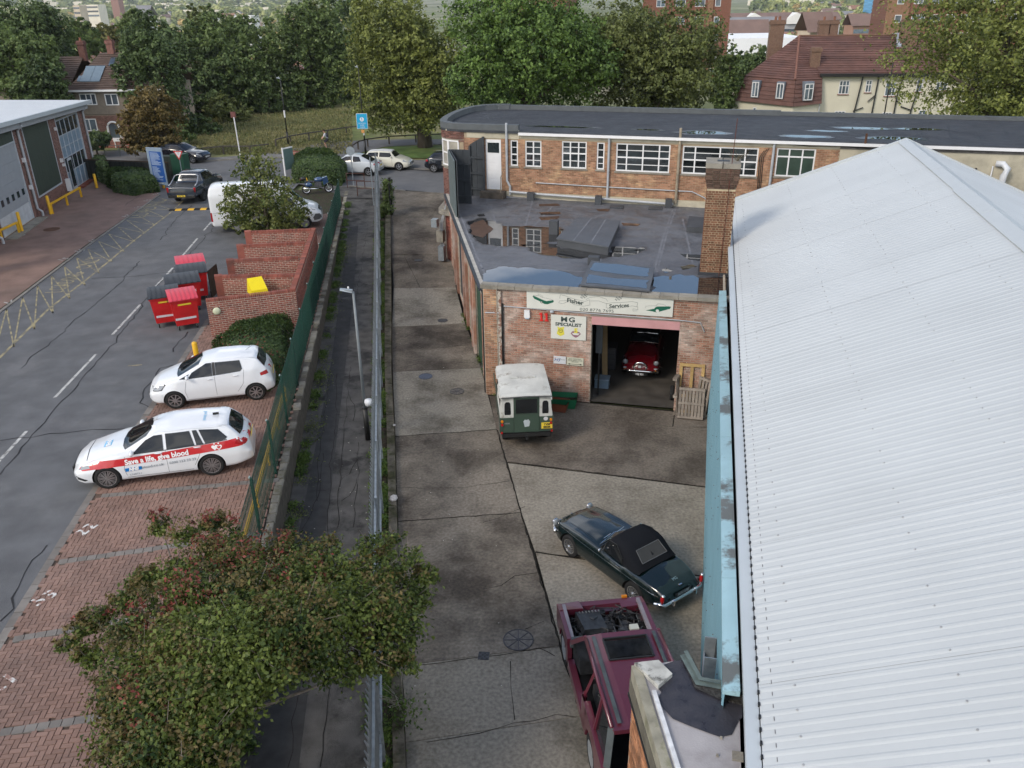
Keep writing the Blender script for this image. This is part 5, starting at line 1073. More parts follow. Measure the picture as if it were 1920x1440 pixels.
# ---- cars on the main road
def hatch(name,label,L,W,H,colour,mid,hd,z=1.0,hood=.88,cowl=1.0,r0=1.75,r1=3.2,tail=3.7,group=None,rimm=M_ALLOY,roof=None,spk=5,bel=.95):
 tab=hatch_tab(L,W,H,hood,cowl,r0,r1,tail,hz=.98,belt0=bel,belt1=bel+.08);c=Car(name,label,L,tab,colour,mid,hd,group,wheels=(.8,L-.75),r=.31,ww=.2,z=z,nx=90);c.wheel(spk,rimm,sw=.05)
 z0=bel+.03;zt=H-.12
 c.side('side_window',[(cowl+.25,z0),((r0+r1)/2-.05,z0+.02),((r0+r1)/2-.05,zt),(r0+.05,zt-.03)],M_GLASS);c.side('side_window',[((r0+r1)/2+.04,z0+.02),(r1+.1,z0+.06),(r1-.1,zt-.04),((r0+r1)/2+.04,zt)],M_GLASS)
 w=W/2;c.top('windscreen',[(cowl+.06,-w*.74),(cowl,0),(cowl+.06,w*.74),(r0-.08,w*.62),(r0-.03,0),(r0-.08,-w*.62)],M_GLASS);c.top('rear_window',[(r1+.04,-w*.55),(r1+.04,w*.55),(tail-.06,w*.62),(tail-.04,0),(tail-.06,-w*.62)],M_GLASS)
 c.side('headlight',[(.12,.70),(.2,.62),(.5,.68),(.5,.80)],M_LENS,off=.006);c.side('tail_light',[(L-.35,.80),(L-.3,.92),(L-.1,.92),(L-.05,.78)],M_RED,off=.006);c.mirror(cowl+.3,z0,colour);c.line('door_gap',[(cowl+.25,.35),(cowl+.28,z0)]);c.line('door_gap',[((r0+r1)/2,.35),((r0+r1)/2,z0)]);c.box('grille',-.0,0,.5,.03,W*.5,.16,M_BLACK)
 if roof:c.top('roof_panel',[(r0,-w*.55),(r0,w*.55),(r1-.02,w*.52),(r1-.02,-w*.52)],roof,off=.008)
 c.plate('LK15 RVE',L-.01,.7,tilt=-.1);c.plate('LK15 RVE',-.02,.45,M_PLATEW,front=True);return c
SILV=paint('silver_paint',(.45,.48,.50),.25);CREAM=paint('cream_paint',(.62,.60,.50),.25);BLK=paint('black_paint',(.01,.012,.018),.12)
p=Vector(G(692,330,1));hd=R(180-10+0);d=Vector((math.cos(hd),math.sin(hd)));s_=Vector((d.y,-d.x))
m_=p+d*(4.46/2-.85)+Vector((-s_.x,-s_.y))*-.0;n_=Vector((-math.sin(hd),math.cos(hd)))
m_=p+d*(2.23-.75)-n_*.75
hatch('silver_car','silver liftback parked on the main road, nose behind the hedge',4.46,1.74,1.49,SILV,(m_.x,m_.y),hd,cowl=1.0,r0=1.95,r1=3.1,tail=4.0)
p=Vector(G(748,320,1));hd=R(-10);d=Vector((math.cos(hd),math.sin(hd)));n_=Vector((-math.sin(hd),math.cos(hd)));m_=p-d*(3.63/2-.8)+n_*.75
hatch('compact_car','cream compact car with white roof facing right at the far kerb',3.7,1.68,1.42,CREAM,(m_.x,m_.y),hd,hood=.9,cowl=1.05,r0=1.45,r1=3.25,tail=3.5,roof=mat('roof_white',.7,.3))
p=Vector(G(814,323,1));m_=p+d*(4.2/2-.75)+n_*.75
hatch('black_hatchback','black hatchback at the kerb, partly behind the curved brick corner',4.2,1.78,1.46,BLK,(m_.x,m_.y),hd,hood=.9,cowl=1.1,r0=1.8,r1=3.5,tail=3.95)
p=Vector(G(362,306,1));hd=R(-14);d=Vector((math.cos(hd),math.sin(hd)));n_=Vector((-math.sin(hd),math.cos(hd)));m_=p-d*(4.6/2-.85)+n_*.75
hatch('black_saloon','shiny black car on the main road behind the green cabinet',4.7,1.82,1.47,BLK,(m_.x,m_.y),hd,hood=.92,cowl=1.3,r0=2.1,r1=3.5,tail=4.3)
# ---- motorcycle
def motorcycle():
 MBL=paint('bike_blue',(.03,.07,.16),.25);a,b=Vector(G(577,364,1)),Vector(G(615,361,1));d=(b-a).normalized();hd=math.atan2(d.y,d.x);c=(a+b)/2
 t=thing('motorcycle','blue touring motorcycle with top box parked in front of the round hedge','motorcycle',(c.x,c.y,1.005),hd)
 def whl(x):
  T=Matrix.Translation((x,0,.31))@Matrix.Rotation(math.pi/2,4,'X');o=MB().lathe([(.22,-.06),(.29,-.06),(.31,-.02),(.31,.02),(.29,.06),(.22,.06)],22,T).build('wheel',M_RUB,t,smooth=True)
  mb=MB().lathe([(.225,-.04),(.19,-.02),(.19,.02),(.225,.04)],22,T)
  for k in range(5):mb.bar(T@Vector((.2*math.cos(k*1.257),.2*math.sin(k*1.257),0)),T@Vector((0,0,0)),.03)
  mb.build('rim',M_ALLOY,o)
 whl(-.72);whl(.75)
 MB().hexa([(-.15,-.14,.45),(.3,-.14,.42),(.3,.14,.42),(-.15,.14,.45),(-.12,-.12,.8),(.28,-.12,.8),(.28,.12,.8),(-.12,.12,.8)]).build('engine',mat('engine_grey',(.12,.12,.13),.4,metal=.6,var=.5,scale=15),t)
 MB().ball((.16,0,.90),(.32,.17,.17),12,8).build('fuel_tank',MBL,t,smooth=True)
 MB().hexa([(-.75,-.12,.74),(-.05,-.13,.74),(-.05,.13,.74),(-.75,.12,.74),(-.78,-.11,.86),(-.1,-.12,.82),(-.1,.12,.82),(-.78,.11,.86)]).build('seat',M_BLACK,t)
 MB().hexa([(.42,-.17,.55),(.78,-.10,.72),(.78,.10,.72),(.42,.17,.55),(.38,-.2,1.0),(.70,-.13,1.08),(.70,.13,1.08),(.38,.2,1.0)]).build('fairing',MBL,t)
 MB().add([(.66,-.12,1.08),(.66,.12,1.08),(.46,.15,1.36),(.46,-.15,1.36)],[(0,1,2,3)]).build('windshield',M_GLASS,t)
 for sy in(1,-1):MB().tube([(.75,sy*.09,.31),(.52,sy*.09,1.0)],.025,6).build('fork',M_CHROME,t);MB().ball((-.55,sy*.30,.66),(.24,.11,.16),10,6).build('pannier',MBL,t,smooth=True)
 MB().tube([(.50,-.36,1.06),(.54,-.2,1.08),(.54,.2,1.08),(.50,.36,1.06)],.015,6).build('handlebar',M_BLACK,t);o=MB().ball((-.86,0,1.02),(.2,.2,.13),10,6).build('top_box',M_BLACK,t,smooth=True);MB().box(-1.05,-1.02,-.08,.08,.95,1.05).build('reflector',M_RED,o)
 MB().tube([(.1,-.2,.35),(-.4,-.22,.36),(-.95,-.24,.44)],.05,8).build('exhaust',M_CHROME,t,smooth=True);MB().tube([(-.62,.24,.9),(-.62,.1,1.05),(-.62,-.1,1.05),(-.62,-.24,.9)],.02,5).build('grab_rail',M_YEL,t);MB().tube([(0,.1,.4),(.1,.35,.02)],.015,5).build('side_stand',M_BLACK,t)
motorcycle()
# ---- cyclist on the side road
def cyclist():
 p=Vector(G(613,283,1));hd=R(180+12);root=thing('bicycle','bicycle being ridden away along the side road past the lawn','bicycle',(p.x,p.y,1.0),hd)
 for x in(-.52,.52):
  T=Matrix.Translation((x,0,.34))@Matrix.Rotation(math.pi/2,4,'X');o=MB().lathe([(.32,-.02),(.34,0),(.32,.02),(.305,0),(.32,-.02)],24,T).build('wheel',M_RUB,root)
  mb=MB()
  for k in range(12):mb.bar(T@Vector((.31*math.cos(k*.5236),.31*math.sin(k*.5236),0)),T@Vector((0,0,0)),.006)
  mb.build('spokes',M_ALLOY,o)
 BB,ST,HT,HD,RA,FA=(-.08,0,.3),(-.2,0,.85),(.35,0,.88),(.38,0,.75),(-.52,0,.34),(.52,0,.34);mb=MB()
 for a,b in((BB,ST),(ST,HT),(BB,HD),(BB,RA),(ST,RA),(HT,HD),(HD,FA)):mb.tube([a,b],.018,6)
 mb.build('frame',M_BLACK,root);MB().tube([(.36,-.24,.98),(.36,0,1.0),(.36,.24,.98)],.014,6).build('handlebar',M_BLACK,root);MB().ball((-.22,0,.92),(.13,.07,.03),8,5).build('saddle',M_BLACK,root);MB().lathe([(.09,-.01),(.1,0),(.09,.01)],14,Matrix.Translation((-.08,0,.3))@Matrix.Rotation(math.pi/2,4,'X')).build('chainring',M_ALLOY,root)
 pr=thing('person','cyclist in pale top and dark shorts with a small backpack riding the bicycle','person',(p.x,p.y,1.0),hd)
 J=dict(pel=(-.2,0,.98),ch=(.02,0,1.38),nk=(.06,0,1.50),hd=(.10,0,1.64),ht=(.11,0,1.74))
 vs=[];ed=[];rad=[]
 def v(p_,r_):vs.append(p_);rad.append(r_);return len(vs)-1
 pel=v(J['pel'],.13);wa=v((-.1,0,1.15),.115);ch=v(J['ch'],.14);nk=v(J['nk'],.055);h1=v((.09,0,1.58),.075);h2=v((.10,0,1.66),.10);h3=v((.10,0,1.74),.075);ed+=[(pel,wa),(wa,ch),(ch,nk),(nk,h1),(h1,h2),(h2,h3)]
 for sy,kn,ft,toe in((1,(.12,.11,.72),(-.02,.11,.26),(.12,.11,.20)),(-1,(.14,-.11,.86),(.02,-.11,.50),(.16,-.11,.44))):
  hp=v((-.18,sy*.10,.95),.10);k=v(kn,.065);f=v(ft,.045);to=v(toe,.035);ed+=[(pel,hp),(hp,k),(k,f),(f,to)]
  sh=v((.02,sy*.18,1.40),.065);el=v((.18,sy*.24,1.18),.045);ha=v((.35,sy*.22,1.01),.035);ed+=[(ch,sh),(sh,el),(el,ha)]
 me=bpy.data.meshes.new('body');me.from_pydata(vs,ed,[]);o=bpy.data.objects.new('body',me);COL.objects.link(o);o.parent=pr;o.modifiers.new('s','SKIN');o.modifiers.new('u','SUBSURF').levels=1
 for i,r_ in enumerate(rad):me.skin_vertices[0].data[i].radius=(r_,r_)
 me.skin_vertices[0].data[0].use_root=True
 bpy.context.view_layer.update();me2=bpy.data.meshes.new_from_object(o.evaluated_get(bpy.context.evaluated_depsgraph_get()));o.modifiers.clear();o.data=me2
 skin=mat('skin',(.45,.26,.18),.6);top=mat('pale_top',(.5,.52,.55),.8);sh_=mat('dark_shorts',(.03,.03,.04),.8)
 me2.materials.clear();[me2.materials.append(m)for m in(skin,top,sh_)]
 for pg in me2.polygons:
  c=pg.center;pg.use_smooth=True;pg.material_index=1 if(1.08<c.z<1.47 and c.x<.16)else(2 if(.72<c.z<=1.08 and c.x<.16)else 0)
 MB().ball((.09,0,1.70),(.10,.09,.10),10,7).build('hair',mat('hair_brown',(.05,.03,.02),.8),pr,smooth=True);MB().hexa([(-.20,-.13,1.18),(-.10,-.13,1.12),(-.10,.13,1.12),(-.20,.13,1.18),(-.12,-.12,1.50),(-.02,-.12,1.44),(-.02,.12,1.44),(-.12,.12,1.50)]).build('backpack',mat('backpack',(.02,.025,.05),.8),pr)
cyclist()
# ------------------------------------------------------------------ buildings
M_BRW=mat('brick_workshop',(.315,.165,.115),.88,var=.16,scale=3,col2=(.47,.38,.33),lo=.44,hi=.64,s2=.9,isl=.28,objr=.28,pos=True,bump=.3,bscale=60)
M_BRO=mat('brick_orange',(.31,.168,.105),.88,var=.15,scale=3,col2=(.40,.26,.15),lo=.5,hi=.7,s2=1.5,isl=.3,objr=.3,pos=True)
M_BRN=mat('brick_brown',(.155,.075,.045),.9,var=.2,scale=5,isl=.35,objr=.35,pos=True,bump=.3,bscale=60)
M_BRR=mat('brick_red',(.25,.085,.062),.88,var=.15,scale=3,col2=(.13,.07,.06),lo=.52,hi=.7,s2=1.2,isl=.25,objr=.25,pos=True)
M_BRD=mat('brick_dark',(.095,.06,.045),.9,var=.2,scale=5,isl=.3,objr=.3,pos=True)
M_BRP=mat('brick_purple',(.17,.085,.07),.9,var=.2,scale=5,isl=.35,objr=.35,pos=True)
M_BRT=mat('brick_near',(.36,.17,.09),.9,var=.2,scale=6,isl=.4,objr=.4,pos=True,col2=(.15,.09,.06),lo=.5,hi=.7,s2=2,bump=.5,bscale=50)
M_RENDER=mat('cream_render',(.46,.42,.32),.85,var=.1,scale=1.2,pos=True,col2=(.28,.26,.20),lo=.5,hi=.72,s2=.8)
M_CONC=mat('cast_concrete',(.27,.25,.21),.85,var=.2,scale=4,pos=True,col2=(.12,.11,.09),lo=.5,hi=.7,s2=2,bump=.4,bscale=40,objr=.12)
M_FELT=mat('roofing_felt',(.055,.060,.068),.75,var=.15,scale=2.0,pos=True,col2=(.035,.038,.044),lo=.45,hi=.7,s2=.7,rvar=.15,bump=.3,bscale=70)
M_FLAT=mat('flat_roof_felt',(.115,.120,.132),.55,var=.16,scale=1.8,pos=True,col2=(.065,.066,.072),lo=.44,hi=.68,s2=.55,rvar=.2,bump=.3,bscale=40,det=7)
M_FLATS=mat('roof_seam',(.15,.155,.17),.6,var=.2,scale=4,pos=True)
M_WATER=mat('standing_water',(.015,.016,.018),.015,var=.05,spec=1.0)
M_WATER.node_tree.nodes['Principled BSDF'].inputs['IOR'].default_value=2.2
M_SHEET=mat('roof_sheet_metal',(.485,.508,.512),.42,metal=.0,var=.035,scale=.5,pos=True,objr=.02,spec=.4)
M_BLUE=mat('blue_cladding',(.175,.325,.395),.5,var=.07,scale=1.2,pos=True)
M_BLUE2=mat('blue_cap',(.31,.48,.53),.5,var=.08,scale=2,pos=True,col2=(.12,.13,.125),lo=.50,hi=.57,s2=.9)
M_PIPE=mat('grey_pipe',(.38,.40,.42),.5,var=.12,scale=4,pos=True)
M_SCREEN=mat('dark_screen',(.030,.036,.042),.6,var=.15,scale=3,pos=True)
M_SCREEN2=mat('screen_outer',(.10,.125,.125),.6,var=.12,scale=3,pos=True)
M_GDOOR=mat('green_door',(.02,.06,.035),.6,var=.15,scale=3,pos=True)
A131=-R(13.1)
def s3(d,t,z=0):x,y=S2(d,t);return(x,y,z)
# ---- big grey-white shed on the right
shed=thing('metal_shed','long shed with pale corrugated metal roof filling the right side','shed',s3(0,0),A131)
SL=math.atan2(2.65,6.3)
def sheet_mesh(width,d0,d1,z0,z1,pitch=.2,dirn=1):
 V=[];F=[];prof=[];n=int(round(width/pitch))
 for k in range(n):
  a=k*pitch;prof+=[(a,0),(a+.065,0),(a+.095,.0075),(a+.13,.0075),(a+.16,0)]
 prof.append((width,0))
 ds=[0,1];nx=-math.sin(SL)*dirn;nz=math.cos(SL)
 for q in ds:
  for t,h in prof:V.append((d0+(d1-d0)*q+nx*h,t,z0+(z1-z0)*q+nz*h))
 m=len(prof)
 for j in range(m-1):F.append((j,m+j,m+j+1,j+1)if dirn>0 else(j,j+1,m+j+1,m+j))
 me=bpy.data.meshes.new('roof_sheet');me.from_pydata(V,[],F);me.materials.append(M_SHEET);return me
sm=sheet_mesh(1.0,1.21,7.50,5.0,7.65);T1=35.35
for k in range(43):inst('roof_sheet',sm,shed,loc=(0,T1-1-k,random.uniform(-.002,.002)))
sm2=sheet_mesh(1.0,7.54,13.8,7.65,5.0,dirn=-1)
for k in range(30):inst('roof_sheet',sm2,shed,loc=(0,T1-1-k,0))
MB().box(1.03,1.2,T1-42,T1+.1,4.86,4.985).build('eaves_gutter',mat('gutter_white',(.46,.50,.52),.45,var=.04,scale=1,pos=True),shed)
mb=MB();t=T1-.1
while t>-4:mb.box(1.19,1.215,t-.055,t-.0,4.985,5.02);t-=.2
o=mb.build('foam_filler',M_BLACK,shed);o['kind']='stuff'
mb=MB();t=T1-.15
while t>-4:
 d=1.36;z=5+(d-1.21)*math.tan(SL);mb.box(d-.004,d+.006,t-.06+.0,t,z+.001,z+.006);t-=.2
o=mb.build('sheet_end_line',mat('line_grey',.18,.7),shed);o['kind']='stuff'
mb=None
for k in range(16):
 t1=T1+.06-k*2.9;t0=t1-2.92;off=.006*(k%2);w=.30 if k<3 else.34
 V=[(7.52-w,t0,7.66-w*math.tan(SL)+.04+off),(7.52,t0,7.70+off),(7.52+w,t0,7.66-w*math.tan(SL)+.04+off),(7.52-w,t1,7.66-w*math.tan(SL)+.04+off),(7.52,t1,7.70+off),(7.52+w,t1,7.66-w*math.tan(SL)+.04+off)]
 V+=[(a,b,z-.02)for a,b,z in V]
 MB().add(V,[(0,1,4,3),(1,2,5,4),(0,6,7,1),(1,7,8,2),(3,9,6,0),(2,8,11,5),(3,4,10,9),(4,5,11,10)]).build('ridge_cap',mat('ridge_white',(.455,.485,.495),.45,var=.03),shed)
MB().hexa([(1.0,T1,4.9),(7.52,T1,7.60),(7.52,T1+.12,7.60),(1.0,T1+.12,4.9),(1.0,T1,5.06),(7.52,T1,7.72),(7.52,T1+.12,7.72),(1.0,T1+.12,5.06)]).build('verge_trim',mat('ridge_white',0),shed)
MB().hexa([(7.52,T1,7.60),(13.8,T1,4.95),(13.8,T1+.12,4.95),(7.52,T1+.12,7.60),(7.52,T1,7.72),(13.8,T1,5.07),(13.8,T1+.12,5.07),(7.52,T1+.12,7.72)]).build('verge_trim',mat('ridge_white',0),shed)
wl=MB();wl.add([(1.25,T1-.1,0),(13.8,T1-.1,0),(13.8,T1-.1,5),(7.52,T1-.1,7.6),(1.25,T1-.1,5)],[(0,1,2,3,4)]);wl.box(1.21,1.33,-6,T1,0,4.86);wl.box(13.7,13.8,-6,T1,0,4.9);wl.build('wall',mat('shed_wall',(.3,.33,.36),.6),shed)
mb=MB()
for row,d in enumerate((1.62,3.3,4.9,6.5)):
 t=T1-.3-(row%2)*.2
 while t>2:
  if random.random()<.75:mb.lathe([(.016,0),(.012,.012),(.001,.014)],6,Matrix.Translation((d+random.uniform(-.01,.01),t-.0,5+(d-1.21)*math.tan(SL)+.010)))
  t-=.4
o=mb.build('roof_fixings',mat('fixing_grey',(.28,.29,.30),.5),shed);o['kind']='stuff'
shed2=thing('metal_shed','second grey metal roof rising beyond the ridge at the right edge','shed',s3(0,0),A131)
sm3=sheet_mesh(1.0,13.85,20.1,5.0,7.65)
for k in range(20):inst('roof_sheet',sm3,shed2,loc=(0,T1-1.5-k,0))
MB().hexa([(13.85,T1-.5,4.9),(20.1,T1-.5,7.6),(20.1,T1-.38,7.6),(13.85,T1-.38,4.9),(13.85,T1-.5,5.07),(20.1,T1-.5,7.74),(20.1,T1-.38,7.74),(13.85,T1-.38,5.07)]).build('verge_trim',mat('ridge_white',0),shed2)
MB().add([(13.85,T1-.55,0),(20.1,T1-.55,0),(20.1,T1-.55,7.6),(13.85,T1-.55,4.95)],[(0,1,2,3)]).build('wall',mat('shed_wall',0),shed2)
# ---- blue corrugated wall beside the shed
bw=thing('blue_cladding_wall','pale blue corrugated metal wall with a weathered flat cap beside the yard','wall',s3(.81,17),A131)
def bz(t):return 4.86-(t-8.5)*.027
t0=8.3
while t0<25.7:
 t1=min(t0+1.0,25.75);mb=MB();V=[];n=10;st=(t1-t0)/n
 pr=[]
 for k in range(n):a=t0+k*st;pr+=[(a,0),(a+st*.45,0),(a+st*.55,-.022),(a+st*.9,-.022)]
 pr.append((t1,0));m=len(pr)
 for z in(0,1):
  for a,h in pr:V.append((h,a-17,z*bz(a)))
 mb.add(V,[(j,m+j,m+j+1,j+1)for j in range(m-1)]);mb.build('cladding_sheet',M_BLUE,bw);t0=t1
L=8.3
while L<25.6:
 e=min(L+2.4,25.7)
 MB().hexa([(-.03,L-17,bz(L)-.06),(.185,L-17,bz(L)-.06),(.185,e-.01-17,bz(e)-.06),(-.03,e-.01-17,bz(e)-.06),(-.03,L-17,bz(L)+.0),(.185,L-17,bz(L)+.03),(.185,e-.01-17,bz(e)+.03),(-.03,e-.01-17,bz(e)+.0)]).build('wall_cap',M_BLUE2,bw);L=e
MB().box(.05,.12,8.4-17,25.6-17,0,4.2).build('wall_frame',M_BLACK,bw)
mb=MB()
for k in range(60):tt=random.uniform(8.5,25);mb.ball((-.026,tt-17,random.uniform(.3,4.2)),.012,5,3)
o=mb.build('wall_fixings',mat('rust',0),bw);o['kind']='stuff'
mb=MB();mb.box(-.2,-.0,10.35-17,10.37-17,3.4,3.9).box(-.2,0,9.9-17,9.92-17,3.4,3.9).box(-.2,0,9.92-17,10.35-17,3.4,3.42).box(-.2,-.18,9.92-17,10.35-17,3.42,3.6);mb.build('vent_hood',M_GALV,bw)
MB().box(-.03,-.024,9.94-17,10.33-17,3.45,3.9).build('vent_opening',M_BLACK,bw)
# ---- brick workshop with the flat roof
wk=thing('brick_workshop','single-storey brick workshop with puddled flat roof and open garage door','workshop',s3(0,0),A131)
FT=25.9;DL,DR=-3.25,-.35
holes=[(3.6,6.5,-.3,2.93)]
mb=MB();wall_boxes(mb,(-6.85,FT,0),(1,0,0),7.85,3.98,.3,holes,z0=-.3);mb.build('front_wall',M_MORTAR,wk)
bricks(wk,(-6.85,FT,-.15),(1,0,0),7.66,4.12,M_BRW,[(3.6,6.5,0,3.08)],300,near=(5.0,2.4),j=.016)
bricks(wk,(-6.95,FT-.1,-.2),(1,0,0),.45,4.15,M_BRO,(),60,near=(.2,3.4));mb=MB().box(-6.97,-6.48,FT-.1,FT+.0,-.2,3.98);mb.build('corner_pier',M_MORTAR,wk)
MB().box(-6.47,-6.35,FT-.09,FT-.0,1.0,3.9).build('peeling_render',mat('peeling_render',(.42,.38,.32),.9,var=.4,scale=6,pos=True,col2=(.2,.1,.07),lo=.48,hi=.55,s2=5),wk)
bricks(wk,(-3.25,FT+.3,0),(0,-1,0),.3,2.93,M_BRO);bricks(wk,(-.35,FT,0),(0,1,0),.3,2.93,M_BRO)
x=-7.05
while x<1.05:
 w=.6;o=MB().box(x,min(x+w-.012,1.1),FT-.13,FT+.22,3.98,4.10+random.uniform(-.006,.006)).build('coping_stone',M_CONC,wk);x+=w
MB().hexa([(DL+.0,FT-.02,2.90),(DR-.0,FT-.02,2.90),(DR,FT+.2,2.90),(DL,FT+.2,2.90),(DL,FT-.02,3.2),(DR,FT-.02,3.2),(DR,FT+.2,3.2),(DL,FT+.2,3.2)]).build('door_lintel',mat('pink_steel',(.52,.27,.27),.6,var=.08,scale=2,pos=True),wk)
MB().box(DL-.04,DR+.04,FT-.035,FT-.022,3.205,3.24).build('lintel_top_strip',M_CONC,wk)  # thin concrete strip along the top of the lintel
def left_d(t):return-6.96-.3946*(t-26.1)
Ld=Vector((left_d(39.7)-left_d(FT),39.7-FT,0));Ll=Ld.length;Lu=-Ld.normalized()
Lo=Vector((left_d(39.7),39.7,0))
lh=[(1.0,2.2,.3,2.9),(4.2,6.6,.2,3.1),(8.6,9.6,.2,3.2),(11.2,13.2,-.1,3.2)]
mb=MB();wall_boxes(mb,Lo,Lu,Ll,3.75,.25,lh,z0=-.3);mb.build('side_wall',M_MORTAR,wk);bricks(wk,Lo+Vector((0,0,.0)),Lu,Ll,3.7,M_BRW,lh)
Nn=Lu.cross(Vector((0,0,1)))
for i,(a,b,c,d)in enumerate(lh):
 P=[Lo+Lu*a-Nn*.12,Lo+Lu*b-Nn*.12,Lo+Lu*b-Nn*.06,Lo+Lu*a-Nn*.06];MB().hexa([p+Vector((0,0,c))for p in P]+[p+Vector((0,0,d))for p in P]).build(['side_door','dark_shutter','side_door','side_door'][i],[M_GDOOR,M_SCREEN,M_GDOOR,M_GDOOR][i],wk)
for a in(2.6,3.8,7.0,8.2,10.2,10.9):
 P=[Lo+Lu*a+Nn*.001,Lo+Lu*(a+.33)+Nn*.001,Lo+Lu*(a+.33)+Nn*.11,Lo+Lu*a+Nn*.11];MB().hexa([p+Vector((0,0,.0))for p in P][::-1]+[p+Vector((0,0,3.6))for p in P][::-1]).build('brick_pier',M_BRW,wk)
P=[Lo+Nn*.02,Lo+Lu*(Ll+.0)+Nn*.02,Lo+Lu*Ll+Nn*.16,Lo+Nn*.16]
MB().hexa([p+Vector((0,0,3.72))for p in P]+[p+Vector((0,0,3.97))for p in P]).build('fascia',mat('fascia_pale',(.38,.36,.32),.7,var=.2,scale=3,pos=True),wk)
P=[Lo+Nn*.16,Lo+Lu*(Ll+.05)+Nn*.16,Lo+Lu*(Ll+.05)+Nn*.26,Lo+Nn*.26]
MB().hexa([p+Vector((0,0,3.88))for p in P]+[p+Vector((0,0,3.98))for p in P]).build('roof_gutter',M_SCREEN,wk)
MB().tube([Lo+Lu*(Ll+.02)+Nn*.12+Vector((0,0,z))for z in(3.9,2.5,1.2,.05)],.045,8).build('downpipe',M_BLACK,wk)
MB().box(.95,1.02,FT,39.3,0,4.0).build('side_wall',M_MORTAR,wk);MB().box(-12,.95,39.2,39.4,-.1,3.8).build('back_wall',M_MORTAR,wk)
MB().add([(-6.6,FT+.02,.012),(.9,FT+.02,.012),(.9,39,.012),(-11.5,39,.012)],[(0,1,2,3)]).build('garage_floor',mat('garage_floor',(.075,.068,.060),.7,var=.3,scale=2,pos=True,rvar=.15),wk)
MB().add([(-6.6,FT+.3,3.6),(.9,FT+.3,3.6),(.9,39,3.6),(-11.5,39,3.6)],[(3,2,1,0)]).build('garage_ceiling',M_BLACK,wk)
rp=[(-6.98,FT+.1),(1.02,FT+.1),(1.02,39.05),(-10.42,39.6),(left_d(39.7)-.1,39.7)]
MB().prism(rp,3.70,3.94).build('flat_roof',M_FLAT,wk)
mb=MB().hexa([(-10.5,39.45,3.94),(1.02,38.9,3.94),(1.02,39.2,3.94),(-10.5,39.75,3.94),(-10.5,39.6,4.06),(1.02,39.05,4.06),(1.02,39.2,4.06),(-10.5,39.75,4.06)]).build('roof_upstand',M_FLATS,wk)
def onroof(px,z=3.94):
 out=[]
 for x,y in px:
  X,Y=G(x,y,z);a=R(13.1);out.append((X*math.cos(a)-Y*math.sin(a),X*math.sin(a)+Y*math.cos(a)))
 return out
for l in([(850,372),(905,395),(1010,362)],[(925,470),(1000,425),(1050,372)],[(893,505),(940,500),(1100,510)],[(1225,515),(1245,440),(1262,392)],[(1230,517),(1250,440),(1267,392)],[(1000,425),(1060,424)],[(920,385),(930,420)],[(1000,372),(985,425),(950,450)],[(960,490),(1060,505)],[(1280,410),(1300,500)],[(862,400),(890,470),(912,520)]):
 mb=MB();P=onroof(l);strip(mb,P,.07,3.944);mb.build('roof_seam',M_FLATS,wk)
def blob(px,amp=.12,n=9,seed=1):
 rg=random.Random(seed);P=onroof(px);Q=[]
 for i,p in enumerate(P):
  a=Vector(p);b=Vector(P[(i+1)%len(P)]);d=b-a;nrm=Vector((-d.y,d.x)).normalized()if d.length>1e-6 else Vector((0,0));k=max(2,int(d.length/.18));ph=rg.uniform(0,6)
  for j in range(k):
   f=j/k;Q.append(a+d*f+nrm*(math.sin(f*math.pi)*amp*rg.uniform(-1,1)*.5+math.sin(f*math.pi)*amp*math.sin(f*9+ph)*.6))
 return Q
wat=[[(877,416),(905,409),(930,417),(945,424),(1050,426),(1055,440),(1046,452),(1000,459),(950,462),(905,458),(887,444)],
 [(975,459),(1046,458),(1050,466),(1140,474),(1190,470),(1210,463),(1200,474),(1160,482),(1120,484),(1060,484),(1010,476)],
 [(905,514),(935,500),(1000,502),(1050,508),(1092,520),(1085,548),(910,541)],
 [(1225,520),(1275,514),(1320,522),(1374,518),(1378,566),(1222,552)],
 [(1275,476),(1315,478),(1314,490),(1292,487)],[(1142,462),(1190,464),(1202,470),(1150,474)],[(1010,398),(1050,397),(1052,402),(1014,403)],[(1010,408),(1048,406),(1045,412),(1015,413)],[(1165,418),(1200,420),(1195,424),(1168,423)],[(895,402),(908,401),(910,405),(898,406)],[(1275,500),(1300,496),(1308,500),(1280,506)],[(1240,505),(1250,503),(1262,508),(1248,512)]]
for i,w in enumerate(wat):
 q=blob(w,.16 if i<4 else.05,seed=i+3);mb=MB();mb.add([(p.x,p.y,3.9445)for p in q],[tuple(range(len(q)))]);o=mb.build('roof_puddle',M_WATER,wk)
 c=sum(q,Vector((0,0)))/len(q);mb=MB();mb.add([(c.x+(p.x-c.x)*1.04,c.y+(p.y-c.y)*1.06,3.942)for p in q],[tuple(range(len(q)))]);mb.build('damp_edge',mat('damp_felt',(.055,.052,.052),.35,var=.3,scale=3,pos=True),wk)
for px in([(1010,383),(1045,382),(1050,386),(1012,387)],[(1012,407),(1048,405),(1046,410),(1014,410)],[(1118,392),(1145,392),(1140,397),(1122,396)],[(882,421),(905,412),(925,430),(905,446),(885,440)]):
 q=blob(px,.06,seed=len(px));MB().add([(p.x,p.y,3.9475)for p in q],[tuple(range(len(q)))]).build('leaf_silt',mat('silt_brown',(.07,.035,.018),.6,var=.3,scale=5,pos=True),wk)
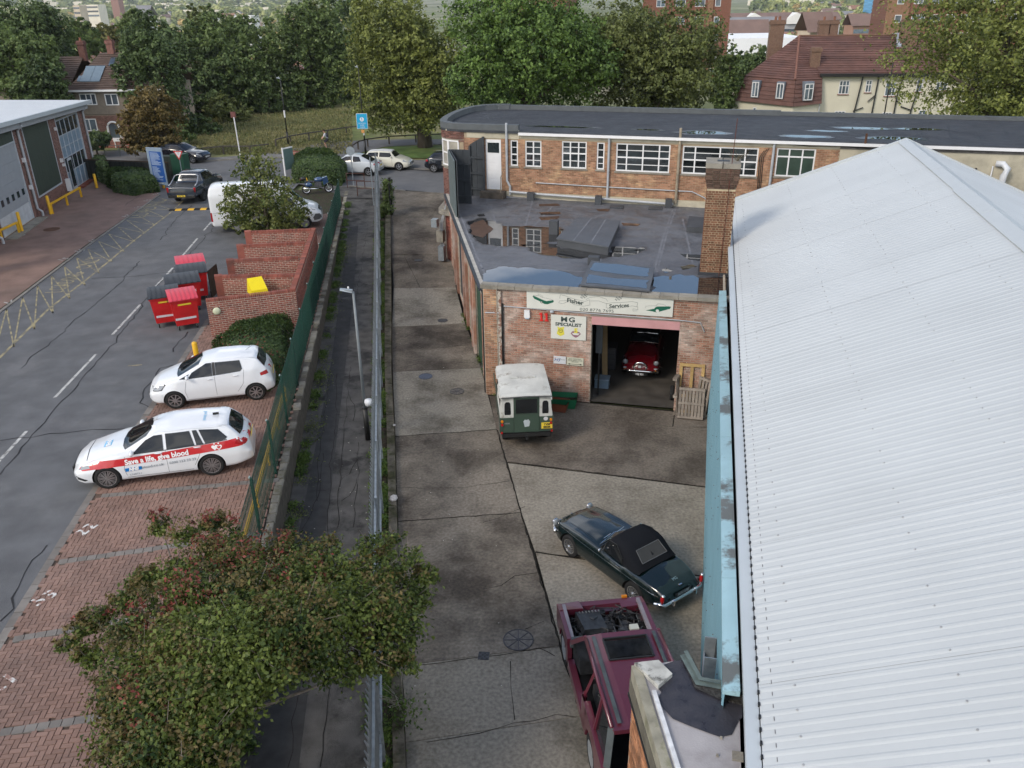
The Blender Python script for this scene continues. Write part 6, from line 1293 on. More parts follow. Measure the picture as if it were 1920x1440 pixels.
def rooflight(p,h,tilt,name,lip=True):
 P=onroof(p,3.99+h);mb=MB();z0=[3.945]*4;mb.prism(P,z0,[3.94+h+tilt*i for i in(0,0,1,1)]);o=mb.build(name,mat('felt_box',(.05,.055,.062),.6,var=.12,scale=2,pos=True),wk)
 c=sum((Vector(q)for q in P),Vector((0,0)))/4;Q=[c+(Vector(q)-c)*1.03 for q in P];MB().prism(Q,[3.94+h+.001+tilt*i for i in(0,0,1,1)],[3.94+h+.05+tilt*i for i in(0,0,1,1)]).build('rooflight_lid',mat('felt_lid',(.075,.082,.092),.5,var=.12,scale=2,pos=True),o);return Q,o
Q,o=rooflight([(1045,446),(1140,462),(1162,414),(1084,407)],.3,0.,'rooflight_box')
for f in(.33,.66):
 a=Vector(Q[0]).lerp(Vector(Q[1]),f);b=Vector(Q[3]).lerp(Vector(Q[2]),f);mb=MB();strip(mb,[a,b],.05,3.94+.3+.054);mb.build('felt_seam',M_FLATS,o)
Q,o=rooflight([(1090,533),(1216,544),(1226,502),(1110,489)],.2,0.,'rooflight_box')
for k,pts in enumerate(([(.06,.07),(.5,.10),(.94,.07),(.95,.40),(.5,.36),(.05,.42)],[(.04,.58),(.5,.54),(.92,.56),(.93,.92),(.5,.95),(.07,.93)])):
 a,b,c_,d_=[Vector(q)for q in Q];W=[]
 rg=random.Random(k+5)
 P2=[]
 for i in range(len(pts)):
  u0,v0=pts[i];u1,v1=pts[(i+1)%len(pts)]
  for j in range(5):f=j/5;P2.append((u0+(u1-u0)*f+rg.uniform(-.02,.02),v0+(v1-v0)*f+rg.uniform(-.015,.015)))
 for u,v in P2:p=a.lerp(b,u).lerp(d_.lerp(c_,u),v);W.append((p.x,p.y,3.94+.2+.056))
 MB().add(W,[tuple(range(len(W)))]).build('lid_water',M_WATER,o)
def rbox(px,w,dpt,h,nm='roof_vent_box'):
 (d,t),=onroof([px]);MB().box(d-w/2,d+w/2,t,t+dpt,3.945,3.945+h).build(nm,mat('felt_box',0),wk)
for px,w,dp,h in[((1037,440),.36,.36,.55),((994,377),.32,.3,.38),((1121,384),.3,.3,.38),((1253,390),.3,.3,.38),((1155,391),.6,.5,.05),((1228,394),.6,.5,.05),((1112,498),.4,.3,.3)]:rbox(px,w,dp,h)
P=onroof([(1288,424),(1345,428),(1345,408),(1292,404)],4.2);MB().prism(P,3.945,4.18).build('rooflight_box',mat('felt_box',0),wk)
MB().tube([(-6.3,FT-.05,3.45),(-6.32,FT-.05,.8)],.03,6).build('wall_cable',M_BLACK,wk);MB().tube([(-6.9,FT-.14,3.12),(-6.35,FT-.06,3.12)],.025,6).build('wall_pipe',M_PIPE,wk)
MB().tube([(-6.3,FT-.04,3.36),(-3.5,FT-.04,3.30),(-.4,FT-.04,3.26),(.3,FT-.04,3.22),(.45,FT-.04,2.9)],.018,6).build('wall_conduit',M_PIPE,wk);MB().ball((-4.6,FT-.08,3.28),(.07,.05,.05),8,5).build('junction_box',M_PIPE,wk)
# ---- signs on the workshop
def wallsign(name,label,u0,u1,z0,z1,col,t=.02,cat='sign',off=.03):
 """u from the door's left edge"""
 cx=DL+(u0+u1)/2;T=thing(name,label,cat,s3(cx,FT-off,(z0+z1)/2),A131);w=(u1-u0)/2;h=(z1-z0)/2
 MB().box(-w,w,-t,0,-h,h).build('board',col,T);return T,w,h,-t-.003
SIGNW=mat('sign_white',(.60,.60,.54),.45,var=.03,scale=2);SGREEN=mat('sign_green',(.008,.10,.06),.4,var=.05);SDARK=mat('sign_dark',(.03,.05,.045),.5,var=0);SYEL=mat('sign_yellow',(.62,.55,.06),.5,var=.05);SRED=mat('sign_red',(.60,.02,.015),.4,var=.05);SLINE=mat('sign_line',(.14,.16,.15),.5,var=0)
ST_,w,h,y=wallsign('fascia_sign','long white Fisher Services sign with green sports cars over the garage door',-2.21,2.64,3.36,3.97,SIGNW,off=.05)
def flat(T,name,pts,y,m):MB().add([(a,y,b)for a,b in pts],[tuple(range(len(pts)))]).build(name,m,T)
def wline(T,name,pts,y,m,w=.008):
 mb=MB()
 for a,b in zip(pts,pts[1:]):mb.bar((a[0],y,a[1]),(b[0],y,b[1]),w,.003,up=(0,1,0))
 mb.build(name,m,T)
X0,Z1=-2.42,.305
def car_icon(T,cx,cz,s,mirror=1):
 q=lambda P:[(cx+mirror*a*s,cz+b*s)for a,b in P]
 flat(T,'printed_car',q([(-1,.28),(-.92,.36),(-.2,.05),(.3,-.12),(.95,.02),(1.0,-.05),(.98,-.18),(.4,-.42),(.1,-.40),(-.2,-.22),(-.85,.05)]),y,SGREEN)
 flat(T,'printed_car',q([(-.15,.07),(.3,-.10),(.95,.03),(.7,.10),(.1,.22)]),y-.001,SIGNW);wline(T,'printed_line',q([(-.92,.36),(-.4,.40),(-.1,.24),(.7,.1),(.95,.03)]),y-.001,SLINE,.006);wline(T,'printed_line',q([(-.55,.38),(-.45,.52),(-.1,.42),(-.05,.26)]),y-.001,SLINE,.006)
 mb=MB().lathe([(.11*s,0),(.001,0)],12,Matrix.Translation((cx+mirror*-.15*s,y-.002,cz-.24*s))@Matrix.Rotation(math.pi/2,4,'X'));mb.build('printed_wheel',SDARK,T);MB().lathe([(.06*s,0),(.001,0)],10,Matrix.Translation((cx+mirror*-.15*s,y-.003,cz-.24*s))@Matrix.Rotation(math.pi/2,4,'X')).build('printed_wheel',SIGNW,T)
car_icon(ST_,-1.86,.02,.36);
q=lambda P,cx=1.95,cz=.0,s=.42:[(cx+a*s,cz+b*s)for a,b in P]
flat(ST_,'printed_car',q([(-.95,-.30),(-.5,-.34),(-.1,-.42),(.0,-.38),(.9,-.05),(.97,.12),(.8,.14),(0,.08),(-.2,.02),(-.3,-.12)]),y,SGREEN);wline(ST_,'printed_line',q([(-.98,-.1),(-.95,.05),(-.4,.12),(0,.10)]),y,SLINE,.006);wline(ST_,'printed_line',q([(-.2,.12),(-.05,.30),(.4,.28),(.6,.14)]),y,SLINE,.006)
MB().lathe([(.055,0),(.001,0)],12,Matrix.Translation((1.95-.05*.42*1,y-.002,-.12))@Matrix.Rotation(math.pi/2,4,'X')).build('printed_wheel',SIGNW,ST_)
text_on('sign_lettering','Fisher',.20,SDARK,ST_,(-.78,y,.02),Vector((1,0,-.14)).normalized(),(0,0,1),sx=1.15,bold=.006);text_on('sign_lettering','Services',.19,SDARK,ST_,(.68,y,-.03),Vector((1,0,.13)).normalized(),(0,0,1),sx=1.05,bold=.005)
text_on('sign_lettering','020 8776 7695',.14,SDARK,ST_,(-.05,y,-.235),(1,0,0),(0,0,1),sx=1.35)
wline(ST_,'ribbon_outline',[(-1.30,.10),(-1.28,.24),(-1.1,.20),(-.75,.10),(-.45,.05),(-.30,.12),(-.28,-.06),(-.5,-.12),(-.8,-.08),(-1.05,.04),(-1.3,.02),(-1.33,-.05),(-1.2,-.08),(-1.05,0)],y,SLINE);wline(ST_,'ribbon_outline',[(-.42,.12),(-.3,.2),(0,.25),(.25,.18),(.3,.1)],y,SLINE);wline(ST_,'ribbon_outline',[(-.28,.08),(0,.10),(.28,.02)],y,SLINE)
wline(ST_,'ribbon_outline',[(.28,.02),(.42,.06),(.8,.10),(1.1,.15),(1.28,.12),(1.26,-.02),(1.1,.0),(.8,-.08),(.4,-.16),(.26,-.12),(.26,.02)],y,SLINE);wline(ST_,'ribbon_outline',[(1.28,.0),(1.3,-.12),(1.14,-.1),(1.14,-.18),(1.28,-.16)],y,SLINE)
for cx in(-.62,.52):
 mb=MB()
 for i in range(5):
  for j in range(4):
   if(i+j)%2:a=cx+i*.045+j*.012;b=.14+j*.035+i*.008;mb.add([(a,y,b),(a+.04,y,b+.006),(a+.045,y,b+.036),(a+.006,y,b+.03)],[(0,1,2,3)])
 o=mb.build('printed_flag',SLINE,ST_);o['kind']='stuff'
T,w,h,y=wallsign('specialist_sign','square white MG SPECIALIST sign with two small yellow emblems',-1.38,-.18,2.31,3.17,SIGNW)
text_on('sign_lettering','MG',.24,SDARK,T,(-.02,y,.28),(1,0,0),(0,0,1),sx=1.25,bold=.008,spacing=1.25);text_on('sign_lettering','SPECIALIST',.16,SDARK,T,(0,y,.10),(1,0,0),(0,0,1),sx=1.15,bold=.006)
flat(T,'emblem',[(-.38,.02),(-.3,-.02),(-.22,0),(-.14,.02),(-.16,-.1),(-.13,-.25),(-.27,-.33),(-.4,-.25),(-.36,-.1)],y,SYEL);MB().lathe([(.075,0),(.06,0)],16,Matrix.Translation((-.26,y-.002,-.13))@Matrix.Rotation(math.pi/2,4,'X')).build('emblem_ring',SDARK,T);text_on('emblem_lettering','MG',.06,SDARK,T,(-.26,y-.002,-.13),(1,0,0),(0,0,1))
flat(T,'emblem',[(.08,-.2),(.14,-.12),(.26,-.10),(.38,-.14),(.43,-.2),(.34,-.3),(.26,-.35),(.16,-.3)],y,mat('sign_mauve',(.25,.12,.16),.5));flat(T,'emblem',[(.12,-.18),(.39,-.18),(.34,-.25),(.17,-.25)],y-.001,SIGNW);text_on('emblem_lettering','5',.22,SYEL,T,(.26,y-.003,-.10),(1,0,0),(0,0,1),sx=1.2,bold=.012)
T,w,h,y=wallsign('small_wall_sign','small white wall sign lettered HS in blue, left one of the pair',-1.28,-.85,1.38,1.66,mat('sign_white2',(.62,.63,.64),.4,var=.02));text_on('sign_lettering','HS',.17,mat('ink_blue',(.02,.07,.3),.4),T,(-.10,y,0),(1,0,0),(0,0,1),shear=.4);wline(T,'sign_rule',[(-.02,.02),(.19,.02)],y,SLINE,.01);wline(T,'sign_rule',[(-.2,.05),(-.13,.09)],y,SRED,.008)
T,w,h,y=wallsign('small_wall_sign','small cream notice with a black double-headed arrow, right one of the pair',-.82,-.24,1.36,1.65,mat('sign_cream',(.55,.54,.42),.5,var=.03))
for k,tx in enumerate(('NO PARKING','REQUIRED THIS','FRONT')):text_on('sign_lettering',tx,.062,SDARK,T,(0,y,.095-k*.055),(1,0,0),(0,0,1),sx=1.15)
mb=MB().box(-.2,.2,y-.001,y,-.105,-.092);mb.build('arrow_shaft',M_INK,T)
for s_ in(-1,1):flat(T,'arrow_head',[(s_*.25,-.098),(s_*.17,-.07),(s_*.17,-.127)][::-1 if s_>0 else 1],y-.001,M_INK)
T=thing('house_number','red number 11 fixed to the brick wall left of the specialist sign','number',s3(DL-1.62,FT-.02,3.07),A131)
for k,dx in enumerate((-.09,.09)):mb=MB().box(dx-.035,dx+.03,-.03,0,-.13,.13).box(dx-.07,dx-.036,-.028,0,.06,.11).box(dx-.07,dx+.065,-.034,-.001,-.155,-.125);mb.build('digit',SRED,T)
T=thing('alarm_box','white alarm box high on the brick wall left of the red number','alarm box',s3(DL-2.2,FT-.02,3.13),A131);MB().hexa([(-.1,-.08,-.12),(.1,-.08,-.12),(.1,0,-.12),(-.1,0,-.12),(-.09,-.09,.15),(.09,-.09,.15),(.09,0,.15),(-.09,0,.15)]).build('box_cover',M_WHITE,T);MB().box(-.07,.07,-.07,0,-.16,-.121).build('box_base',mat('pale_blue',(.4,.5,.6),.5),T)
# ---- tall brick chimney
ck=thing('brick_chimney','tall square brick chimney with corbelled top standing on the flat roof','chimney',s3(.62,29.2,3.94),A131)
hw=.48;CHH=3.0
MB().box(-hw+.012,hw-.012,-hw+.012,hw-.012,0,CHH).build('chimney_core',mat('mortar_pale',(.40,.33,.22),.9,var=.15,pos=True),ck)
bricks(ck,(-hw+.012,-hw+.012,.1),(1,0,0),2*hw-.024,CHH-.1,M_BRN,(),240,near=(.5,2.),bond='english',j=.014);bricks(ck,(-hw+.012,hw-.012,.1),(0,-1,0),2*hw-.024,CHH-.1,M_BRN,(),0,bond='english',j=.014);bricks(ck,(hw-.012,-hw+.012,.1),(0,1,0),2*hw-.024,CHH-.1,M_BRN,bond='english',j=.014)
z=CHH
for k in range(9):
 e=.0+.018*min(k,4)+(.0 if k<8 else 0);w=hw+e
 MB().box(-w+.012,w-.012,-w+.012,w-.012,z,z+.079).build('corbel_core',mat('mortar_dark',(.14,.12,.09),.9),ck);
 for(O_,U_)in(((-w+.012,-w+.012,z),(1,0,0)),((-w+.012,w-.012,z),(0,-1,0)),((w-.012,-w+.012,z),(0,1,0))):bricks(ck,O_,U_,2*w-.024,.078,M_BRD,bond='stretcher',dp=.014)
 z+=.077
for(a,b)in((-w-.02,-.02),(.0,w+.02)):MB().box(a,b-.01,-w-.02,w+.02,z,z+.16).build('chimney_cap',M_CONC,ck)
MB().box(-.2,.2,-.15,.15,z+.16,z+.165).build('flue_opening',M_BLACK,ck);MB().box(-hw-.05,hw+.05,-hw-.05,hw+.05,0,.09).build('lead_flashing',M_FELT,ck)
MB().tube([(.30,-.56,z+1.6),(.26,-.55,z),(.24,-.53,z-.8),(.2,-.52,.2),(.18,-.55,-.1)],.012,5).build('lightning_rod',mat('rust_rod',(.10,.035,.025),.8),ck)
pl_=MB()
for k in range(26):
 a=random.uniform(0,6.28);pl_.tube([(.45,0,z+.15),(.45+.15*math.cos(a),.1*math.sin(a),z+.25+random.uniform(0,.15)),(.45+.35*math.cos(a),.3*math.sin(a),z+.2+random.uniform(0,.35))],.004,3)
o=pl_.build('chimney_weed',mat('dry_stem',(.12,.10,.06),.9),ck);o['kind']='stuff'
# ---- near brick building, bottom right
nb=thing('near_brick_building','corner of a brick building with patched grey flat roof, bottom right','building',s3(0,0),A131)
A_,B_,C_,D_,E_n=(-.38,8.81),(.26,9.08),(.48,8.6),(1.02,8.58),(1.02,4.4)
ZN=4.55
MB().prism([A_,E_n,D_,C_,B_],ZN-.25,ZN).build('flat_roof',mat('painted_roof',(.36,.345,.35),.7,var=.1,scale=2,pos=True,col2=(.26,.24,.24),lo=.5,hi=.7,s2=1.3,bump=.2),nb)
a,b=Vector((*A_,0)),Vector((*E_n,0));U=(b-a).normalized();Wd=(b-a).length;Nn=U.cross(Vector((0,0,1)))
mb=MB();wall_boxes(mb,a-Nn*.01,U,Wd,ZN-.25,.25);mb.build('side_wall',M_MORTAR,nb);bricks(nb,a-Nn*.01,U,Wd,ZN-.3,M_BRT,(),300,near=(.8,3.6),jig=.004)
c1,c2=Vector((*B_,0)),Vector((*A_,0));mb=MB()
for p,q in((B_,A_),(C_,B_),(D_,C_)):
 p3,q3=Vector((*p,0)),Vector((*q,0));u_=(q3-p3).normalized();wall_boxes(mb,p3,u_,(q3-p3).length,ZN-.25,.2)
mb.build('end_wall',M_MORTAR,nb)
def band(nm,o0,o1,z0,z1,m,a0=0.,a1=None):
 P=[a+U*a0-Nn*o0,a+U*(a1 or Wd)-Nn*o0,a+U*(a1 or Wd)-Nn*o1,a+U*a0-Nn*o1];return MB().hexa([p+Vector((0,0,z0))for p in P]+[p+Vector((0,0,z1))for p in P]).build(nm,m,nb)
band('eaves_band',-.04,.09,ZN-.25,ZN+.03,mat('mossy_concrete',(.27,.255,.20),.85,var=.25,scale=4,pos=True,col2=(.17,.17,.10),lo=.52,hi=.66,s2=3),.0)
band('white_flashing',.125,.18,ZN-.02,ZN+.06,mat('peeling_white',(.6,.61,.62),.6,var=.2,scale=8,pos=True),.5);band('black_cable',-.07,-.03,ZN-.5,ZN-.46,M_BLACK);band('wall_stain_board',-.052,-.041,ZN-.46,ZN-.2,mat('wet_board',(.12,.11,.085),.6,var=.3,scale=4,pos=True))
MB().prism([A_,(A_[0]+.35,A_[1]-.35),(A_[0]+.52,A_[1]-.1),(A_[0]+.32,A_[1]+.12)][::-1],ZN+.001,ZN+.08).build('corner_block',mat('pale_block',(.40,.40,.37),.85,var=.25,scale=6,pos=True,col2=(.12,.12,.11),lo=.52,hi=.6,s2=5),nb)
tar=[(1235,1250),(1262,1240),(1290,1236),(1300,1262),(1308,1282),(1340,1296),(1392,1306),(1392,1345),(1385,1352),(1372,1378),(1350,1382),(1330,1375),(1290,1360),(1262,1348),(1245,1330),(1232,1312),(1240,1298),(1228,1285)]
def nroof(px,z):
 out=[]
 for x,y in px:
  X,Y=G(x,y,z);a_=R(13.1);out.append((X*math.cos(a_)-Y*math.sin(a_),X*math.sin(a_)+Y*math.cos(a_)))
 return out
MB().add([(p[0],p[1],ZN+.012)for p in nroof(tar,ZN+.01)],[tuple(range(len(tar)))]).build('tar_patch',mat('fresh_tar',(.035,.034,.042),.45,var=.2,scale=5,pos=True,rvar=.2,bump=.3,bscale=30),nb)
mb=MB();P=nroof([(1280,1232),(1308,1285),(1395,1300)],ZN);strip(mb,P,.10,ZN+.05);strip(mb,[(p[0]+.03,p[1]+.05)for p in P],.06,ZN+.08,.5);mb.build('lead_edge',mat('mossy_lead',(.10,.13,.12),.6,var=.3,scale=6,pos=True),nb)
mb=MB();P=nroof([(1290,1240),(1312,1290),(1350,1305),(1395,1318)],ZN);strip(mb,P,.14,ZN+.035,.4);mb.build('rough_tar',mat('rough_tar',(.05,.048,.045),.9,var=.5,scale=25,pos=True,bump=1,bscale=25),nb)
for px,w in(((1383,1420),.13),((1345,1418),.03),((1352,1385),.03)):
 (d,t),=nroof([px],ZN);MB().box(d-w/2,d+w/2,t-w/2,t+w/2,ZN+.002,ZN+.03).build('roof_slate',M_CONC,nb)
# ---- long two-storey brick building behind
fb=thing('long_brick_building','long brick building with dark flat roof and rows of white windows','building',(-1.17,40.92,0),R(-17.3))
UL=26.0
win=[('w',1.33,1.70,5.46,6.66,[],[.45]),('w',2.06,2.86,5.45,6.66,[.5],[.5]),('w',3.85,5.04,5.46,6.70,[.34,.67],[.55]),('w',5.52,5.88,5.46,6.69,[],[.45]),('w',6.42,8.89,5.43,6.69,[.2,.5,.8],[.5]),('w',9.44,12.73,5.44,6.68,[.17,.5,.83],[.5]),('w',13.49,15.10,5.50,6.72,[.33,.67],[.7])]
fh=[(w[1],w[2],w[3],w[4])for w in win]+[(.1,.86,4.3,6.66),(3.3,5.56,3.5,4.12),(6.38,8.84,3.5,4.10)]
sh=lambda hs,dx:[(a+dx,b+dx,c,d)for a,b,c,d in hs]
mb=MB();wall_boxes(mb,(-1.3,0,0),(1,0,0),UL+1.3,6.95,.3,sh(fh,1.3));mb.build('rear_wall',mat('mortar_buff',(.36,.29,.20),.9,var=.15,pos=True),fb)
bricks(fb,(-1.0,0,4.25),(1,0,0),17.05,2.5,M_BRO,[(a+1.0,b+1.0,c-4.25,d-4.25)for a,b,c,d in fh],0,dp=.01)
bricks(fb,(20.7,0,4.25),(1,0,0),.55,2.4,M_BRR,(),0,dp=.016)
MB().box(.95,UL,-.035,0,3.9,4.22).build('rendered_plinth',M_RENDER,fb)
MB().box(1.8,16.05,-.025,0,6.76,6.94).build('rendered_band',M_RENDER,fb);MB().box(-.85,1.78,-.03,0,6.72,7.12).build('rendered_band',M_RENDER,fb);MB().box(16.07,UL,-.02,0,4.22,6.78).build('rendered_wall',M_RENDER,fb)
MB().box(16.05,UL,-.06,0,6.78,6.98).build('cable_trunking',mat('trunking',(.12,.11,.10),.7,var=.3,scale=5),fb)
M_DGL=mat('far_window_glass',(.02,.026,.028),.04,var=.5,scale=1.5,spec=1.0,objr=.7)
M_FROST=mat('frosted_green_glass',(.03,.055,.04),.35,var=.3,scale=2,spec=.6)
for i,(_,a,b,c,d,xs,ys)in enumerate(win):
 n=len(xs)+1;mx=[]
 if i<6:
  for k in range(n):
   u0,u1=([0]+xs+[1])[k],([0]+xs+[1])[k+1];mx+=[(u0,ys[0]+(1-ys[0])*.5,u1,ys[0]+(1-ys[0])*.5),(u0,ys[0]*.5,u1,ys[0]*.5)]
 window(fb,(a,0,c),(1,0,0),b-a,d-c,xs,ys,M_WHITE,M_DGL if i<6 else M_FROST,bar=.06,dep=.08,inset=.03,sill=M_CONC,mixed=mx,thin=.03)
for a,b in((3.3,5.56),(6.38,8.84)):window(fb,(a,0,3.80),(1,0,0),b-a,.32,[.25,.5,.75],[],M_WHITE,M_DGL,bar=.06,inset=.0)
dr=MB().box(.10,.86,-.02,.05,4.3,6.66).build('back_door',M_WHITE,fb);MB().box(.19,.77,-.03,-.021,6.05,6.52).build('fanlight',M_DGL,dr)
for k in range(4):MB().box(.20,.76,-.028,-.021,4.45+k*.38,4.75+k*.38).build('door_panel',M_WHITE,dr)
MB().box(-.1,1.1,-.55,-.04,3.94,4.26).build('door_step',mat('step_timber',(.09,.075,.06),.9,var=.3,scale=5),fb)
MB().tube([(.95,-.5,4.2),(.98,-.5,5.0),(1.0,-.1,5.25)],.02,6).build('handrail',mat('rusty_rail',(.22,.18,.13),.8),fb)
outer=[(1.75,-.08),(-1.3,-.08),(-1.95,.12),(-2.4,.5),(-2.68,1.2),(-2.88,2.2),(-3.02,3.2),(-3.1,4.3),(-3.06,5.5),(-2.9,6.5),(-2.5,7.3),(-1.8,7.75),(-1,7.85)]
deck=[(UL,-.12),(1.75,-.12)]+outer[1:]+[(UL,8.0)]
MB().prism(deck[::-1],6.98,7.08).build('roof_deck',M_FELT,fb)
k_in=1
def off_poly(P,dlt):
 Q=[]
 for i,p in enumerate(P):
  a=Vector(P[max(0,i-1)]);b=Vector(P[min(len(P)-1,i+1)]);d=(b-a).normalized();Q.append((p[0]+d.y*dlt,p[1]-d.x*dlt))
 return Q
inner=off_poly(outer,-.30)if False else[(p[0]*1+(.28 if i>1 else 0),p[1]+(.28 if i<3 else 0))for i,p in enumerate(outer)]
inner=[(1.75,.2),(-1.15,.2),(-1.7,.38),(-2.1,.7),(-2.35,1.35),(-2.55,2.3),(-2.7,3.2),(-2.78,4.3),(-2.74,5.5),(-2.6,6.3),(-2.25,6.95),(-1.65,7.4),(-1,7.5)]
def ribbon3(nm,A,B,z0,z1,m):
 mb=MB();n=len(A)
 for i in range(n-1):mb.hexa([(*A[i],z0),(*A[i+1],z0),(*B[i+1],z0),(*B[i],z0),(*A[i],z1),(*A[i+1],z1),(*B[i+1],z1),(*B[i],z1)])
 return mb.build(nm,m,fb)
M_KFELT=mat('kerb_felt',(.085,.095,.10),.65,var=.12,scale=3,pos=True)
ribbon3('roof_kerb',outer,inner,7.085,7.36,M_KFELT);ribbon3('roof_kerb',[(-1,7.85),(13.5,7.95)],[(-1,7.55),(13.5,7.65)],7.085,7.32,M_KFELT);ribbon3('roof_kerb',[(13.5,8.0),(UL,8.1)],[(13.5,7.7),(UL,7.8)],7.085,7.26,M_KFELT)
MB().box(1.78,UL,-.2,-.09,6.92,7.04).build('roof_gutter',M_WHITE,fb)
for u in np.arange(-1.5,24,1.15):mb=MB();strip(mb,[(u,.25 if u<1.7 else-.05),(u+.9,7.5)],.06,7.083);mb.build('felt_lap',mat('felt_lap',(.045,.05,.056),.7),fb)
rg=random.Random(12)
for u,v,a,b in((10.2,1.2,1.1,.5),(14.6,1.0,1.0,.35),(15.6,2.8,.8,.2),(18.3,1.2,1.2,.4),(17.2,4.0,1.2,.35),(3.4,1.7,1.5,.25),(19.5,4.2,1.0,.3),(7.6,1.6,.6,.2)):
 P=[(u+a*math.cos(t_)*rg.uniform(.75,1.1),v+b*math.sin(t_)*rg.uniform(.7,1.2))for t_ in np.linspace(0,6.283,22)[:-1]];MB().add([(x,y_,7.089)for x,y_ in P],[tuple(range(len(P)))]).build('roof_puddle',M_WATER,fb)
 MB().add([(u+(x-u)*1.3,v+(y_-v)*1.4,7.086)for x,y_ in P],[tuple(range(len(P)))]).build('damp_edge',mat('damp_felt2',(.035,.035,.037),.3),fb)
tower_o=[(-1.0,0)]+[(p[0]*.985+.0,p[1]+.03)for p in outer[1:]]
def curved(nm,z0,z1,m,ins=.0):
 mb=MB();n=len(tower_o);Q=[(p[0]+ins*(1 if i>1 else 0),p[1]+ins*(1 if i<5 else 0))for i,p in enumerate(tower_o)]
 V=[(*p,z0)for p in Q]+[(*p,z1)for p in Q];mb.add(V,[(i+1,i,n+i,n+i+1)for i in range(n-1)]);return mb.build(nm,m,fb)
M_TWB=mat('mortar_dark2',(.30,.27,.22),.9)
curved('curved_wall',-.2,5.25,M_TWB,.02);curved('curved_wall',6.55,7.0,M_TWB,.02)
for i in range(8):
 p,q=Vector((*tower_o[i],0)),Vector((*tower_o[i+1],0));u_=(p-q).normalized();Lq=(p-q).length
 bricks(fb,q+Vector((.0,.0,3.25)),u_,Lq,1.95,M_BRP,(),0,dp=.014,j=.014);bricks(fb,q+Vector((0,0,.2)),u_,Lq,2.9,M_BRR,(),0,dp=.012)
 bricks(fb,q+Vector((0,0,6.62)),u_,Lq,.42,M_BRP,(),0,dp=.014)
 if i!=0:window(fb,q+Vector((0,0,5.3)),u_,Lq,1.25,[.5]if Lq>.9 else[],[.5],M_WHITE,mat('curtain_glass',(.35,.33,.28),.15,var=.2,objr=.4,spec=.8),bar=.07,dep=.08,inset=.0,sill=M_CONC)
 else:bricks(fb,q+Vector((0,0,5.2)),u_,Lq,1.4,M_BRP,[(.0,.25,0.05,1.3)],0,dp=.014)
curved('stone_band',6.98,7.06,M_RENDER,-.03)
mb=MB();n=len(tower_o)
for dz,e in((0,.30),(.12,.2),(.24,.08)):
 Q=[(p[0]-e*(1 if i>1 else 0),p[1]-e*.6*(1 if i<5 else 0))for i,p in enumerate(tower_o[:9])]
 for i in range(8):mb.hexa([(*tower_o[i],2.85+dz),(*tower_o[i+1],2.85+dz),(*Q[i+1],2.85+dz),(*Q[i],2.85+dz),(*tower_o[i],2.97+dz),(*tower_o[i+1],2.97+dz),(*Q[i+1],2.97+dz),(*Q[i],2.97+dz)])
mb.build('stone_plinth',M_CONC,fb)
MB().add([(-3,7.8,0),(UL,8,0),(UL,8,7),(-1,7.85,7)],[(0,1,2,3)]).build('street_wall',M_BRP,fb)
for u,m_,zt_,r_ in((1.17,M_PIPE,7.45,.06),(6.1,M_PIPE,7.0,.055),(9.3,mat('old_pipe',(.28,.24,.18),.7,var=.3),7.45,.06),(13.35,M_PIPE,7.0,.055)):
 MB().tube([(u,-.1,zt_),(u,-.1,4.75),(u+(.15 if u<2 else 0),-.12,4.5),(u+(.15 if u<2 else 0),-.12,4.1)],r_,8).build('downpipe',m_,fb)
MB().tube([(1.3,-.16,4.25),(3,-.16,4.2),(6.0,-.16,4.14),(9.2,-.16,4.06)],.055,8).build('waste_pipe',M_PIPE,fb);MB().tube([(2.6,-.06,4.72),(6.1,-.06,4.68),(10,-.06,4.66),(10.6,-.06,4.4),(10.8,-.06,4.0)],.025,6).build('small_pipe',M_PIPE,fb)
for k in range(3):MB().tube([(13.15-.1*k,-.04,6.7-.05*k),(12.95-.08*k,-.04,6.3),(12.98-.06*k,-.04,4.6)],.015,5).build('wall_cable',M_BLACK,fb)
MB().tube([(13.6,-.06,6.93),(14.8,-.06,6.85),(16,-.06,6.9),(17.5,-.06,6.82),(19,-.06,6.88)],.02,5).build('wall_cable',M_BLACK,fb)
MB().tube([(22.35,-.3,4.6),(22.4,-.35,6.0),(22.5,-.35,6.25),(22.35,-.15,6.4),(22.1,-.05,6.4)],.13,10).build('flue_duct',mat('flue_white',(.6,.62,.64),.4,var=.1),fb,smooth=True)
MB().box(17.2,17.4,-.12,-.02,5.95,6.35).build('wall_vent',M_BLACK,fb);MB().tube([(21.4,-.1,4.9),(21.4,-.1,6.2)],.04,6).build('wall_pipe',M_BLACK,fb);MB().tube([(22.0,-.08,4.9),(22.0,-.08,6.3)],.03,6).build('wall_pipe',M_WHITE,fb);MB().box(21.4,22.0,-.08,-.05,5.5,5.55).build('wall_pipe',M_WHITE,fb)
MB().box(21.0,21.9,-.5,-.1,4.55,5.2).build('air_conditioner',M_WHITE,fb)
MB().tube([(17.0,-.15,6.9),(17.0,-.15,7.45)],.05,6).build('stub_pipe',mat('rust',0),fb)
mb=MB().tube([(11.2,-.5,4.15),(12.3,-.5,4.75),(12.9,-.5,4.85)],.025,5)
for k in range(3):mb.tube([(11.5+k*.5,-.5,3.94),(11.5+k*.5,-.5,4.35+k*.25)],.02,5)
mb.build('stair_rail',M_BLACK,fb)
scn=thing('roof_screens','tall dark grey boarded screens folded round the roof corner by the white door','screen',(-1.17,40.92,3.95),R(-17.3))
def toF(px,z):
 X,Y=G(px[0],px[1],z);dx,dy=X+1.17,Y-40.92;a=R(17.3);return(dx*math.cos(a)-dy*math.sin(a),dx*math.sin(a)+dy*math.cos(a))
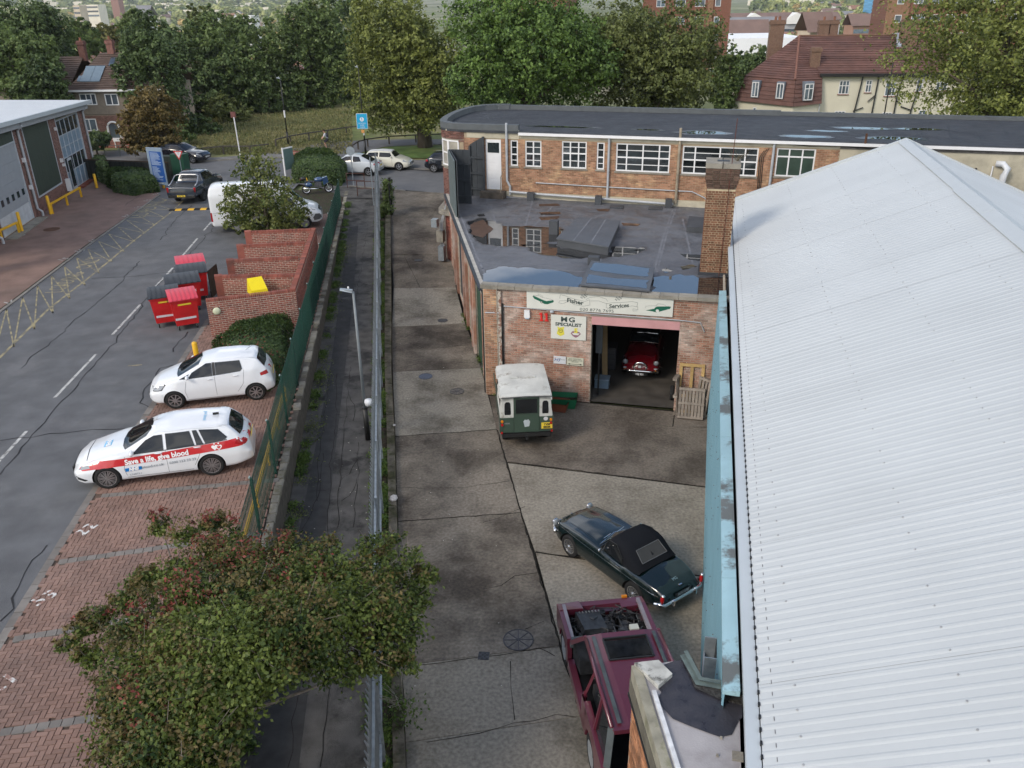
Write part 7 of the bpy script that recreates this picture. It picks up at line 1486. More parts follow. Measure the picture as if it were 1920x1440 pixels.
def screen(p0,p1,z0,z1a,z1b,m,th=.05,ribs=0,side=1):
 a,b=Vector((*p0,0)),Vector((*p1,0));d=(b-a).normalized();s_=Vector((-d.y,d.x,0))*th;n=max(1,int((b-a).length/.3))
 for k in range(n):
  e0,e1=k/n,(k+1)/n;pa,pb=a.lerp(b,e0),a.lerp(b,e1-.01/(b-a).length);za,zb_=z1a+(z1b-z1a)*e0,z1a+(z1b-z1a)*e1
  MB().hexa([pa,pb,pb+s_,pa+s_,pa+Vector((0,0,za)),pb+Vector((0,0,zb_)),pb+s_+Vector((0,0,zb_)),pa+s_+Vector((0,0,za))]).build('screen_board',m,scn).location.z=z0
 for k in range(ribs):
  z=.35+k*.75;q=-s_*side*.9 if side>0 else s_*1.9
  mb=MB();mb.bar(a+q+Vector((0,0,z)),b+q+Vector((0,0,z)),.05,.09);mb.build('screen_rail',M_SCREEN,scn)
pA,pB=toF((856,373),3.95),(-2.35,1.0)
pA,pB,pC=toF((857,408),3.95),toF((841,278),6.5),toF((881,279),6.5)
screen(pA,pB,-.25,2.75,2.75,M_SCREEN2);screen(pB,pC,0,2.5,2.5,M_SCREEN,ribs=3)
MB().hexa([(pA[0]+.06,pA[1],0),(pA[0]+.1,pA[1],0),(pB[0]+.1,pB[1],0),(pB[0]+.06,pB[1],0),(pA[0]+.06,pA[1],2.5),(pA[0]+.1,pA[1],2.5),(pB[0]+.1,pB[1],2.5),(pB[0]+.06,pB[1],2.5)]).build('screen_back',M_SCREEN,scn)
p3,p4=toF((884,366),3.95),toF((909,368),3.95);screen(p3,p4,0,2.45,2.85,M_SCREEN,ribs=3)
MB().bar((p4[0],p4[1]-.03,0),(p4[0],p4[1]-.03,2.85),.09).build('screen_post',M_SCREEN,scn);MB().bar((p3[0],p3[1]-.03,0),(p3[0],p3[1]-.03,2.4),.09).build('screen_post',M_SCREEN,scn)
mbx=thing('meter_boxes','grey meter boxes and pipes fixed to the lane wall under the curved corner','meter box',(-3.35,42.0,.5),R(-17.3))
for k,(x,z,w_,h_)in enumerate(((0,.9,.5,.6),(.1,0,.4,.75),(-.1,1.8,.4,.4))):MB().box(x-.2-w_/2+.1,x-.2+.2,-.3-k*.25,.05-k*.25,z,z+h_).build('box_case',M_GALV if k else M_CONC,mbx)
for k in range(3):MB().tube([(-.05-k*.07,-.1,0),(-.05-k*.07,-.12,1.8),(.2,-.1,2.9)],.025,5).build('pipe',M_PIPE,mbx)
# ---- warehouse unit, far left
lu=thing('warehouse_unit','warehouse unit with white roof, tall dark green panels and glazed entrance, left edge','warehouse',(-29.01,51.28,1.0),R(90+9.3))
LW0,LW1=-14,12.2
def lz(x):return 5.75-(x+2.6)*.035
lholes=[(-13.0,-10.0,.0,4.4),(-6.2,-1.55,.1,4.6),(0.,4.5,1.0,5.3),(5.95,10.6,.1,4.75)]
mb=MB();wall_boxes(mb,(LW0,0,0),(1,0,0),LW1-LW0,5.35,.3,[(a-LW0,b-LW0,c,d)for a,b,c,d in lholes]);mb.build('front_wall',M_MORTAR,lu)
bricks(lu,(LW0,0,0),(1,0,0),LW1-LW0,5.3,M_BRP,[(a-LW0,b-LW0,c,d)for a,b,c,d in lholes]+[(-6.3-LW0,-1.4-LW0,4.5,5.4),(5.9-LW0,10.7-LW0,4.7,5.4)],0,dp=.012)
M_GPAN=mat('dark_green_panel',(.035,.050,.035),.6,var=.08,scale=2,pos=True);M_ALU=mat('grey_frame',(.42,.45,.48),.45,var=.06)
def ribbed(nm,x0,x1,z0,z1,m,pitch=.25):
 x=x0;
 while x<x1-.01:e=min(x+pitch,x1);MB().box(x+.006,e-.006,-.03,.05,z0,z1).build(nm,m,lu);x=e
ribbed('cladding_panel',0.05,4.45,1.05,5.25,M_GPAN,.44);ribbed('cladding_panel',-6.2,-1.6,4.62,5.35,M_GPAN,.5);ribbed('cladding_panel',5.95,10.6,4.8,5.3,M_GPAN,.5)
mb=MB();
for a,b,c,d in((-.02,.05,1,5.3),(4.45,4.52,1,5.3),(-.02,4.52,.95,1.04),(-6.25,-6.18,.1,4.6),(-1.6,-1.5,.1,5.35),(-6.2,-1.5,4.55,4.62),(5.9,5.96,.1,5.3),(10.58,10.66,.1,5.3)):mb.box(a,b,-.05,.02,c,d)
mb.build('panel_frame',M_ALU,lu)
rd=MB().box(-6.18,-1.6,.02,.1,.1,4.55).build('roller_door',mat('roller_grey',(.30,.32,.34),.5,var=.05),lu)
for k in range(9):MB().box(-6.18,-1.6,.01,.0199,.1+k*.5,.585+k*.5).build('door_panel',mat('roller_grey',0)if k>1 else mat('roller_pale',(.48,.50,.52),.5),rd)
for x in(-5.4,-4.6,-3.8,-3.0,-2.2):MB().box(x,x+.35,-.004,.009,1.6,1.95).build('door_window',M_GLASSW,rd)
gw=window(lu,(5.96,0,.1),(1,0,0),4.64,4.62,[.2,.4,.6,.8],[.26,.47,.62,.78],M_ALU,M_GLASSW,bar=.06,dep=.06,inset=.0)
for ch in gw.children:
 zc=sum(v.co.z for v in ch.data.vertices)/8
 if(2.2<zc<3.7)or zc<1.3:ch.data.materials.clear();ch.data.materials.append(mat('blue_grey_panel',(.20,.28,.36),.3,var=.08,spec=.7))
ed=MB().box(6.4,7.3,-.05,-.02,.1,2.2).build('entrance_door',M_ALU,lu);MB().box(6.5,7.2,-.06,-.051,.3,2.05).build('door_glass',M_GLASSW,ed)
def lroof(z0o,z1o,x0,x1,y0,y1,dzb=0.):return[(x0,y0,lz(x0)+z0o),(x1,y0,lz(x1)+z0o),(x1,y1,lz(x1)+z0o+dzb),(x0,y1,lz(x0)+z0o+dzb),(x0,y0,lz(x0)+z1o),(x1,y0,lz(x1)+z1o),(x1,y1,lz(x1)+z1o+dzb),(x0,y1,lz(x0)+z1o+dzb)]
MB().hexa(lroof(-.45,-.12,-14,12.4,-.35,-.05)).build('eaves_soffit',mat('soffit_grey',(.30,.31,.32),.6,var=.1,scale=3),lu);MB().hexa(lroof(-.12,.12,-14,12.9,-.55,-.3)).build('eaves_gutter',mat('gutter_white',0),lu)
MB().hexa(lroof(-.05,.10,-14,12.9,-.30,26,.9)).build('roof',mat('pale_roof',(.56,.58,.59),.5,var=.04,scale=.6,pos=True),lu)
MB().hexa([(11.9,.0,0),(12.2,.0,0),(12.2,26,0),(11.9,26,0),(11.9,0,5.1),(12.2,0,5.1),(12.2,26,5.8),(11.9,26,5.8)]).build('gable_wall',M_BRP,lu)
for x in(-.9,11.7,-7.3):MB().tube([(x,-.42,lz(x)-.1),(x,-.4,lz(x)-.35),(x,-.12,lz(x)-.6),(x,-.12,.5),(x+.1,-.3,.3),(x+.1,-.3,.02)],.075,8).build('downpipe',M_PIPE,lu)
MB().box(-6.3,-1.2,-.7,-.05,.0,.06).build('door_threshold',M_CONC,lu);MB().box(7.4,10.6,-.35,-.02,0,.14).build('brick_step',M_BRR,lu)
for x,z,s_ in((-1.0,3.3,.2),(5.3,5.0,.3),(5.5,4.2,.16),(5.2,2.2,.2),(-1.0,1.7,.2),(5.4,1.9,.14)):MB().box(x-s_/2,x+s_/2,-.18,-.02,z,z+s_*1.2).build('wall_fitting',M_WHITE,lu)
MB().box(5.05,5.35,-.3,-.05,.3,1.1).build('wall_cabinet',M_WHITE,lu)
# ------------------------------------------------------------------ fences, bins, signs, small things
# ---- green wire fence along the car park
M_FG=mat('fence_green',(.008,.046,.033),.5,var=.15,scale=3,pos=True)
gf=thing('green_fence','dark green wire mesh fence with pointed posts along the car park edge','fence',(*fence_pt(20),.95),0)
gb=Vector(gf.location);posts=[16.96-3*2.93,16.96-2*2.93,16.96-2.93]+[16.96+2.93*k for k in range(13)]
z1=2.62-.95
panel=None
def fpanel(Ln):
 mb=MB();n=int(Ln/.054)
 for k in range(n):y=(k+.5)*Ln/n;mb.box(-.0035,.0035,y-.0035,y+.0035,.05,z1-.04)
 for z in(.10,.42,.75,1.08,1.40,z1-.06):mb.box(-.012,.0,0,Ln,z-.006,z+.006)
 return mb
pm=fpanel(2.86)
for i,y in enumerate(posts):
 x,_=fence_pt(y);mb=MB().box(-.03,.03,-.03,.03,-.2,z1).build('fence_post',M_FG,gf);mb.location=Vector((x,y,.95))-gb
 MB().box(-.045,-.02,-.04,.04,z1,z1+.03).build('post_cap',mat('cap_pale',(.3,.4,.38),.5),mb)
 if i<len(posts)-1:
  y2=posts[i+1];d=Vector((fence_pt(y2)[0]-x,y2-y,0));ang=math.atan2(-d.x,d.y)
  if panel is None:panel=pm.build('mesh_panel',M_FG,gf);o=panel
  else:o=inst('mesh_panel',panel.data,gf)
  o.location=Vector((x,y+.035,.95))-gb;o.rotation_euler.z=ang
 if i>2 and i<8:
  nt=MB();s0=.6
yr=thing('yellow_rail','long low yellow safety rail behind the green fence beside the white cars','rail',(*fence_pt(18,-.25),1.0),0)
a=Vector((*fence_pt(16.0,-.22),1.42))-Vector(yr.location);b=Vector((*fence_pt(24.5,-.22),1.42))-Vector(yr.location)
MB().bar(a,b,.07,.11).build('rail_beam',M_YEL,yr)
for f in(.02,.25,.5,.75,.98):p=a.lerp(b,f);MB().box(p.x-.03,p.x+.03,p.y-.03,p.y+.03,0,.4).build('rail_post',M_YEL,yr)
# ---- galvanised palisade fence between footpath and lane
pf=thing('palisade_fence','galvanised steel palisade fence with pointed pales between footpath and lane','fence',(-3.6,18,0),0)
pb=Vector(pf.location)
def pal_pt(Y):return(-1.19+.17-.1378*Y,Y)
def pale_mesh():
 mb=MB();w=.034;H=2.45;t=.006
 V=[]
 for z in(0,H-.14):V+=[(-.0,-w,z),(-.022,-.010,z),(-.022,.010,z),(.0,w,z)]
 V+=[(-.055,-.022,H),(-.06,-.004,H),(-.06,.004,H),(-.055,.022,H)]
 V2=[(x+t,y,z)for x,y,z in V];n=len(V);F=[]
 for r in range(2):
  for j in range(3):F+=[(r*4+j,r*4+j+1,(r+1)*4+j+1,(r+1)*4+j),(n+r*4+j+1,n+r*4+j,n+(r+1)*4+j,n+(r+1)*4+j+1)]
 mb.add(V+V2,F);me=bpy.data.meshes.new('pale');me.from_pydata(mb.v,[],mb.f);me.materials.append(M_GALV);return me
pm_=pale_mesh();lang=math.atan(.1378);y=8.2;k=0;far=MB()
while y<57:
 x,_=pal_pt(y);z=lane_z(y)+.05;M=Matrix.Translation(Vector((x-.03,y,z))-pb)@Matrix.Rotation(lang,4,'Z')@Matrix.Rotation(random.uniform(-.01,.01),4,'X')
 if k<290:inst('pale',pm_,pf,M)
 else:far.add([M@v.co for v in pm_.vertices],[tuple(q.vertices)for q in pm_.polygons])
 y+=.155;k+=1
if far.v:o=far.build('far_pales',M_GALV,pf);o['kind']='stuff'
y=8.3
while y<56:
 x,_=pal_pt(y);z=lane_z(y);o=MB().box(-.01,.05,-.025,.025,0,2.3).build('fence_post',M_GALV,pf);o.location=Vector((x+.02,y,z))-pb;o.rotation_euler.z=lang
 y2=min(y+2.74,57);x2,_=pal_pt(y2)
 for zz in(.45,2.0):MB().bar(Vector((x+.01,y,z+zz))-pb,Vector((x2+.01,y2-.02,lane_z(y2)+zz))-pb,.05,.05).build('fence_rail',M_GALV,pf)
 y+=2.74
# ---- lamp posts
def lamp_post(name,label,base,H,cols,arm=None,striped=False,zb=0,group=None):
 t=thing(name,label,'lamp post',(base[0],base[1],zb),0,group)
 MB().tube([(0,0,0),(0,0,1.15)],.085,10).build('column_base',cols[1],t,smooth=True);MB().lathe([(.10,1.13),(.10,1.17),(.05,1.19)],10).build('base_collar',M_BLACK,t)
 MB().tube([(0,0,1.15),(0,0,H)],.052,10,r1=.035).build('column',cols[0],t,smooth=True)
 if striped:
  for z,m in((1.6,M_WHITE),(2.1,M_WHITE),(2.6,M_WHITE)):MB().lathe([(.058,z),(.058,z+.25)],12).build('white_band',M_WHITE,t)
 if arm:
  h=MB().hexa([(arm[0]*.05,arm[1]*.05-.07,H-.02),(arm[0],arm[1]-.06,H+.06),(arm[0],arm[1]+.06,H+.06),(arm[0]*.05,arm[1]*.05+.07,H-.02),(arm[0]*.05,arm[1]*.05-.07,H+.06),(arm[0],arm[1]-.04,H+.11),(arm[0],arm[1]+.04,H+.11),(arm[0]*.05,arm[1]*.05+.07,H+.06)]).build('lamp_head',M_GALV,t)
  MB().ball((arm[0]*.35,0,H+.13),(.03,.03,.04),8,5).build('photocell',M_WHITE,h)
 return t
p=GL(690,824);lamp=lamp_post('lamp_post','slim grey lamp post with black base standing on the footpath beside the steel fence',p,5.02,(mat('lamp_grey',(.17,.19,.20),.5,var=.1),M_BLACK),(-.38,0),zb=p[2])
tag(MB().lathe([(.0,0),(.12,.02),(.14,.12),(.12,.2),(.0,.22)],10,Matrix.Translation((p[0]+.16,p[1]-.1,1.28))).build('plastic_bag',mat('bag_white',(.65,.67,.70),.5,var=.08,scale=12),smooth=True),'white plastic bag caught on the lamp post by the steel fence','bag')
p=G(686,291,1);lamp_post('lamp_post','black lamp post with white bands and a blue sign near the white cars',p,6.8,(M_BLACK,M_BLACK),(-.25,0),True,zb=1.0)
bs=thing('blue_road_sign','bright blue rectangular school sign on the banded lamp post','sign',(p[0]-.05,p[1]-.12,3.15),0)
MB().box(-.42,.42,-.02,0,0,1.15).build('sign_board',mat('cyan_sign',(.01,.35,.62),.4,var=.03),bs);MB().box(-.45,.45,-.012,.004,-.03,1.18).build('sign_border',M_WHITE,bs)
MB().lathe([(.17,0),(.001,0)],16,Matrix.Translation((0,-.024,.72))@Matrix.Rotation(math.pi/2,4,'X')).build('sign_emblem',M_WHITE,bs);MB().box(-.03,.03,-.026,-.025,.62,.85).build('sign_figure',mat('cyan_sign',0),bs)
for k,tx in enumerate(('SCHOOL','KEEP','CLEAR')):text_on('sign_lettering',tx,.15,M_WHITE,bs,(0,-.024,.40-k*.15),(1,0,0),(0,0,1))
MB().box(-.12,.12,-.02,0,-.35,-.1).build('orange_plate',mat('orange_plate',(.6,.28,.08),.5),bs)
p=G(541,273,1);lamp_post('lamp_post','tall dark lamp post standing in the lawn by the wooden rail',p,5.6,(M_BLACK,M_BLACK),(-.3,0),zb=1.0)
MB().lathe([(.075,2.4),(.075,3.0)],10).build('white_band',M_WHITE,bpy.data.objects['lamp_post.002'])
p=S2(11.5,62);lamp_post('lamp_post','lamp post glimpsed before the plane tree behind the long roof',p,8.6,(M_BLACK,M_BLACK),(.1,0),zb=1.0)
p=GL(684,352);t=thing('round_sign','grey backed round sign on a thin post at the top of the footpath','sign',(p[0]-.9,p[1]+.8,1.0),0)
MB().tube([(0,0,0),(0,0,2.5)],.03,8).build('sign_post',M_GALV,t);MB().lathe([(.30,0),(.30,.012),(.001,.012)],20,Matrix.Translation((0,-.03,2.35))@Matrix.Rotation(math.pi/2,4,'X')).build('sign_disc',M_GALV,t)
p=GL(701,385);t=thing('steel_pole','thin bare steel pole beside the end of the steel fence','pole',p,0);MB().tube([(0,0,0),(-.0,0,3.0)],.035,8).build('pole_tube',M_GALV,t)
for i,(pxx,lab)in enumerate((((668,352),'rear one of two brown tubular barriers closing the top of the footpath'),((688,368),'front one of two brown tubular barriers closing the top of the footpath'))):
 p=GL(*pxx);t=thing('tubular_barrier',lab,'barrier',p,R(-8));m=mat('brown_tube',(.075,.035,.028),.7,var=.2)
 for x in(-.62,.62):MB().tube([(x,0,0),(x,0,1.0)],.03,6).build('barrier_post',m,t)
 for z in(.97,.5):MB().tube([(-.62,0,z),(.62,0,z)],.025,6).build('barrier_bar',m,t)
p=GL(732,402);t=thing('gate_post','black iron gate post smothered in ivy at the head of the lane','post',(p[0]+.1,p[1],p[2]),0);MB().box(-.07,.07,-.07,.07,0,2.2).build('post_shaft',M_BLACK,t);MB().box(-.02,.02,-.5,-.07,.3,2.0).build('gate_leaf',M_BLACK,t);MB().box(-.09,.09,-.09,.09,2.2,2.24).build('post_cap',M_BLACK,t)
# ---- bin store of red brick bays
bst=thing('brick_bin_store','red brick bin enclosure divided into open bays with soldier-course tops','wall',(*G(398,632,1),1.0),0)
p0=Vector((*G(398,632,1),0));p1=Vector((*G(553,612,1),0));fu=(p1-p0).normalized();FW=2.95;ang=math.atan2(fu.y,fu.x);bst.rotation_euler.z=ang
HB=1.42
def bwall(x0,y0,x1,y1,H,th=.22,both=True,nparts=0,cope=True,near=None):
 a,b=Vector((x0,y0,0)),Vector((x1,y1,0));U=(b-a).normalized();L=(b-a).length;mb=MB();wall_boxes(mb,a,U,L,H,th);mb.build('wall_core',M_MORTAR,bst)
 bricks(bst,a,U,L,H-.0,M_BRR,(),nparts,near=near,dp=.008,j=.021,bh=.062)
 if both:Nn=U.cross(Vector((0,0,1)));bricks(bst,b-Nn*th,-U,L,H,M_BRR,(),0,dp=.008,j=.021,bh=.062)
 Nn=U.cross(Vector((0,0,1)))
 if cope:
  k=0;cm=MB()
  while k*.075<L-.03:
   q=a+U*(k*.075+.036)-Nn*(th/2);w=.032;V=[q+U*s*w+Nn*n*(th/2+.012)for s,n in((-1,-1),(1,-1),(1,1),(-1,1))];V2=[q+U*s*w*.9+Nn*n*(th/2-.005)for s,n in((-1,-1),(1,-1),(1,1),(-1,1))]
   cm.hexa([v+Vector((0,0,H))for v in V]+[v+Vector((0,0,H+.105))for v in V2]);k+=1
  o=cm.build('soldier_course',M_BRR,bst);o['kind']='stuff'
pts=[(398,632,553,612)]
def loc(px):v=Vector((*G(*px,1+HB),0))-p0;return(v.x*math.cos(-ang)-v.y*math.sin(-ang),v.x*math.sin(-ang)+v.y*math.cos(-ang))
tops=[((384,560),(547,553)),((406,522),(553,519)),((428,492),(558,486)),((447,464),(568,458)),((462,438),(585,433))]
Q=[(loc(a),loc(b))for a,b in tops]
FWx=Q[0][1][0]+.18;bwall(0,0,FWx,0,HB,nparts=300,near=(1.2,.9))
for(a,b)in Q[1:]:
 bwall(a[0]+.1,a[1],b[0]+.05,b[1]+.0,HB-.02);MB().box(a[0]-.08,a[0]+.22,a[1]-.04,a[1]+.27,0,HB+.1).build('end_pier',M_BRR,bst)
aa,bb=(FWx,0),(Q[-1][1][0]+.2,Q[-1][1][1]);bwall(aa[0],aa[1],bb[0],bb[1],HB+.04)
pl=thing('bulkhead_light','round cream bulkhead light on the end of the brick bin store','light',(p0.x,p0.y,1.0),ang);MB().ball((.33,-.05,1.05),(.15,.06,.15),16,8).build('light_cover',mat('cream_cover',(.55,.57,.40),.4,var=.05),pl,smooth=True);MB().box(.2,.46,-.02,-.003,.92,1.18).build('light_base',M_BLACK,pl)
dn=thing('timber_gate','dark open timber gate leaning by the second bay of the bin store','gate',(*G(398,560,1),1.0),ang+R(70))
for k in range(8):MB().box(.0+k*.14,.13+k*.14,-.02,.02,.05,1.25).build('gate_board',M_WOODD,dn)
MB().box(0,1.12,.02,.05,.25,.35).build('gate_rail',M_WOODD,dn)
M_BIN=mat('bin_red',(.47,.012,.014),.38,var=.06,scale=2);M_BINL=mat('bin_lid_red',(.58,.05,.08),.4,var=.05);M_LIDB=mat('bin_lid_black',(.028,.032,.037),.45,var=.1);M_STK=mat('sticker_white2',(.6,.6,.62),.5,var=.1,scale=30)
def big_bin(label,px,rz,lid,W=1.28,D=.98,H=1.28,group='red wheeled bins',dz=0,colr=None,txt=False):
 p=G(*px,1);t=thing('wheeled_bin',label,'bin',(*p,1.0),rz,group);m=colr or M_BIN
 a,b=W/2*.84,W/2;c,d=D/2*.84,D/2
 MB().hexa([(-a,-c,.22),(a,-c,.22),(a,c,.22),(-a,c,.22),(-b,-d,H),(b,-d,H),(b,d,H),(-b,d,H)]).build('bin_body',m,t)
 MB().box(-b-.03,b+.03,-d-.03,d+.03,H-.06,H).build('bin_rim',m,t)
 n=10;V=[]
 for k in range(n+1):
  f=k/n;y=-d-.06+f*(2*d+.1);z=H+.02+.20*math.sin(f*math.pi*.62+.05)if H>1 else H+.02
  V+=[(-b-.04,y,z),(b+.04,y,z)]
 m2=len(V);V+=[(x,y,H+.0)for x,y,z in V]
 L=MB().add(V,[(2*k,2*k+1,2*k+3,2*k+2)for k in range(n)]+[(m2+2*k,2*k,2*k+2,m2+2*k+2)for k in range(n)]+[(2*k+1,m2+2*k+1,m2+2*k+3,2*k+3)for k in range(n)]+[(0,m2,m2+1,1)]).build('bin_lid',lid,t)
 for k in range(6):
  x=-b+.08+k*(2*b-.16)/5;mb=MB()
  for j in range(n-1):mb.bar((x,V[2*j][1],V[2*j][2]+.012),(x,V[2*j+2][1],V[2*j+2][2]+.012),.035,.03)
  mb.build('lid_rib',lid,L)
 MB().hexa([(-a*.62,-c-.05,.72),(a*.62,-c-.05,.72),(a*.62,-c,.72),(-a*.62,-c,.72),(-a*.70,-d+.0,1.02),(a*.70,-d+.0,1.02),(a*.7,-c,1.02),(-a*.7,-c,1.02)]).build('pocket_panel',m,t)
 yy=lambda z:-c-(d-c)*(z-.22)/(H-.22)-.012
 for nm,z0,z1_,x0,x1,mm in(('yellow_sticker',1.06,1.13,-.25,.25,mat('sticker_yellow',(.65,.5,.03),.5)),('white_sticker',.46,.55,-.42,.36,M_STK)):MB().add([(x0,yy(z0),z0),(x1,yy(z0),z0),(x1,yy(z1_),z1_),(x0,yy(z1_),z1_)],[(0,1,2,3)]).build(nm,mm,t)
 if txt:text_on('bin_lettering','GENERAL WASTE',.13,M_WHITE,t,(0,yy(.95)-.05,.95),(1,0,0),(0,-.1,1),sx=.9,bold=.006)
 for x in(-a+.08,a-.08):
  for y in(-c+.08,c-.08):
   w=MB().lathe([(.09,-.02),(.1,0),(.09,.02)],12,Matrix.Translation((x,y,.1))@Matrix.Rotation(math.pi/2,4,'Y')).build('wheel',M_RUB,t);MB().box(x-.03,x+.03,y-.02,y+.02,.1,.23).build('castor_fork',M_ALLOY,w)
 for s in(-1,1):MB().tube([(s*(b+.03),-.15,H-.1),(s*(b+.07),-.15,H-.1),(s*(b+.07),.15,H-.1),(s*(b+.03),.15,H-.1)],.012,5).build('side_handle',M_BLACK,t)
br=ang
big_bin('red wheeled bin with black lid, front left of the cluster',(318,607),br+R(4),M_LIDB,W=1.1)
big_bin('red wheeled bin with pinkish red lid, front right of the cluster',(352,612),br+R(8),M_BINL,W=1.0)
big_bin('red bin marked General Waste with a black lid, behind the front pair',(352,580),br+R(6),M_LIDB,W=1.3,txt=True)
big_bin('red wheeled bin with black lid, second from the back of the cluster',(368,560),br+R(4),M_LIDB,W=1.2)
big_bin('red wheeled bin with red lid, rearmost of the cluster',(366,542),br+R(5),M_BINL,W=1.15)
q=loc((485,540));
def small_bin(label,px,col,rz,H=1.0,tilt=0):
 p=G(*px,1);t=thing('small_bin',label,'bin',(*p,1.02),rz);a,b=.22,.29
 MB().hexa([(-a,-a,.05),(a,-a,.05),(a,a,.05),(-a,a,.05),(-b,-b,H),(b,-b,H),(b,b,H),(-b,b,H)]).build('bin_body',col,t);MB().hexa([(-b-.03,-b-.05,H),(b+.03,-b-.05,H),(b+.03,b+.03,H),(-b-.03,b+.03,H),(-b,-b,H+.05),(b,-b,H+.05),(b,b,H+.09),(-b,b,H+.09)]).build('bin_lid',col,t)
 for s in(-1,1):MB().lathe([(.1,-.02),(.1,.02),(.001,.02)],12,Matrix.Translation((s*.2,.22,.1))@Matrix.Rotation(math.pi/2,4,'Y')).build('wheel',M_RUB,t)
p=G(490,590,1);t=thing('small_bin','bright yellow clinical waste bin standing in the nearest brick bay','bin',(*p,1.02),ang+R(10));YB_=mat('bin_yellow',(.78,.62,.01),.35,var=.05)
MB().hexa([(-.27,-.3,.08),(.27,-.3,.08),(.27,.25,.08),(-.27,.25,.08),(-.33,-.38,.95),(.33,-.38,.95),(.33,.3,.95),(-.33,.3,.95)]).build('bin_body',YB_,t);L_=MB().hexa([(-.36,-.42,.95),(.36,-.42,.95),(.36,.34,.95),(-.36,.34,.95),(-.32,-.38,1.18),(.32,-.38,1.18),(.30,.30,1.52),(-.30,.30,1.52)]).build('bin_lid',YB_,t);MB().box(-.2,.2,.3,.36,1.1,1.22).build('lid_handle',M_BLACK,L_)
for s in(-1,1):MB().lathe([(.1,-.02),(.1,.02),(.001,.02)],12,Matrix.Translation((s*.24,.22,.1))@Matrix.Rotation(math.pi/2,4,'Y')).build('wheel',M_RUB,t)
small_bin('black bin at the back right of the nearest brick bay',(532,594),M_LIDB,ang,.95);small_bin('black bin at the left of the nearest brick bay',(447,606),M_LIDB,ang+.1,.8)
# ---- yellow bollards and hoop rails
def bollard(label,px,H=1.0,r=.09):
 p=G(*px,1);t=thing('bollard',label,'bollard',(*p,1.0),0,'yellow bollards');MB().lathe([(r,0),(r,H-.04),(r*.8,H),(.001,H+.01)],16).build('bollard_post',M_YEL,t,smooth=True);MB().lathe([(r+.04,0),(r+.03,.02),(r,.022)],14).build('bollard_base',mat('grey_base',.12,.8),t)
bollard('yellow bollard by the parking kerb in front of the white hatchback',(373,690),1.0)
bollard('yellow bollard at the far end of the warehouse front',(182,353),1.0)
bollard('yellow bollard in the middle of the warehouse front',(96,402),1.15)
bollard('yellow bollard beside the roller door, nearest the left edge',(42,435),1.15)
bollard('short yellow bollard at the foot of the blue directory sign',(307,353),.6)
def yrail(label,a,b,n):
 A,B=Vector((*G(*a,1),0)),Vector((*G(*b,1),0));t=thing('safety_rail',label,'rail',(A.x,A.y,1.0),0);D=B-A;MB().bar(Vector((0,0,.62)),D+Vector((0,0,.62)),.1,.1).build('rail_beam',M_YEL,t)
 for k in range(n):p=D*(k/(n-1)*.96+.02);MB().box(p.x-.05,p.x+.05,p.y-.05,p.y+.05,0,.57).build('rail_post',M_YEL,t)
yrail('low yellow rail along the warehouse front between two bollards',(98,402),(154,369),3);yrail('low yellow rail running off the left edge by the roller door',(-30,470),(38,437),3)
# ---- estate sign, give way sign, cabinets, hoarding
p=Vector((*G(303,356,1),0));t=thing('directory_sign','tall leaning blue and grey directory board at the estate entrance','sign',(p.x,p.y,1.0),R(-18))
MB().box(-.62,.62,-.04,.04,.35,2.85).build('sign_board',mat('sign_grey_blue',(.25,.33,.42),.5,var=.04),t);MB().box(-.42,.55,-.05,-.041,.55,2.6).build('sign_face',mat('sign_blue',(.02,.09,.32),.4,var=.05),t)
mb=MB();rg=random.Random(5)
for k in range(24):
 if k!=11:z=2.5-k*.078;mb.box(-.36,-.36+rg.uniform(.35,.8),-.055,-.0515,z-.018,z+.018)
o=mb.build('listed_names',mat('sign_pale',(.4,.5,.65),.5),t);o['kind']='stuff'
for x in(-.55,.5):MB().box(x-.04,x+.04,-.03,.03,0,.36).build('sign_leg',M_GALV,t)
MB().box(-.3,.3,-.05,-.041,.42,.52).build('sign_logo',M_WHITE,t)
p=G(346,350,1);t=thing('give_way_sign','red and white triangular give way sign on a thin post','sign',(*p,1.0),R(-12));MB().tube([(0,0,0),(0,0,2.3)],.03,8).build('sign_post',M_GALV,t)
MB().add([(-.36,-.04,2.45),(0,-.04,1.83),(.36,-.04,2.45)],[(0,1,2)]).build('sign_plate',mat('sign_red2',(.5,.02,.02),.4),t);MB().add([(-.25,-.045,2.39),(0,-.045,1.96),(.25,-.045,2.39)],[(0,1,2)]).build('sign_face',M_WHITE,t);MB().box(-.34,.34,-.036,-.03,2.43,2.47).build('sign_back',M_GALV,t)
text_on('sign_lettering','GIVE',.09,M_INK,t,(0,-.047,2.33),(1,0,0),(0,0,1));text_on('sign_lettering','WAY',.08,M_INK,t,(0,-.047,2.24),(1,0,0),(0,0,1))
p=G(338,338,1);t=thing('utility_cabinet','dark green double utility cabinet beside the give way sign','cabinet',(*p,1.0),R(-12));MG2=mat('cabinet_green',(.01,.06,.035),.5,var=.1);MB().box(-1.6,.1,-.2,.5,0,1.7).build('cabinet_body',mat('cabinet_dark',(.035,.045,.04),.7,var=.2,scale=8),t);d_=MB().box(-.25,.75,-.35,.4,0,1.9).build('cabinet_case',MG2,t);MB().box(.48,.5,-.37,-.351,.2,1.7).build('door_gap',M_BLACK,d_)
p0h,p1h=Vector((*G(150,338,1),0)),Vector((*G(325,345,1),0));t=thing('boundary_hoarding','dark close-boarded fence behind the clipped hedge by the estate entrance','fence',(p0h.x,p0h.y,1.0),math.atan2(p1h.y-p0h.y,p1h.x-p0h.x))
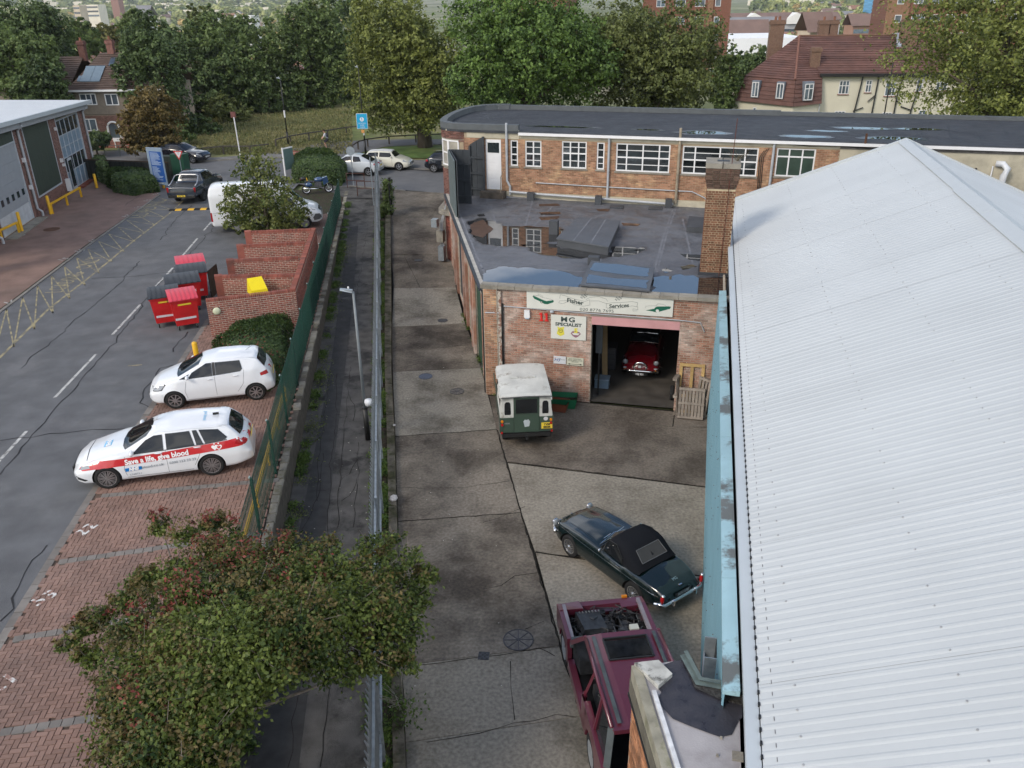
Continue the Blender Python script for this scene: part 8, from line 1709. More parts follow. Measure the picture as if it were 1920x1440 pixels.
n=int((p1h-p0h).length/.15);bm_=MB().box(0,.14,0,.03,0,1.45).build('fence_board',mat('hoarding_dark',(.025,.028,.026),.8,var=.2,objr=.3),t)
for k in range(1,n):o=inst('fence_board',bm_.data,t,loc=(k*.15,random.uniform(0,.01),0))
MB().box(0,n*.15,.0,.06,1.46,1.54).build('fence_cap',M_WOODD,t)
t=thing('pavement_railing','grey tubular railing along the pavement behind the boarded fence','railing',(*G(170,292,1),1.0),0);A=Vector((0,0,0));Bq=Vector((*G(340,296,1),1))-Vector((*G(170,292,1),1))
for z in(.9,.5):MB().tube([Vector((0,0,z)),Bq+Vector((0,0,z))],.03,6).build('rail_bar',mat('rail_greygreen',(.10,.12,.11),.6),t)
for k in range(7):p=Bq*(k/6);MB().tube([p,p+Vector((0,0,.95))],.03,6).build('rail_post',mat('rail_greygreen',0),t)
p=G(228,277,1);t=thing('street_name_plate','white street name plate on two short legs before the brick garden wall','sign',(*p,1.0),0);MB().box(-.6,.6,-.02,.02,.55,.85).build('name_board',M_WHITE,t);text_on('board_lettering','ROAD',.18,M_INK,t,(0,-.024,.7),(1,0,0),(0,0,1))
for x in(-.5,.5):MB().box(x-.03,x+.03,-.02,.02,0,.55).build('board_leg',M_WHITE,t)
p=G(451,295,1);t=thing('bus_stop','bus stop flag on a white pole by the lawn','bus stop',(*p,1.0),0);MB().tube([(0,0,0),(-.05,0,3.2)],.05,8).build('stop_pole',M_WHITE,t);MB().box(-.28,.12,-.03,.03,3.15,3.6).build('stop_flag',mat('stop_red',(.16,.06,.05),.5,var=.3,scale=4),t)
def knee_rail(label,pts,H=.65):
 P=[Vector((*G(x,y,1),1.0))for x,y in pts];t=thing('knee_rail',label,'fence',P[0],0);m=mat('weathered_rail',(.085,.075,.065),.85,var=.25,scale=6)
 for a,b in zip(P,P[1:]):
  n=max(1,round((b-a).length/2.2))
  for k in range(n):
   p,q=a.lerp(b,k/n)-P[0],a.lerp(b,(k+1)/n)-P[0];MB().bar(p+Vector((0,0,H)),q+Vector((0,0,H)),.12,.09).build('rail_beam',m,t);MB().box(p.x-.06,p.x+.06,p.y-.06,p.y+.06,0,H-.045).build('rail_post',m,t)
knee_rail('low timber rail along the outer bend of the side road',[(518,276),(545,269),(580,263),(615,258),(650,252),(700,248),(760,246),(830,245)])
knee_rail('low timber rail along the lawn behind the bus stop',[(380,293),(420,289),(470,289),(505,285)])
knee_rail('low timber rail curving round the grass triangle under the large plane tree',[(662,287),(672,280),(690,275),(730,270),(780,267),(830,265)])
p=G(545,330,1);t=thing('advert_board','narrow pale notice board standing left of the round hedge','sign',(*p,1.0),R(60));MB().box(-.5,.5,-.03,.03,.5,2.0).build('notice_board',mat('notice_dark',(.10,.16,.15),.5),t);MB().box(-.55,-.48,-.05,.05,0,2.1).build('board_post',M_WHITE,t);MB().box(-.5,.5,-.04,.04,1.98,2.06).build('board_top',M_WHITE,t)
for lab,a,b,h in(('low red brick wall right of the round hedge, ending at the road',(625,318),(655,322),.8),('low red brick wall left of the round hedge',(548,296),(560,298),.5),('brick garden wall below the pebble-dashed house',(172,277),(262,277),.75)):
 A,Bv=Vector((*G(*a,1),0)),Vector((*G(*b,1),0));t=thing('low_brick_wall',lab,'wall',(A.x,A.y,1.0),math.atan2((Bv-A).y,(Bv-A).x));L=(Bv-A).length;mb=MB();wall_boxes(mb,(0,0,0),(1,0,0),L,h,.22);mb.build('wall_core',M_MORTAR,t);bricks(t,(0,0,0),(1,0,0),L,h,M_BRR,(),0,dp=.01);MB().box(-.02,L+.02,-.02,.24,h,h+.06).build('wall_coping',M_BRR,t)
# ---- in the yard: pallets, planters, garage clutter
M_PALN=mat('pallet_new',(.46,.31,.13),.75,var=.15,scale=5,objr=.2);M_PALO=mat('pallet_old',(.25,.215,.18),.85,var=.2,scale=5,objr=.25)
def pallet(label,loc_,rz,lean,m,W=.8,H=1.2,nb=7,hollow=False):
 t=thing('pallet',label,'pallet',loc_,rz,'pallets leaning by the garage door');t.rotation_euler=(lean,0,rz)
 if hollow:
  for x in(-W/2+.05,0,W/2-.05):MB().box(x-.05,x+.05,-.1,-.0,0,H).build('stringer',m,t)
  for z in(0,H-.1,H*.32):MB().box(-W/2,W/2,-.125,-.102,z,z+.1).build('deck_board',m,t)
 else:
  for k in range(nb):x=-W/2+.05+k*(W-.1)/(nb-1);MB().box(x-.042,x+.042,-.125,-.103,0,H).build('deck_board',m,t)
  for z in(0,H/2-.05,H-.1):MB().box(-W/2,W/2,-.10,-.0,z,z+.09).build('stringer',m,t);MB().box(-W/2,W/2,-.15,-.127,z+.01,z+.08).build('cross_board',m,t)
px_,py_=S2(.16,25.78);pallet('new yellow pine pallet leaning upright against the brick pier',(px_,py_,0),A131,-.10,M_PALN,W=.82,H=1.75,hollow=True)
px_,py_=S2(.22,25.30);pallet('weathered grey slatted pallet leaning in front of the pine one',(px_,py_,0),A131,-.28,M_PALO,W=.85,H=1.05,nb=8)
px_,py_=S2(-.28,25.70);pallet('grey pallet stood on edge between the door and the other pallets',(px_,py_,0),A131+R(75),-.08,M_PALO,W=.5,H=1.35,nb=4)
px_,py_=S2(.60,25.62);pallet('grey pallet leaning beside the blue wall behind the others',(px_,py_,0),A131-R(40),-.12,M_PALO,W=.5,H=1.35,nb=4)
def trough(label,d,t_,m,rz,s=1.):
 x,y=S2(d,t_);t=thing('planter_trough',label,'crate',(x,y,.0),A131+rz);a,b,c=.38*s,.26*s,.36*s
 o=MB();o.hexa([(-a,-b,0),(a,-b,0),(a,b,0),(-a,b,0),(-a*1.2,-b*1.2,c),(a*1.2,-b*1.2,c),(a*1.2,b*1.2,c),(-a*1.2,b*1.2,c)]);o.f=[f for f in o.f if f!=(4,5,6,7)];o.build('trough_shell',m,t)
 o=MB();o.hexa([(-a*.95,-b*.95,.02),(a*.95,-b*.95,.02),(a*.95,b*.95,.02),(-a*.95,b*.95,.02),(-a*1.14,-b*1.14,c),(a*1.14,-b*1.14,c),(a*1.14,b*1.14,c),(-a*1.14,b*1.14,c)]);o.f=[f for f in o.f if f!=(4,5,6,7)];o.build('trough_lining',m,t);MB().add([(x_*a*1.05,y_*b*1.05,c*.5)for x_,y_ in((-1,-1),(1,-1),(1,1),(-1,1))],[(0,1,2,3)]).build('debris',M_DIRT,t)
trough('green plastic crate against the wall right of the old off-roader',DL-.82,25.45,mat('crate_green',(.01,.13,.055),.45,var=.1),R(5),1.0);trough('rust red plastic crate in front of the green one',DL-1.0,25.12,mat('crate_rust',(.20,.055,.025),.6,var=.15),R(-4),.85)
def gx(name,label,cat,d,t_):x,y=S2(d,t_);return thing(name,label,cat,(x,y,.015),A131)
t=gx('storage_box','pale blue storage box on the garage floor by the left doorpost','box',DL+.28,27.2);MB().box(-.25,.25,-.2,.2,0,.32).build('box_tub',mat('box_blue',(.14,.20,.26),.5),t);MB().box(-.27,.27,-.22,.22,.32,.36).build('box_lid',mat('box_lid_blue',(.2,.26,.32),.5),t)
t=gx('timber_planks','pale timber planks leaning inside the garage at the left','planks',DL+.25,27.9)
for k in range(3):MB().bar((.05*k,0,0),(-.15+.06*k,.35,2.2+.1*k),.09,.03).build('plank',mat('plank_pale',(.30,.21,.11),.8,objr=.2),t)
t=gx('strip_panel','narrow grey panel standing inside the garage behind the left doorpost','panel',DL+.22,26.5);MB().box(-.13,.1,-.03,.03,1.6,2.9).build('panel_sheet',mat('panel_grey',(.05,.058,.065),.6),t);MB().box(-.03,.03,-.02,.02,0,1.6).build('panel_post',M_BLACK,t)
t=gx('spare_wheel','small dark spare wheel on the garage floor by the right doorpost','wheel',DR-.10,26.6);MB().lathe([(.12,-.07),(.24,-.07),(.26,-.03),(.26,.03),(.24,.07),(.12,.07)],20,Matrix.Translation((0,0,.26))@Matrix.Rotation(math.pi/2,4,'Y')).build('tyre',M_RUB,t,smooth=True);MB().lathe([(.12,.05),(.001,.03)],16,Matrix.Translation((0,0,.26))@Matrix.Rotation(math.pi/2,4,'Y')).build('rim',M_ALLOY,t)
t=gx('tool_chest','dark tool chest standing in the shadow left inside the garage','chest',DL+.3,28.9);MB().box(-.3,.3,-.3,.3,.05,.95).build('chest_body',mat('chest_dark',(.03,.03,.035),.5),t)
for k in range(4):MB().box(-.27,.27,-.315,-.301,.1+k*.2,.27+k*.2).build('drawer',mat('drawer_dark',(.05,.05,.055),.4),t)
for(x,y),lab,s in(((742,807),'scrap of white litter on the kerb at the pale slab',.05),((741,945),'crumpled white rag on the lane kerb',.12)):
 p=GL(x-2,y);tag(MB().ball((p[0],p[1],.20),(s,s*1.4,s*.5),7,5).build('litter',mat('litter_white',(.5,.48,.46),.8,var=.2,scale=20)),lab,'litter')
# ------------------------------------------------------------------ vegetation
def leaves(blobs,n,size,seed=1,clump=22,shell=.5,spread=.09,up=.35,aspect=.6,fold=.25,droop=0.):
 """leaf-sized faces gathered in clumps through the crown; returns verts, faces"""
 rg=np.random.default_rng(seed);B=np.array(blobs,float);vol=(B[:,3]*B[:,4]*B[:,5])**(2/3);pr=vol/vol.sum()
 nc=max(3,n//clump);bi=rg.choice(len(B),nc,p=pr);d=rg.normal(size=(nc,3));d/=np.linalg.norm(d,axis=1)[:,None]
 rad=shell+(1-shell)*rg.random(nc)**.6;C=B[bi,:3]+d*B[bi,3:6]*rad[:,None];rr=B[bi,3:6].mean(1)
 ci=rg.integers(0,nc,n);off=rg.normal(size=(n,3))*(spread*rr[ci])[:,None]*rg.uniform(.5,1.5,nc)[ci][:,None];off[:,2]*=.7;P=C[ci]+off
 nrm=d[ci]*.7+rg.normal(size=(n,3))*.75;nrm[:,2]+=up;nrm/=np.linalg.norm(nrm,axis=1)[:,None]
 t=rg.normal(size=(n,3));t[:,2]-=droop;t-=nrm*(t*nrm).sum(1)[:,None];t/=np.linalg.norm(t,axis=1)[:,None];b=np.cross(nrm,t)
 s=size*rg.uniform(.6,1.35,n)[:,None];V=np.empty((n,4,3));V[:,0]=P-t*s;V[:,1]=P-b*s*aspect+nrm*s*fold;V[:,2]=P+t*s;V[:,3]=P+b*s*aspect+nrm*s*fold
 return V.reshape(-1,3)
def quads_mesh(name,V,m):
 me=bpy.data.meshes.new(name);n=len(V)//4;me.vertices.add(len(V));me.vertices.foreach_set('co',V.astype(np.float32).ravel());me.loops.add(n*4);me.loops.foreach_set('vertex_index',np.arange(n*4,dtype=np.int32));me.polygons.add(n);me.polygons.foreach_set('loop_start',np.arange(0,n*4,4,dtype=np.int32));me.update(calc_edges=True);me.materials.append(m);return me
def leaf_obj(name,blobs,n,size,m,parent=None,**k):
 o=bpy.data.objects.new(name,quads_mesh(name,leaves(blobs,n,size,**k),m));COL.objects.link(o)
 if parent is not None:o.parent=parent
 return o
L_OLIVE=leafmat('leaf_olive',(.045,.068,.018),(.235,.265,.065));L_GREEN=leafmat('leaf_green',(.030,.065,.015),(.155,.245,.052));L_DARK=leafmat('leaf_dark',(.030,.052,.022),(.125,.180,.060));L_DOLIVE=leafmat('leaf_dark_olive',(.042,.058,.018),(.175,.205,.062))
L_ORANGE=leafmat('leaf_orange',(.06,.055,.018),(.215,.155,.05));L_MID=leafmat('leaf_mid',(.040,.070,.022),(.165,.225,.070));L_YELLOW=leafmat('leaf_yellow',(.05,.06,.016),(.20,.19,.06));L_HEDGE=leafmat('leaf_hedge',(0.018,0.042,0.013),(0.075,0.120,0.033),pos_s=1.)
L_FG=leafmat('leaf_foreground',(.020,.046,.012),(.140,.180,.036),pos_s=.9,t=.3);L_FGR=leafmat('leaf_reddish',(.10,.045,.02),(.27,.06,.05),pos_s=1.2,t=.3);L_FGB=leafmat('leaf_bronze',(.06,.055,.018),(.17,.13,.045),pos_s=1.2,t=.3);L_WEED=leafmat('leaf_weed',(.03,.07,.012),(.11,.17,.03),pos_s=1.5)
M_BARK=mat('bark',(.085,.070,.055),.9,var=.35,scale=5,stretch=(1,1,.3),bump=.8,bscale=14);M_BARKG=mat('bark_grey',(.16,.14,.12),.9,var=.3,scale=6,bump=.5,bscale=18)
def PD(px,py,Y):
 d=ray(px,py);t=Y/d[1];return np.array([d[0]*t,Y,CH+d[2]*t])
def lumps(c,r,n,seed,k=.48):
 rg=np.random.default_rng(seed);out=[(*c,*(np.array(r)*.62))]
 for i in range(n):
  d=rg.normal(size=3);d/=np.linalg.norm(d);d[2]=d[2]*.9+.08;s=rg.uniform(.7,1.25)*k;out.append((*(np.array(c)+d*np.array(r)*rg.uniform(.55,.78)),*(np.array(r)*s*np.array([1,1,.85]))))
 return out
def tree(name,label,base,blobs,n,size,m,trunk=.3,group=None,seed=1,limbs=7,bark=None,top=None,**k):
 t=thing(name,label,'tree',base,0,group);b=np.array(base);L=[(x-b[0],y-b[1],z-b[2],rx,ry,rz)for x,y,z,rx,ry,rz in blobs]
 leaf_obj('crown',L,n,size,m,t,seed=seed,**k)
 c=np.mean([l[:3]for l in L[:max(1,len(L)//2)]],axis=0);H=c[2];rg=random.Random(seed);mb=MB();fx,fy=c[0]*.5,c[1]*.5
 mb.tube([(0,0,-.2),(fx*.1,fy*.1,H*.3),(fx*.6,fy*.6,H*.65),(c[0],c[1],H*1.1)],[trunk*1.25,trunk,trunk*.75,trunk*.3],8);mb.build('trunk',bark or M_BARK,t,smooth=True)
 for i in range(limbs):
  q=L[rg.randrange(len(L))];h=H*rg.uniform(.35,.8);s=Vector((fx*h/H,fy*h/H,h));e=Vector(q[:3]);mid=s.lerp(e,.5)+Vector((rg.uniform(-.4,.4),rg.uniform(-.4,.4),rg.uniform(0,.6)))*trunk*2;MB().tube([s,mid,e],[trunk*.5,trunk*.3,trunk*.08],6).build('limb',bark or M_BARK,t,smooth=True)
 return t
def tree_px(name,label,x0,x1,y0,y1,Y,n,size,m,zb=1.,seed=1,nl=16,trunk=.3,bpx=None,depth=None,**k):
 """crown filling the given window of the view at distance Y"""
 c=PD((x0+x1)/2,(y0+y1)/2,Y);dist=np.linalg.norm(c-np.array([0,0,CH]));rx=(x1-x0)/2*dist/1553;rz=(y1-y0)/2*dist/1553/.93
 b=(c[0],Y,zb)if bpx is None else(PD(*bpx,Y)[0],Y,zb)
 return tree(name,label,b,lumps(c,(rx,depth or rx*.85,rz),nl,seed),n,size,m,trunk,seed=seed,**k)
tree_px('plane_tree','big olive green plane tree on the grass triangle, its dark trunk bare at the foot',655,875,0,262,73.5,46500,0.133,L_OLIVE,seed=3,nl=26,trunk=.55,bpx=(797,270),clump=26,spread=.10)
tree_px('maple_tree','broad bright green tree directly behind the curved end of the brick building',838,1125,8,235,63,52700,0.125,L_GREEN,seed=4,nl=30,trunk=.5,clump=30,spread=.10,up=.6,droop=.4)
tree_px('oak_tree','darker brownish green tree right of the bright green one',1095,1345,0,230,66,46500,0.125,L_DOLIVE,seed=5,nl=28,trunk=.5,clump=26,spread=.10)
tree_px('plane_tree','large tree covering the top right corner beyond the long roof',1722,2060,-20,240,55,46500,0.109,L_OLIVE,seed=6,nl=28,trunk=.45,clump=26,spread=.10)
tree_px('ash_tree','rounded mid green tree at the back of the lawn, left of the lamp post',372,520,45,225,100,23250,0.187,L_MID,seed=7,nl=18,trunk=.4)
tree_px('ash_tree','mid green tree at the back of the lawn behind the lamp post and cyclist',490,660,25,222,104,24800,0.187,L_MID,seed=8,nl=18,trunk=.4)
tree_px('ash_tree','dark tree closing the gap behind the olive plane tree',590,720,15,215,112,18600,0.203,L_DARK,seed=9,nl=14,trunk=.4)
tree_px('cedar_tree','dark spreading conifer left of the lawn trees',300,420,55,235,96,20150,0.187,L_DARK,seed=10,nl=16,trunk=.4)
tree_px('holly_tree','large very dark evergreen tree beside the pebble-dashed house',226,340,62,268,82,24800,0.156,L_DARK,seed=11,nl=18,trunk=.4)
tree_px('rowan_tree','orange brown autumn tree before the pebble-dashed house',236,338,182,287,70,13950,0.125,L_ORANGE,seed=12,nl=16,trunk=.2)
tree_px('oak_tree','great domed dark oak at the top left corner',-60,108,18,160,96,24800,0.187,L_DARK,seed=13,nl=18,trunk=.5)
tree_px('oak_tree','mid green tree below the domed oak at the left edge',-30,95,75,185,82,18600,0.172,L_MID,seed=14,nl=16,trunk=.4)
tree_px('shrub_tree','dark green tree left of the pebble-dashed house, behind the white roof',45,122,118,215,78,13950,0.156,L_DARK,seed=15,nl=14,trunk=.25)
tree_px('elm_tree','slim tree with a narrow crown breaking the far view, left of its twin',352,392,12,100,125,5425,0.234,L_DOLIVE,seed=16,nl=7,trunk=.3)
tree_px('elm_tree','second slim tree breaking the far view, right of its twin',388,420,18,100,128,4650,0.234,L_DARK,seed=17,nl=7,trunk=.3)
tree_px('chestnut_tree','round green tree behind the two brick chimneys of the pebble-dashed house',225,305,34,110,120,9300,0.234,L_MID,seed=18,nl=10,trunk=.3)
tree_px('yew_tree','dark round tree between the brick tower and the white house',1368,1450,92,175,90,9300,0.172,L_DARK,seed=19,nl=10,trunk=.3)
tree_px('lime_tree','dark green tree at the foot of the brick tower',1335,1395,105,220,78,9300,0.156,L_MID,seed=20,nl=10,trunk=.3)
for i,(a,b,c,d,Y,lab)in enumerate(((100,190,50,120,140,'bushy tree behind the warehouse roof, nearest the left'),(160,250,48,110,150,'bushy yellowish tree above the ridge of the pebble-dashed house'),(300,360,60,120,118,'bushy dark tree left of the conifer'),(420,480,30,90,135,'bushy tree rising behind the first lawn tree'),(560,640,18,90,140,'bushy tree rising behind the lamp post tree'),(100,135,66,115,112,'bushy tree over the warehouse eaves'))):tree_px('hedgerow_tree',lab,a,b,c,d,Y,5000,.32,[L_MID,L_YELLOW,L_DARK,L_MID,L_DOLIVE,L_DARK][i],seed=30+i,nl=9,trunk=.25)
for i,(a,b,c,d,Y,m,lab)in enumerate(((330,400,215,262,84,L_DARK,'dark undergrowth at the left end of the lawn'),(395,470,175,245,92,L_DOLIVE,'reddish dark undergrowth beneath the lawn trees'),(450,560,180,222,100,L_DARK,'shaded bushes at the back of the lawn'),(262,345,232,276,76,L_MID,'bushes hanging over the brick garden wall'),(590,690,190,222,108,L_DARK,'low bushes behind the plane tree'),(155,200,245,285,72,L_DARK,'garden bushes left of the brick garden wall'))):
 c_=PD((a+b)/2,(c+d)/2,Y);dist=np.linalg.norm(c_-np.array([0,0,CH]));r=((b-a)/2*dist/1553,2.5,(d-c)/2*dist/1553);t=thing('bush',lab,'bush',(c_[0],c_[1],1.),0);leaf_obj('foliage',[(x-c_[0],y-c_[1],z-1,q,w,e)for x,y,z,q,w,e in lumps(c_,r,8,50+i)],4500,.17,m,t,seed=60+i);MB().tube([(0,0,-.1),(0,0,1.2)],.1,6,r1=.04).build('stem',M_BARK,t)
b_=G(500,452,1);bl=[]
rg=np.random.default_rng(77)
for px,py,r in((470,300,.55),(500,310,.6),(455,330,.6),(495,340,.7),(530,345,.5),(440,360,.6),(480,370,.8),(520,375,.8),(555,385,.6),(450,400,.8),(490,405,.9),(530,410,.8),(560,405,.5),(460,430,.6),(505,438,.7),(545,435,.5),(575,395,.3),(425,385,.4),(480,285,.35),(430,425,.35)):
 p=PD(px,py,44.6+rg.uniform(-.8,.8));bl.append((*p,r,r,r*.8))
tree('small_maple','small open-crowned tree growing behind the bin store in front of the van',(b_[0],44.6,1.),bl,8500,.085,leafmat('leaf_small',(.03,.065,.016),(.17,.19,.05),pos_s=.8),.09,seed=21,limbs=12,clump=16,spread=.26)
# ---- hedges: clipped mass of small leaves over a dark twiggy core
def hedge(label,px_poly,z,H,n,m,seed=1,red=False,size=.045,cat='hedge'):
 P=[Vector((*G(x,y,z),0))for x,y in px_poly];c=sum(P,Vector())/len(P);t=thing('hedge',label,cat,(c.x,c.y,z),0)
 Q=[p-c for p in P];core=MB();nQ=len(Q);V=[]
 for f,h in((.86,0),(.84,H*.6),(.60,H*.86),(.2,H*.93)):V+=[(q.x*f,q.y*f,h)for q in Q]
 core.add(V,[(r*nQ+i,r*nQ+(i+1)%nQ,(r+1)*nQ+(i+1)%nQ,(r+1)*nQ+i)for r in range(3)for i in range(nQ)]+[tuple(range(3*nQ,4*nQ))]);core.build('hedge_core',mat('hedge_core',(.012,.016,.008),.95,var=.4,scale=6),t)
 rg=np.random.default_rng(seed);fx=np.array([(q.x,q.y)for q in Q]);k=rg.integers(0,nQ,n);u=rg.random(n)[:,None];edge=fx[k]*(1-u)+fx[(k+1)%nQ]*u;v=rg.random(n);f=np.where(v<.45,1.,1-(v-.45)/.55);f=np.sqrt(np.clip(f,0,1));zz=np.where(v<.45,v/.45*H*.72,H*(.72+.28*np.sqrt(np.clip(1-f**2*.9,0,1))))
 bump_=1+.06*np.sin(edge[:,0]*3+zz*2)+.05*np.sin(edge[:,1]*4);f2=np.where(v<.45,(.97-.10*(zz/H)**2)*bump_,f*.9*bump_);Pt=np.stack([edge[:,0]*f2,edge[:,1]*f2,zz+rg.normal(size=n)*.03],1)+rg.normal(size=(n,3))*.035
 nrm=np.stack([edge[:,0]*f2,edge[:,1]*f2,zz*.8],1);nrm/=np.linalg.norm(nrm,axis=1)[:,None]+1e-6;nrm+=rg.normal(size=(n,3))*.6;nrm[:,2]+=.3;nrm/=np.linalg.norm(nrm,axis=1)[:,None]
 tt=rg.normal(size=(n,3));tt-=nrm*(tt*nrm).sum(1)[:,None];tt/=np.linalg.norm(tt,axis=1)[:,None];bb=np.cross(nrm,tt);s=size*rg.uniform(.6,1.4,n)[:,None];V=np.empty((n,4,3));V[:,0]=Pt-tt*s;V[:,1]=Pt-bb*s*.6+nrm*s*.2;V[:,2]=Pt+tt*s;V[:,3]=Pt+bb*s*.6+nrm*s*.2
 o=bpy.data.objects.new('hedge_leaves',quads_mesh('hedge_leaves',V.reshape(-1,3),m));COL.objects.link(o);o.parent=t
 if red:
  idx=rg.choice(n,n//25,replace=False);idx=idx[(Pt[idx,0]*1.3+Pt[idx,1])<.5];V2=V[idx]+nrm[idx][:,None,:]*.03;o=bpy.data.objects.new('red_leaves',quads_mesh('red_leaves',V2.reshape(-1,3),L_FGR));COL.objects.link(o);o.parent=t
 return t
hedge('dense dark hedge between the bin store and the white hatchback',[(405,672),(455,628),(548,618),(538,720),(505,735),(440,715)],1.,.95,26000,L_HEDGE,3,True,.04)
hedge('large round-topped clipped hedge behind the motorcycle',[(552,343),(552,320),(580,303),(625,306),(650,330),(640,348),(600,350)],1.,1.35,14000,L_HEDGE,4,False,.08)
hedge('long low clipped hedge in front of the boarded fence',[(205,350),(215,338),(290,342),(296,360),(255,368),(215,362)],1.,1.15,11000,L_HEDGE,5,False,.08)
hedge('dark hedge between the warehouse end and the long low hedge',[(178,335),(182,325),(205,328),(212,342),(200,348)],1.,1.5,5000,L_DARK,6,False,.08)
# ---- weeds and ground plants
def weeds(name,pts,n,size,m,zf,h=.12,seed=1,wid=.12,gap=.5):
 rg=np.random.default_rng(seed);P=np.array([p[:2]for p in pts]);seg=np.linalg.norm(np.diff(P,axis=0),axis=1);cum=np.concatenate([[0],np.cumsum(seg)]);nc=max(4,int(cum[-1]/gap));cs=rg.random(nc)*cum[-1];s=cs[rg.integers(0,nc,n)]+rg.normal(size=n)*.12;s=np.clip(s,0,cum[-1])
 x=np.interp(s,cum,P[:,0])+rg.normal(size=n)*wid;y=np.interp(s,cum,P[:,1])+rg.normal(size=n)*.05;z=np.array([zf(b)for b in y])+rg.random(n)*h
 C=np.stack([x,y,z],1);nrm=rg.normal(size=(n,3));nrm[:,2]=np.abs(nrm[:,2])+.5;nrm/=np.linalg.norm(nrm,axis=1)[:,None];t=rg.normal(size=(n,3));t[:,2]+=.6;t-=nrm*(t*nrm).sum(1)[:,None];t/=np.linalg.norm(t,axis=1)[:,None];b=np.cross(nrm,t);q=size*rg.uniform(.5,1.5,n)[:,None]
 V=np.empty((n,4,3));V[:,0]=C-t*q;V[:,1]=C-b*q*.4;V[:,2]=C+t*q;V[:,3]=C+b*q*.4;o=bpy.data.objects.new(name,quads_mesh(name,V.reshape(-1,3),m));COL.objects.link(o);return tag(o,kind='stuff')
weeds('fence_weeds',[(pal_pt(y)[0]+.12,y)for y in(8,20,35,52)],16000,.045,L_WEED,lane_z,.16,1,.07,.45)
weeds('fence_weeds',[(pal_pt(y)[0]-.22,y)for y in(8,20,32,50)],6000,.04,L_WEED,lane_z,.10,2,.08,.9)
weeds('wall_foot_weeds',[(fence_pt(y)[0]+.42,y)for y in(9,20,35,54)],12000,.045,L_WEED,lane_z,.12,3,.10,.6)
weeds('wall_foot_weeds',[(fence_pt(y)[0]+.55,y)for y in(12,30,45)],3000,.04,L_DOLIVE,lane_z,.05,4,.2,.5)
weeds('workshop_foot_weeds',[GL(925,745)[:2],GL(893,660)[:2],GL(868,590)[:2]],500,.04,L_WEED,lane_z,.08,5,.06,.5)
P_=[G(x,y,.96)for x,y in((370,285),(640,250))]
rg=np.random.default_rng(9);n=14000;px=rg.uniform(355,660,n);py=rg.uniform(205,290,n);pts_=np.array([G(a,b,.97)for a,b in zip(px,py)]);h=rg.uniform(.08,.28,n);a=rg.uniform(0,6.28,n);w=.06
V=np.empty((n,4,3));dx=np.cos(a)*w;dy=np.sin(a)*w;V[:,0]=np.stack([pts_[:,0]-dx,pts_[:,1]-dy,np.full(n,.95)],1);V[:,1]=np.stack([pts_[:,0]+dx,pts_[:,1]+dy,np.full(n,.95)],1);V[:,2]=np.stack([pts_[:,0]+dx*.3+rg.normal(size=n)*.06,pts_[:,1]+dy*.3,.95+h],1);V[:,3]=np.stack([pts_[:,0]-dx*.3,pts_[:,1]-dy*.3,.95+h*.8],1)
o=bpy.data.objects.new('grass_tufts',quads_mesh('grass_tufts',V.reshape(-1,3),leafmat('leaf_grass',(.09,.105,.035),(.26,.24,.11),pos_s=.3)));COL.objects.link(o);tag(o,kind='stuff')
gp=bpy.data.objects['gate_post'];ivy=tag(leaf_obj('ivy',[(gp.location.x-.15,gp.location.y,gp.location.z+h_,.25,.3,.3)for h_ in(.3,.7,1.1,1.5,1.9)]+[(gp.location.x-.3,gp.location.y-.4,gp.location.z+.4,.3,.4,.35)],3500,.06,L_MID,seed=5,shell=.3,spread=.3),'ivy climbing the black gate post at the head of the lane','ivy')
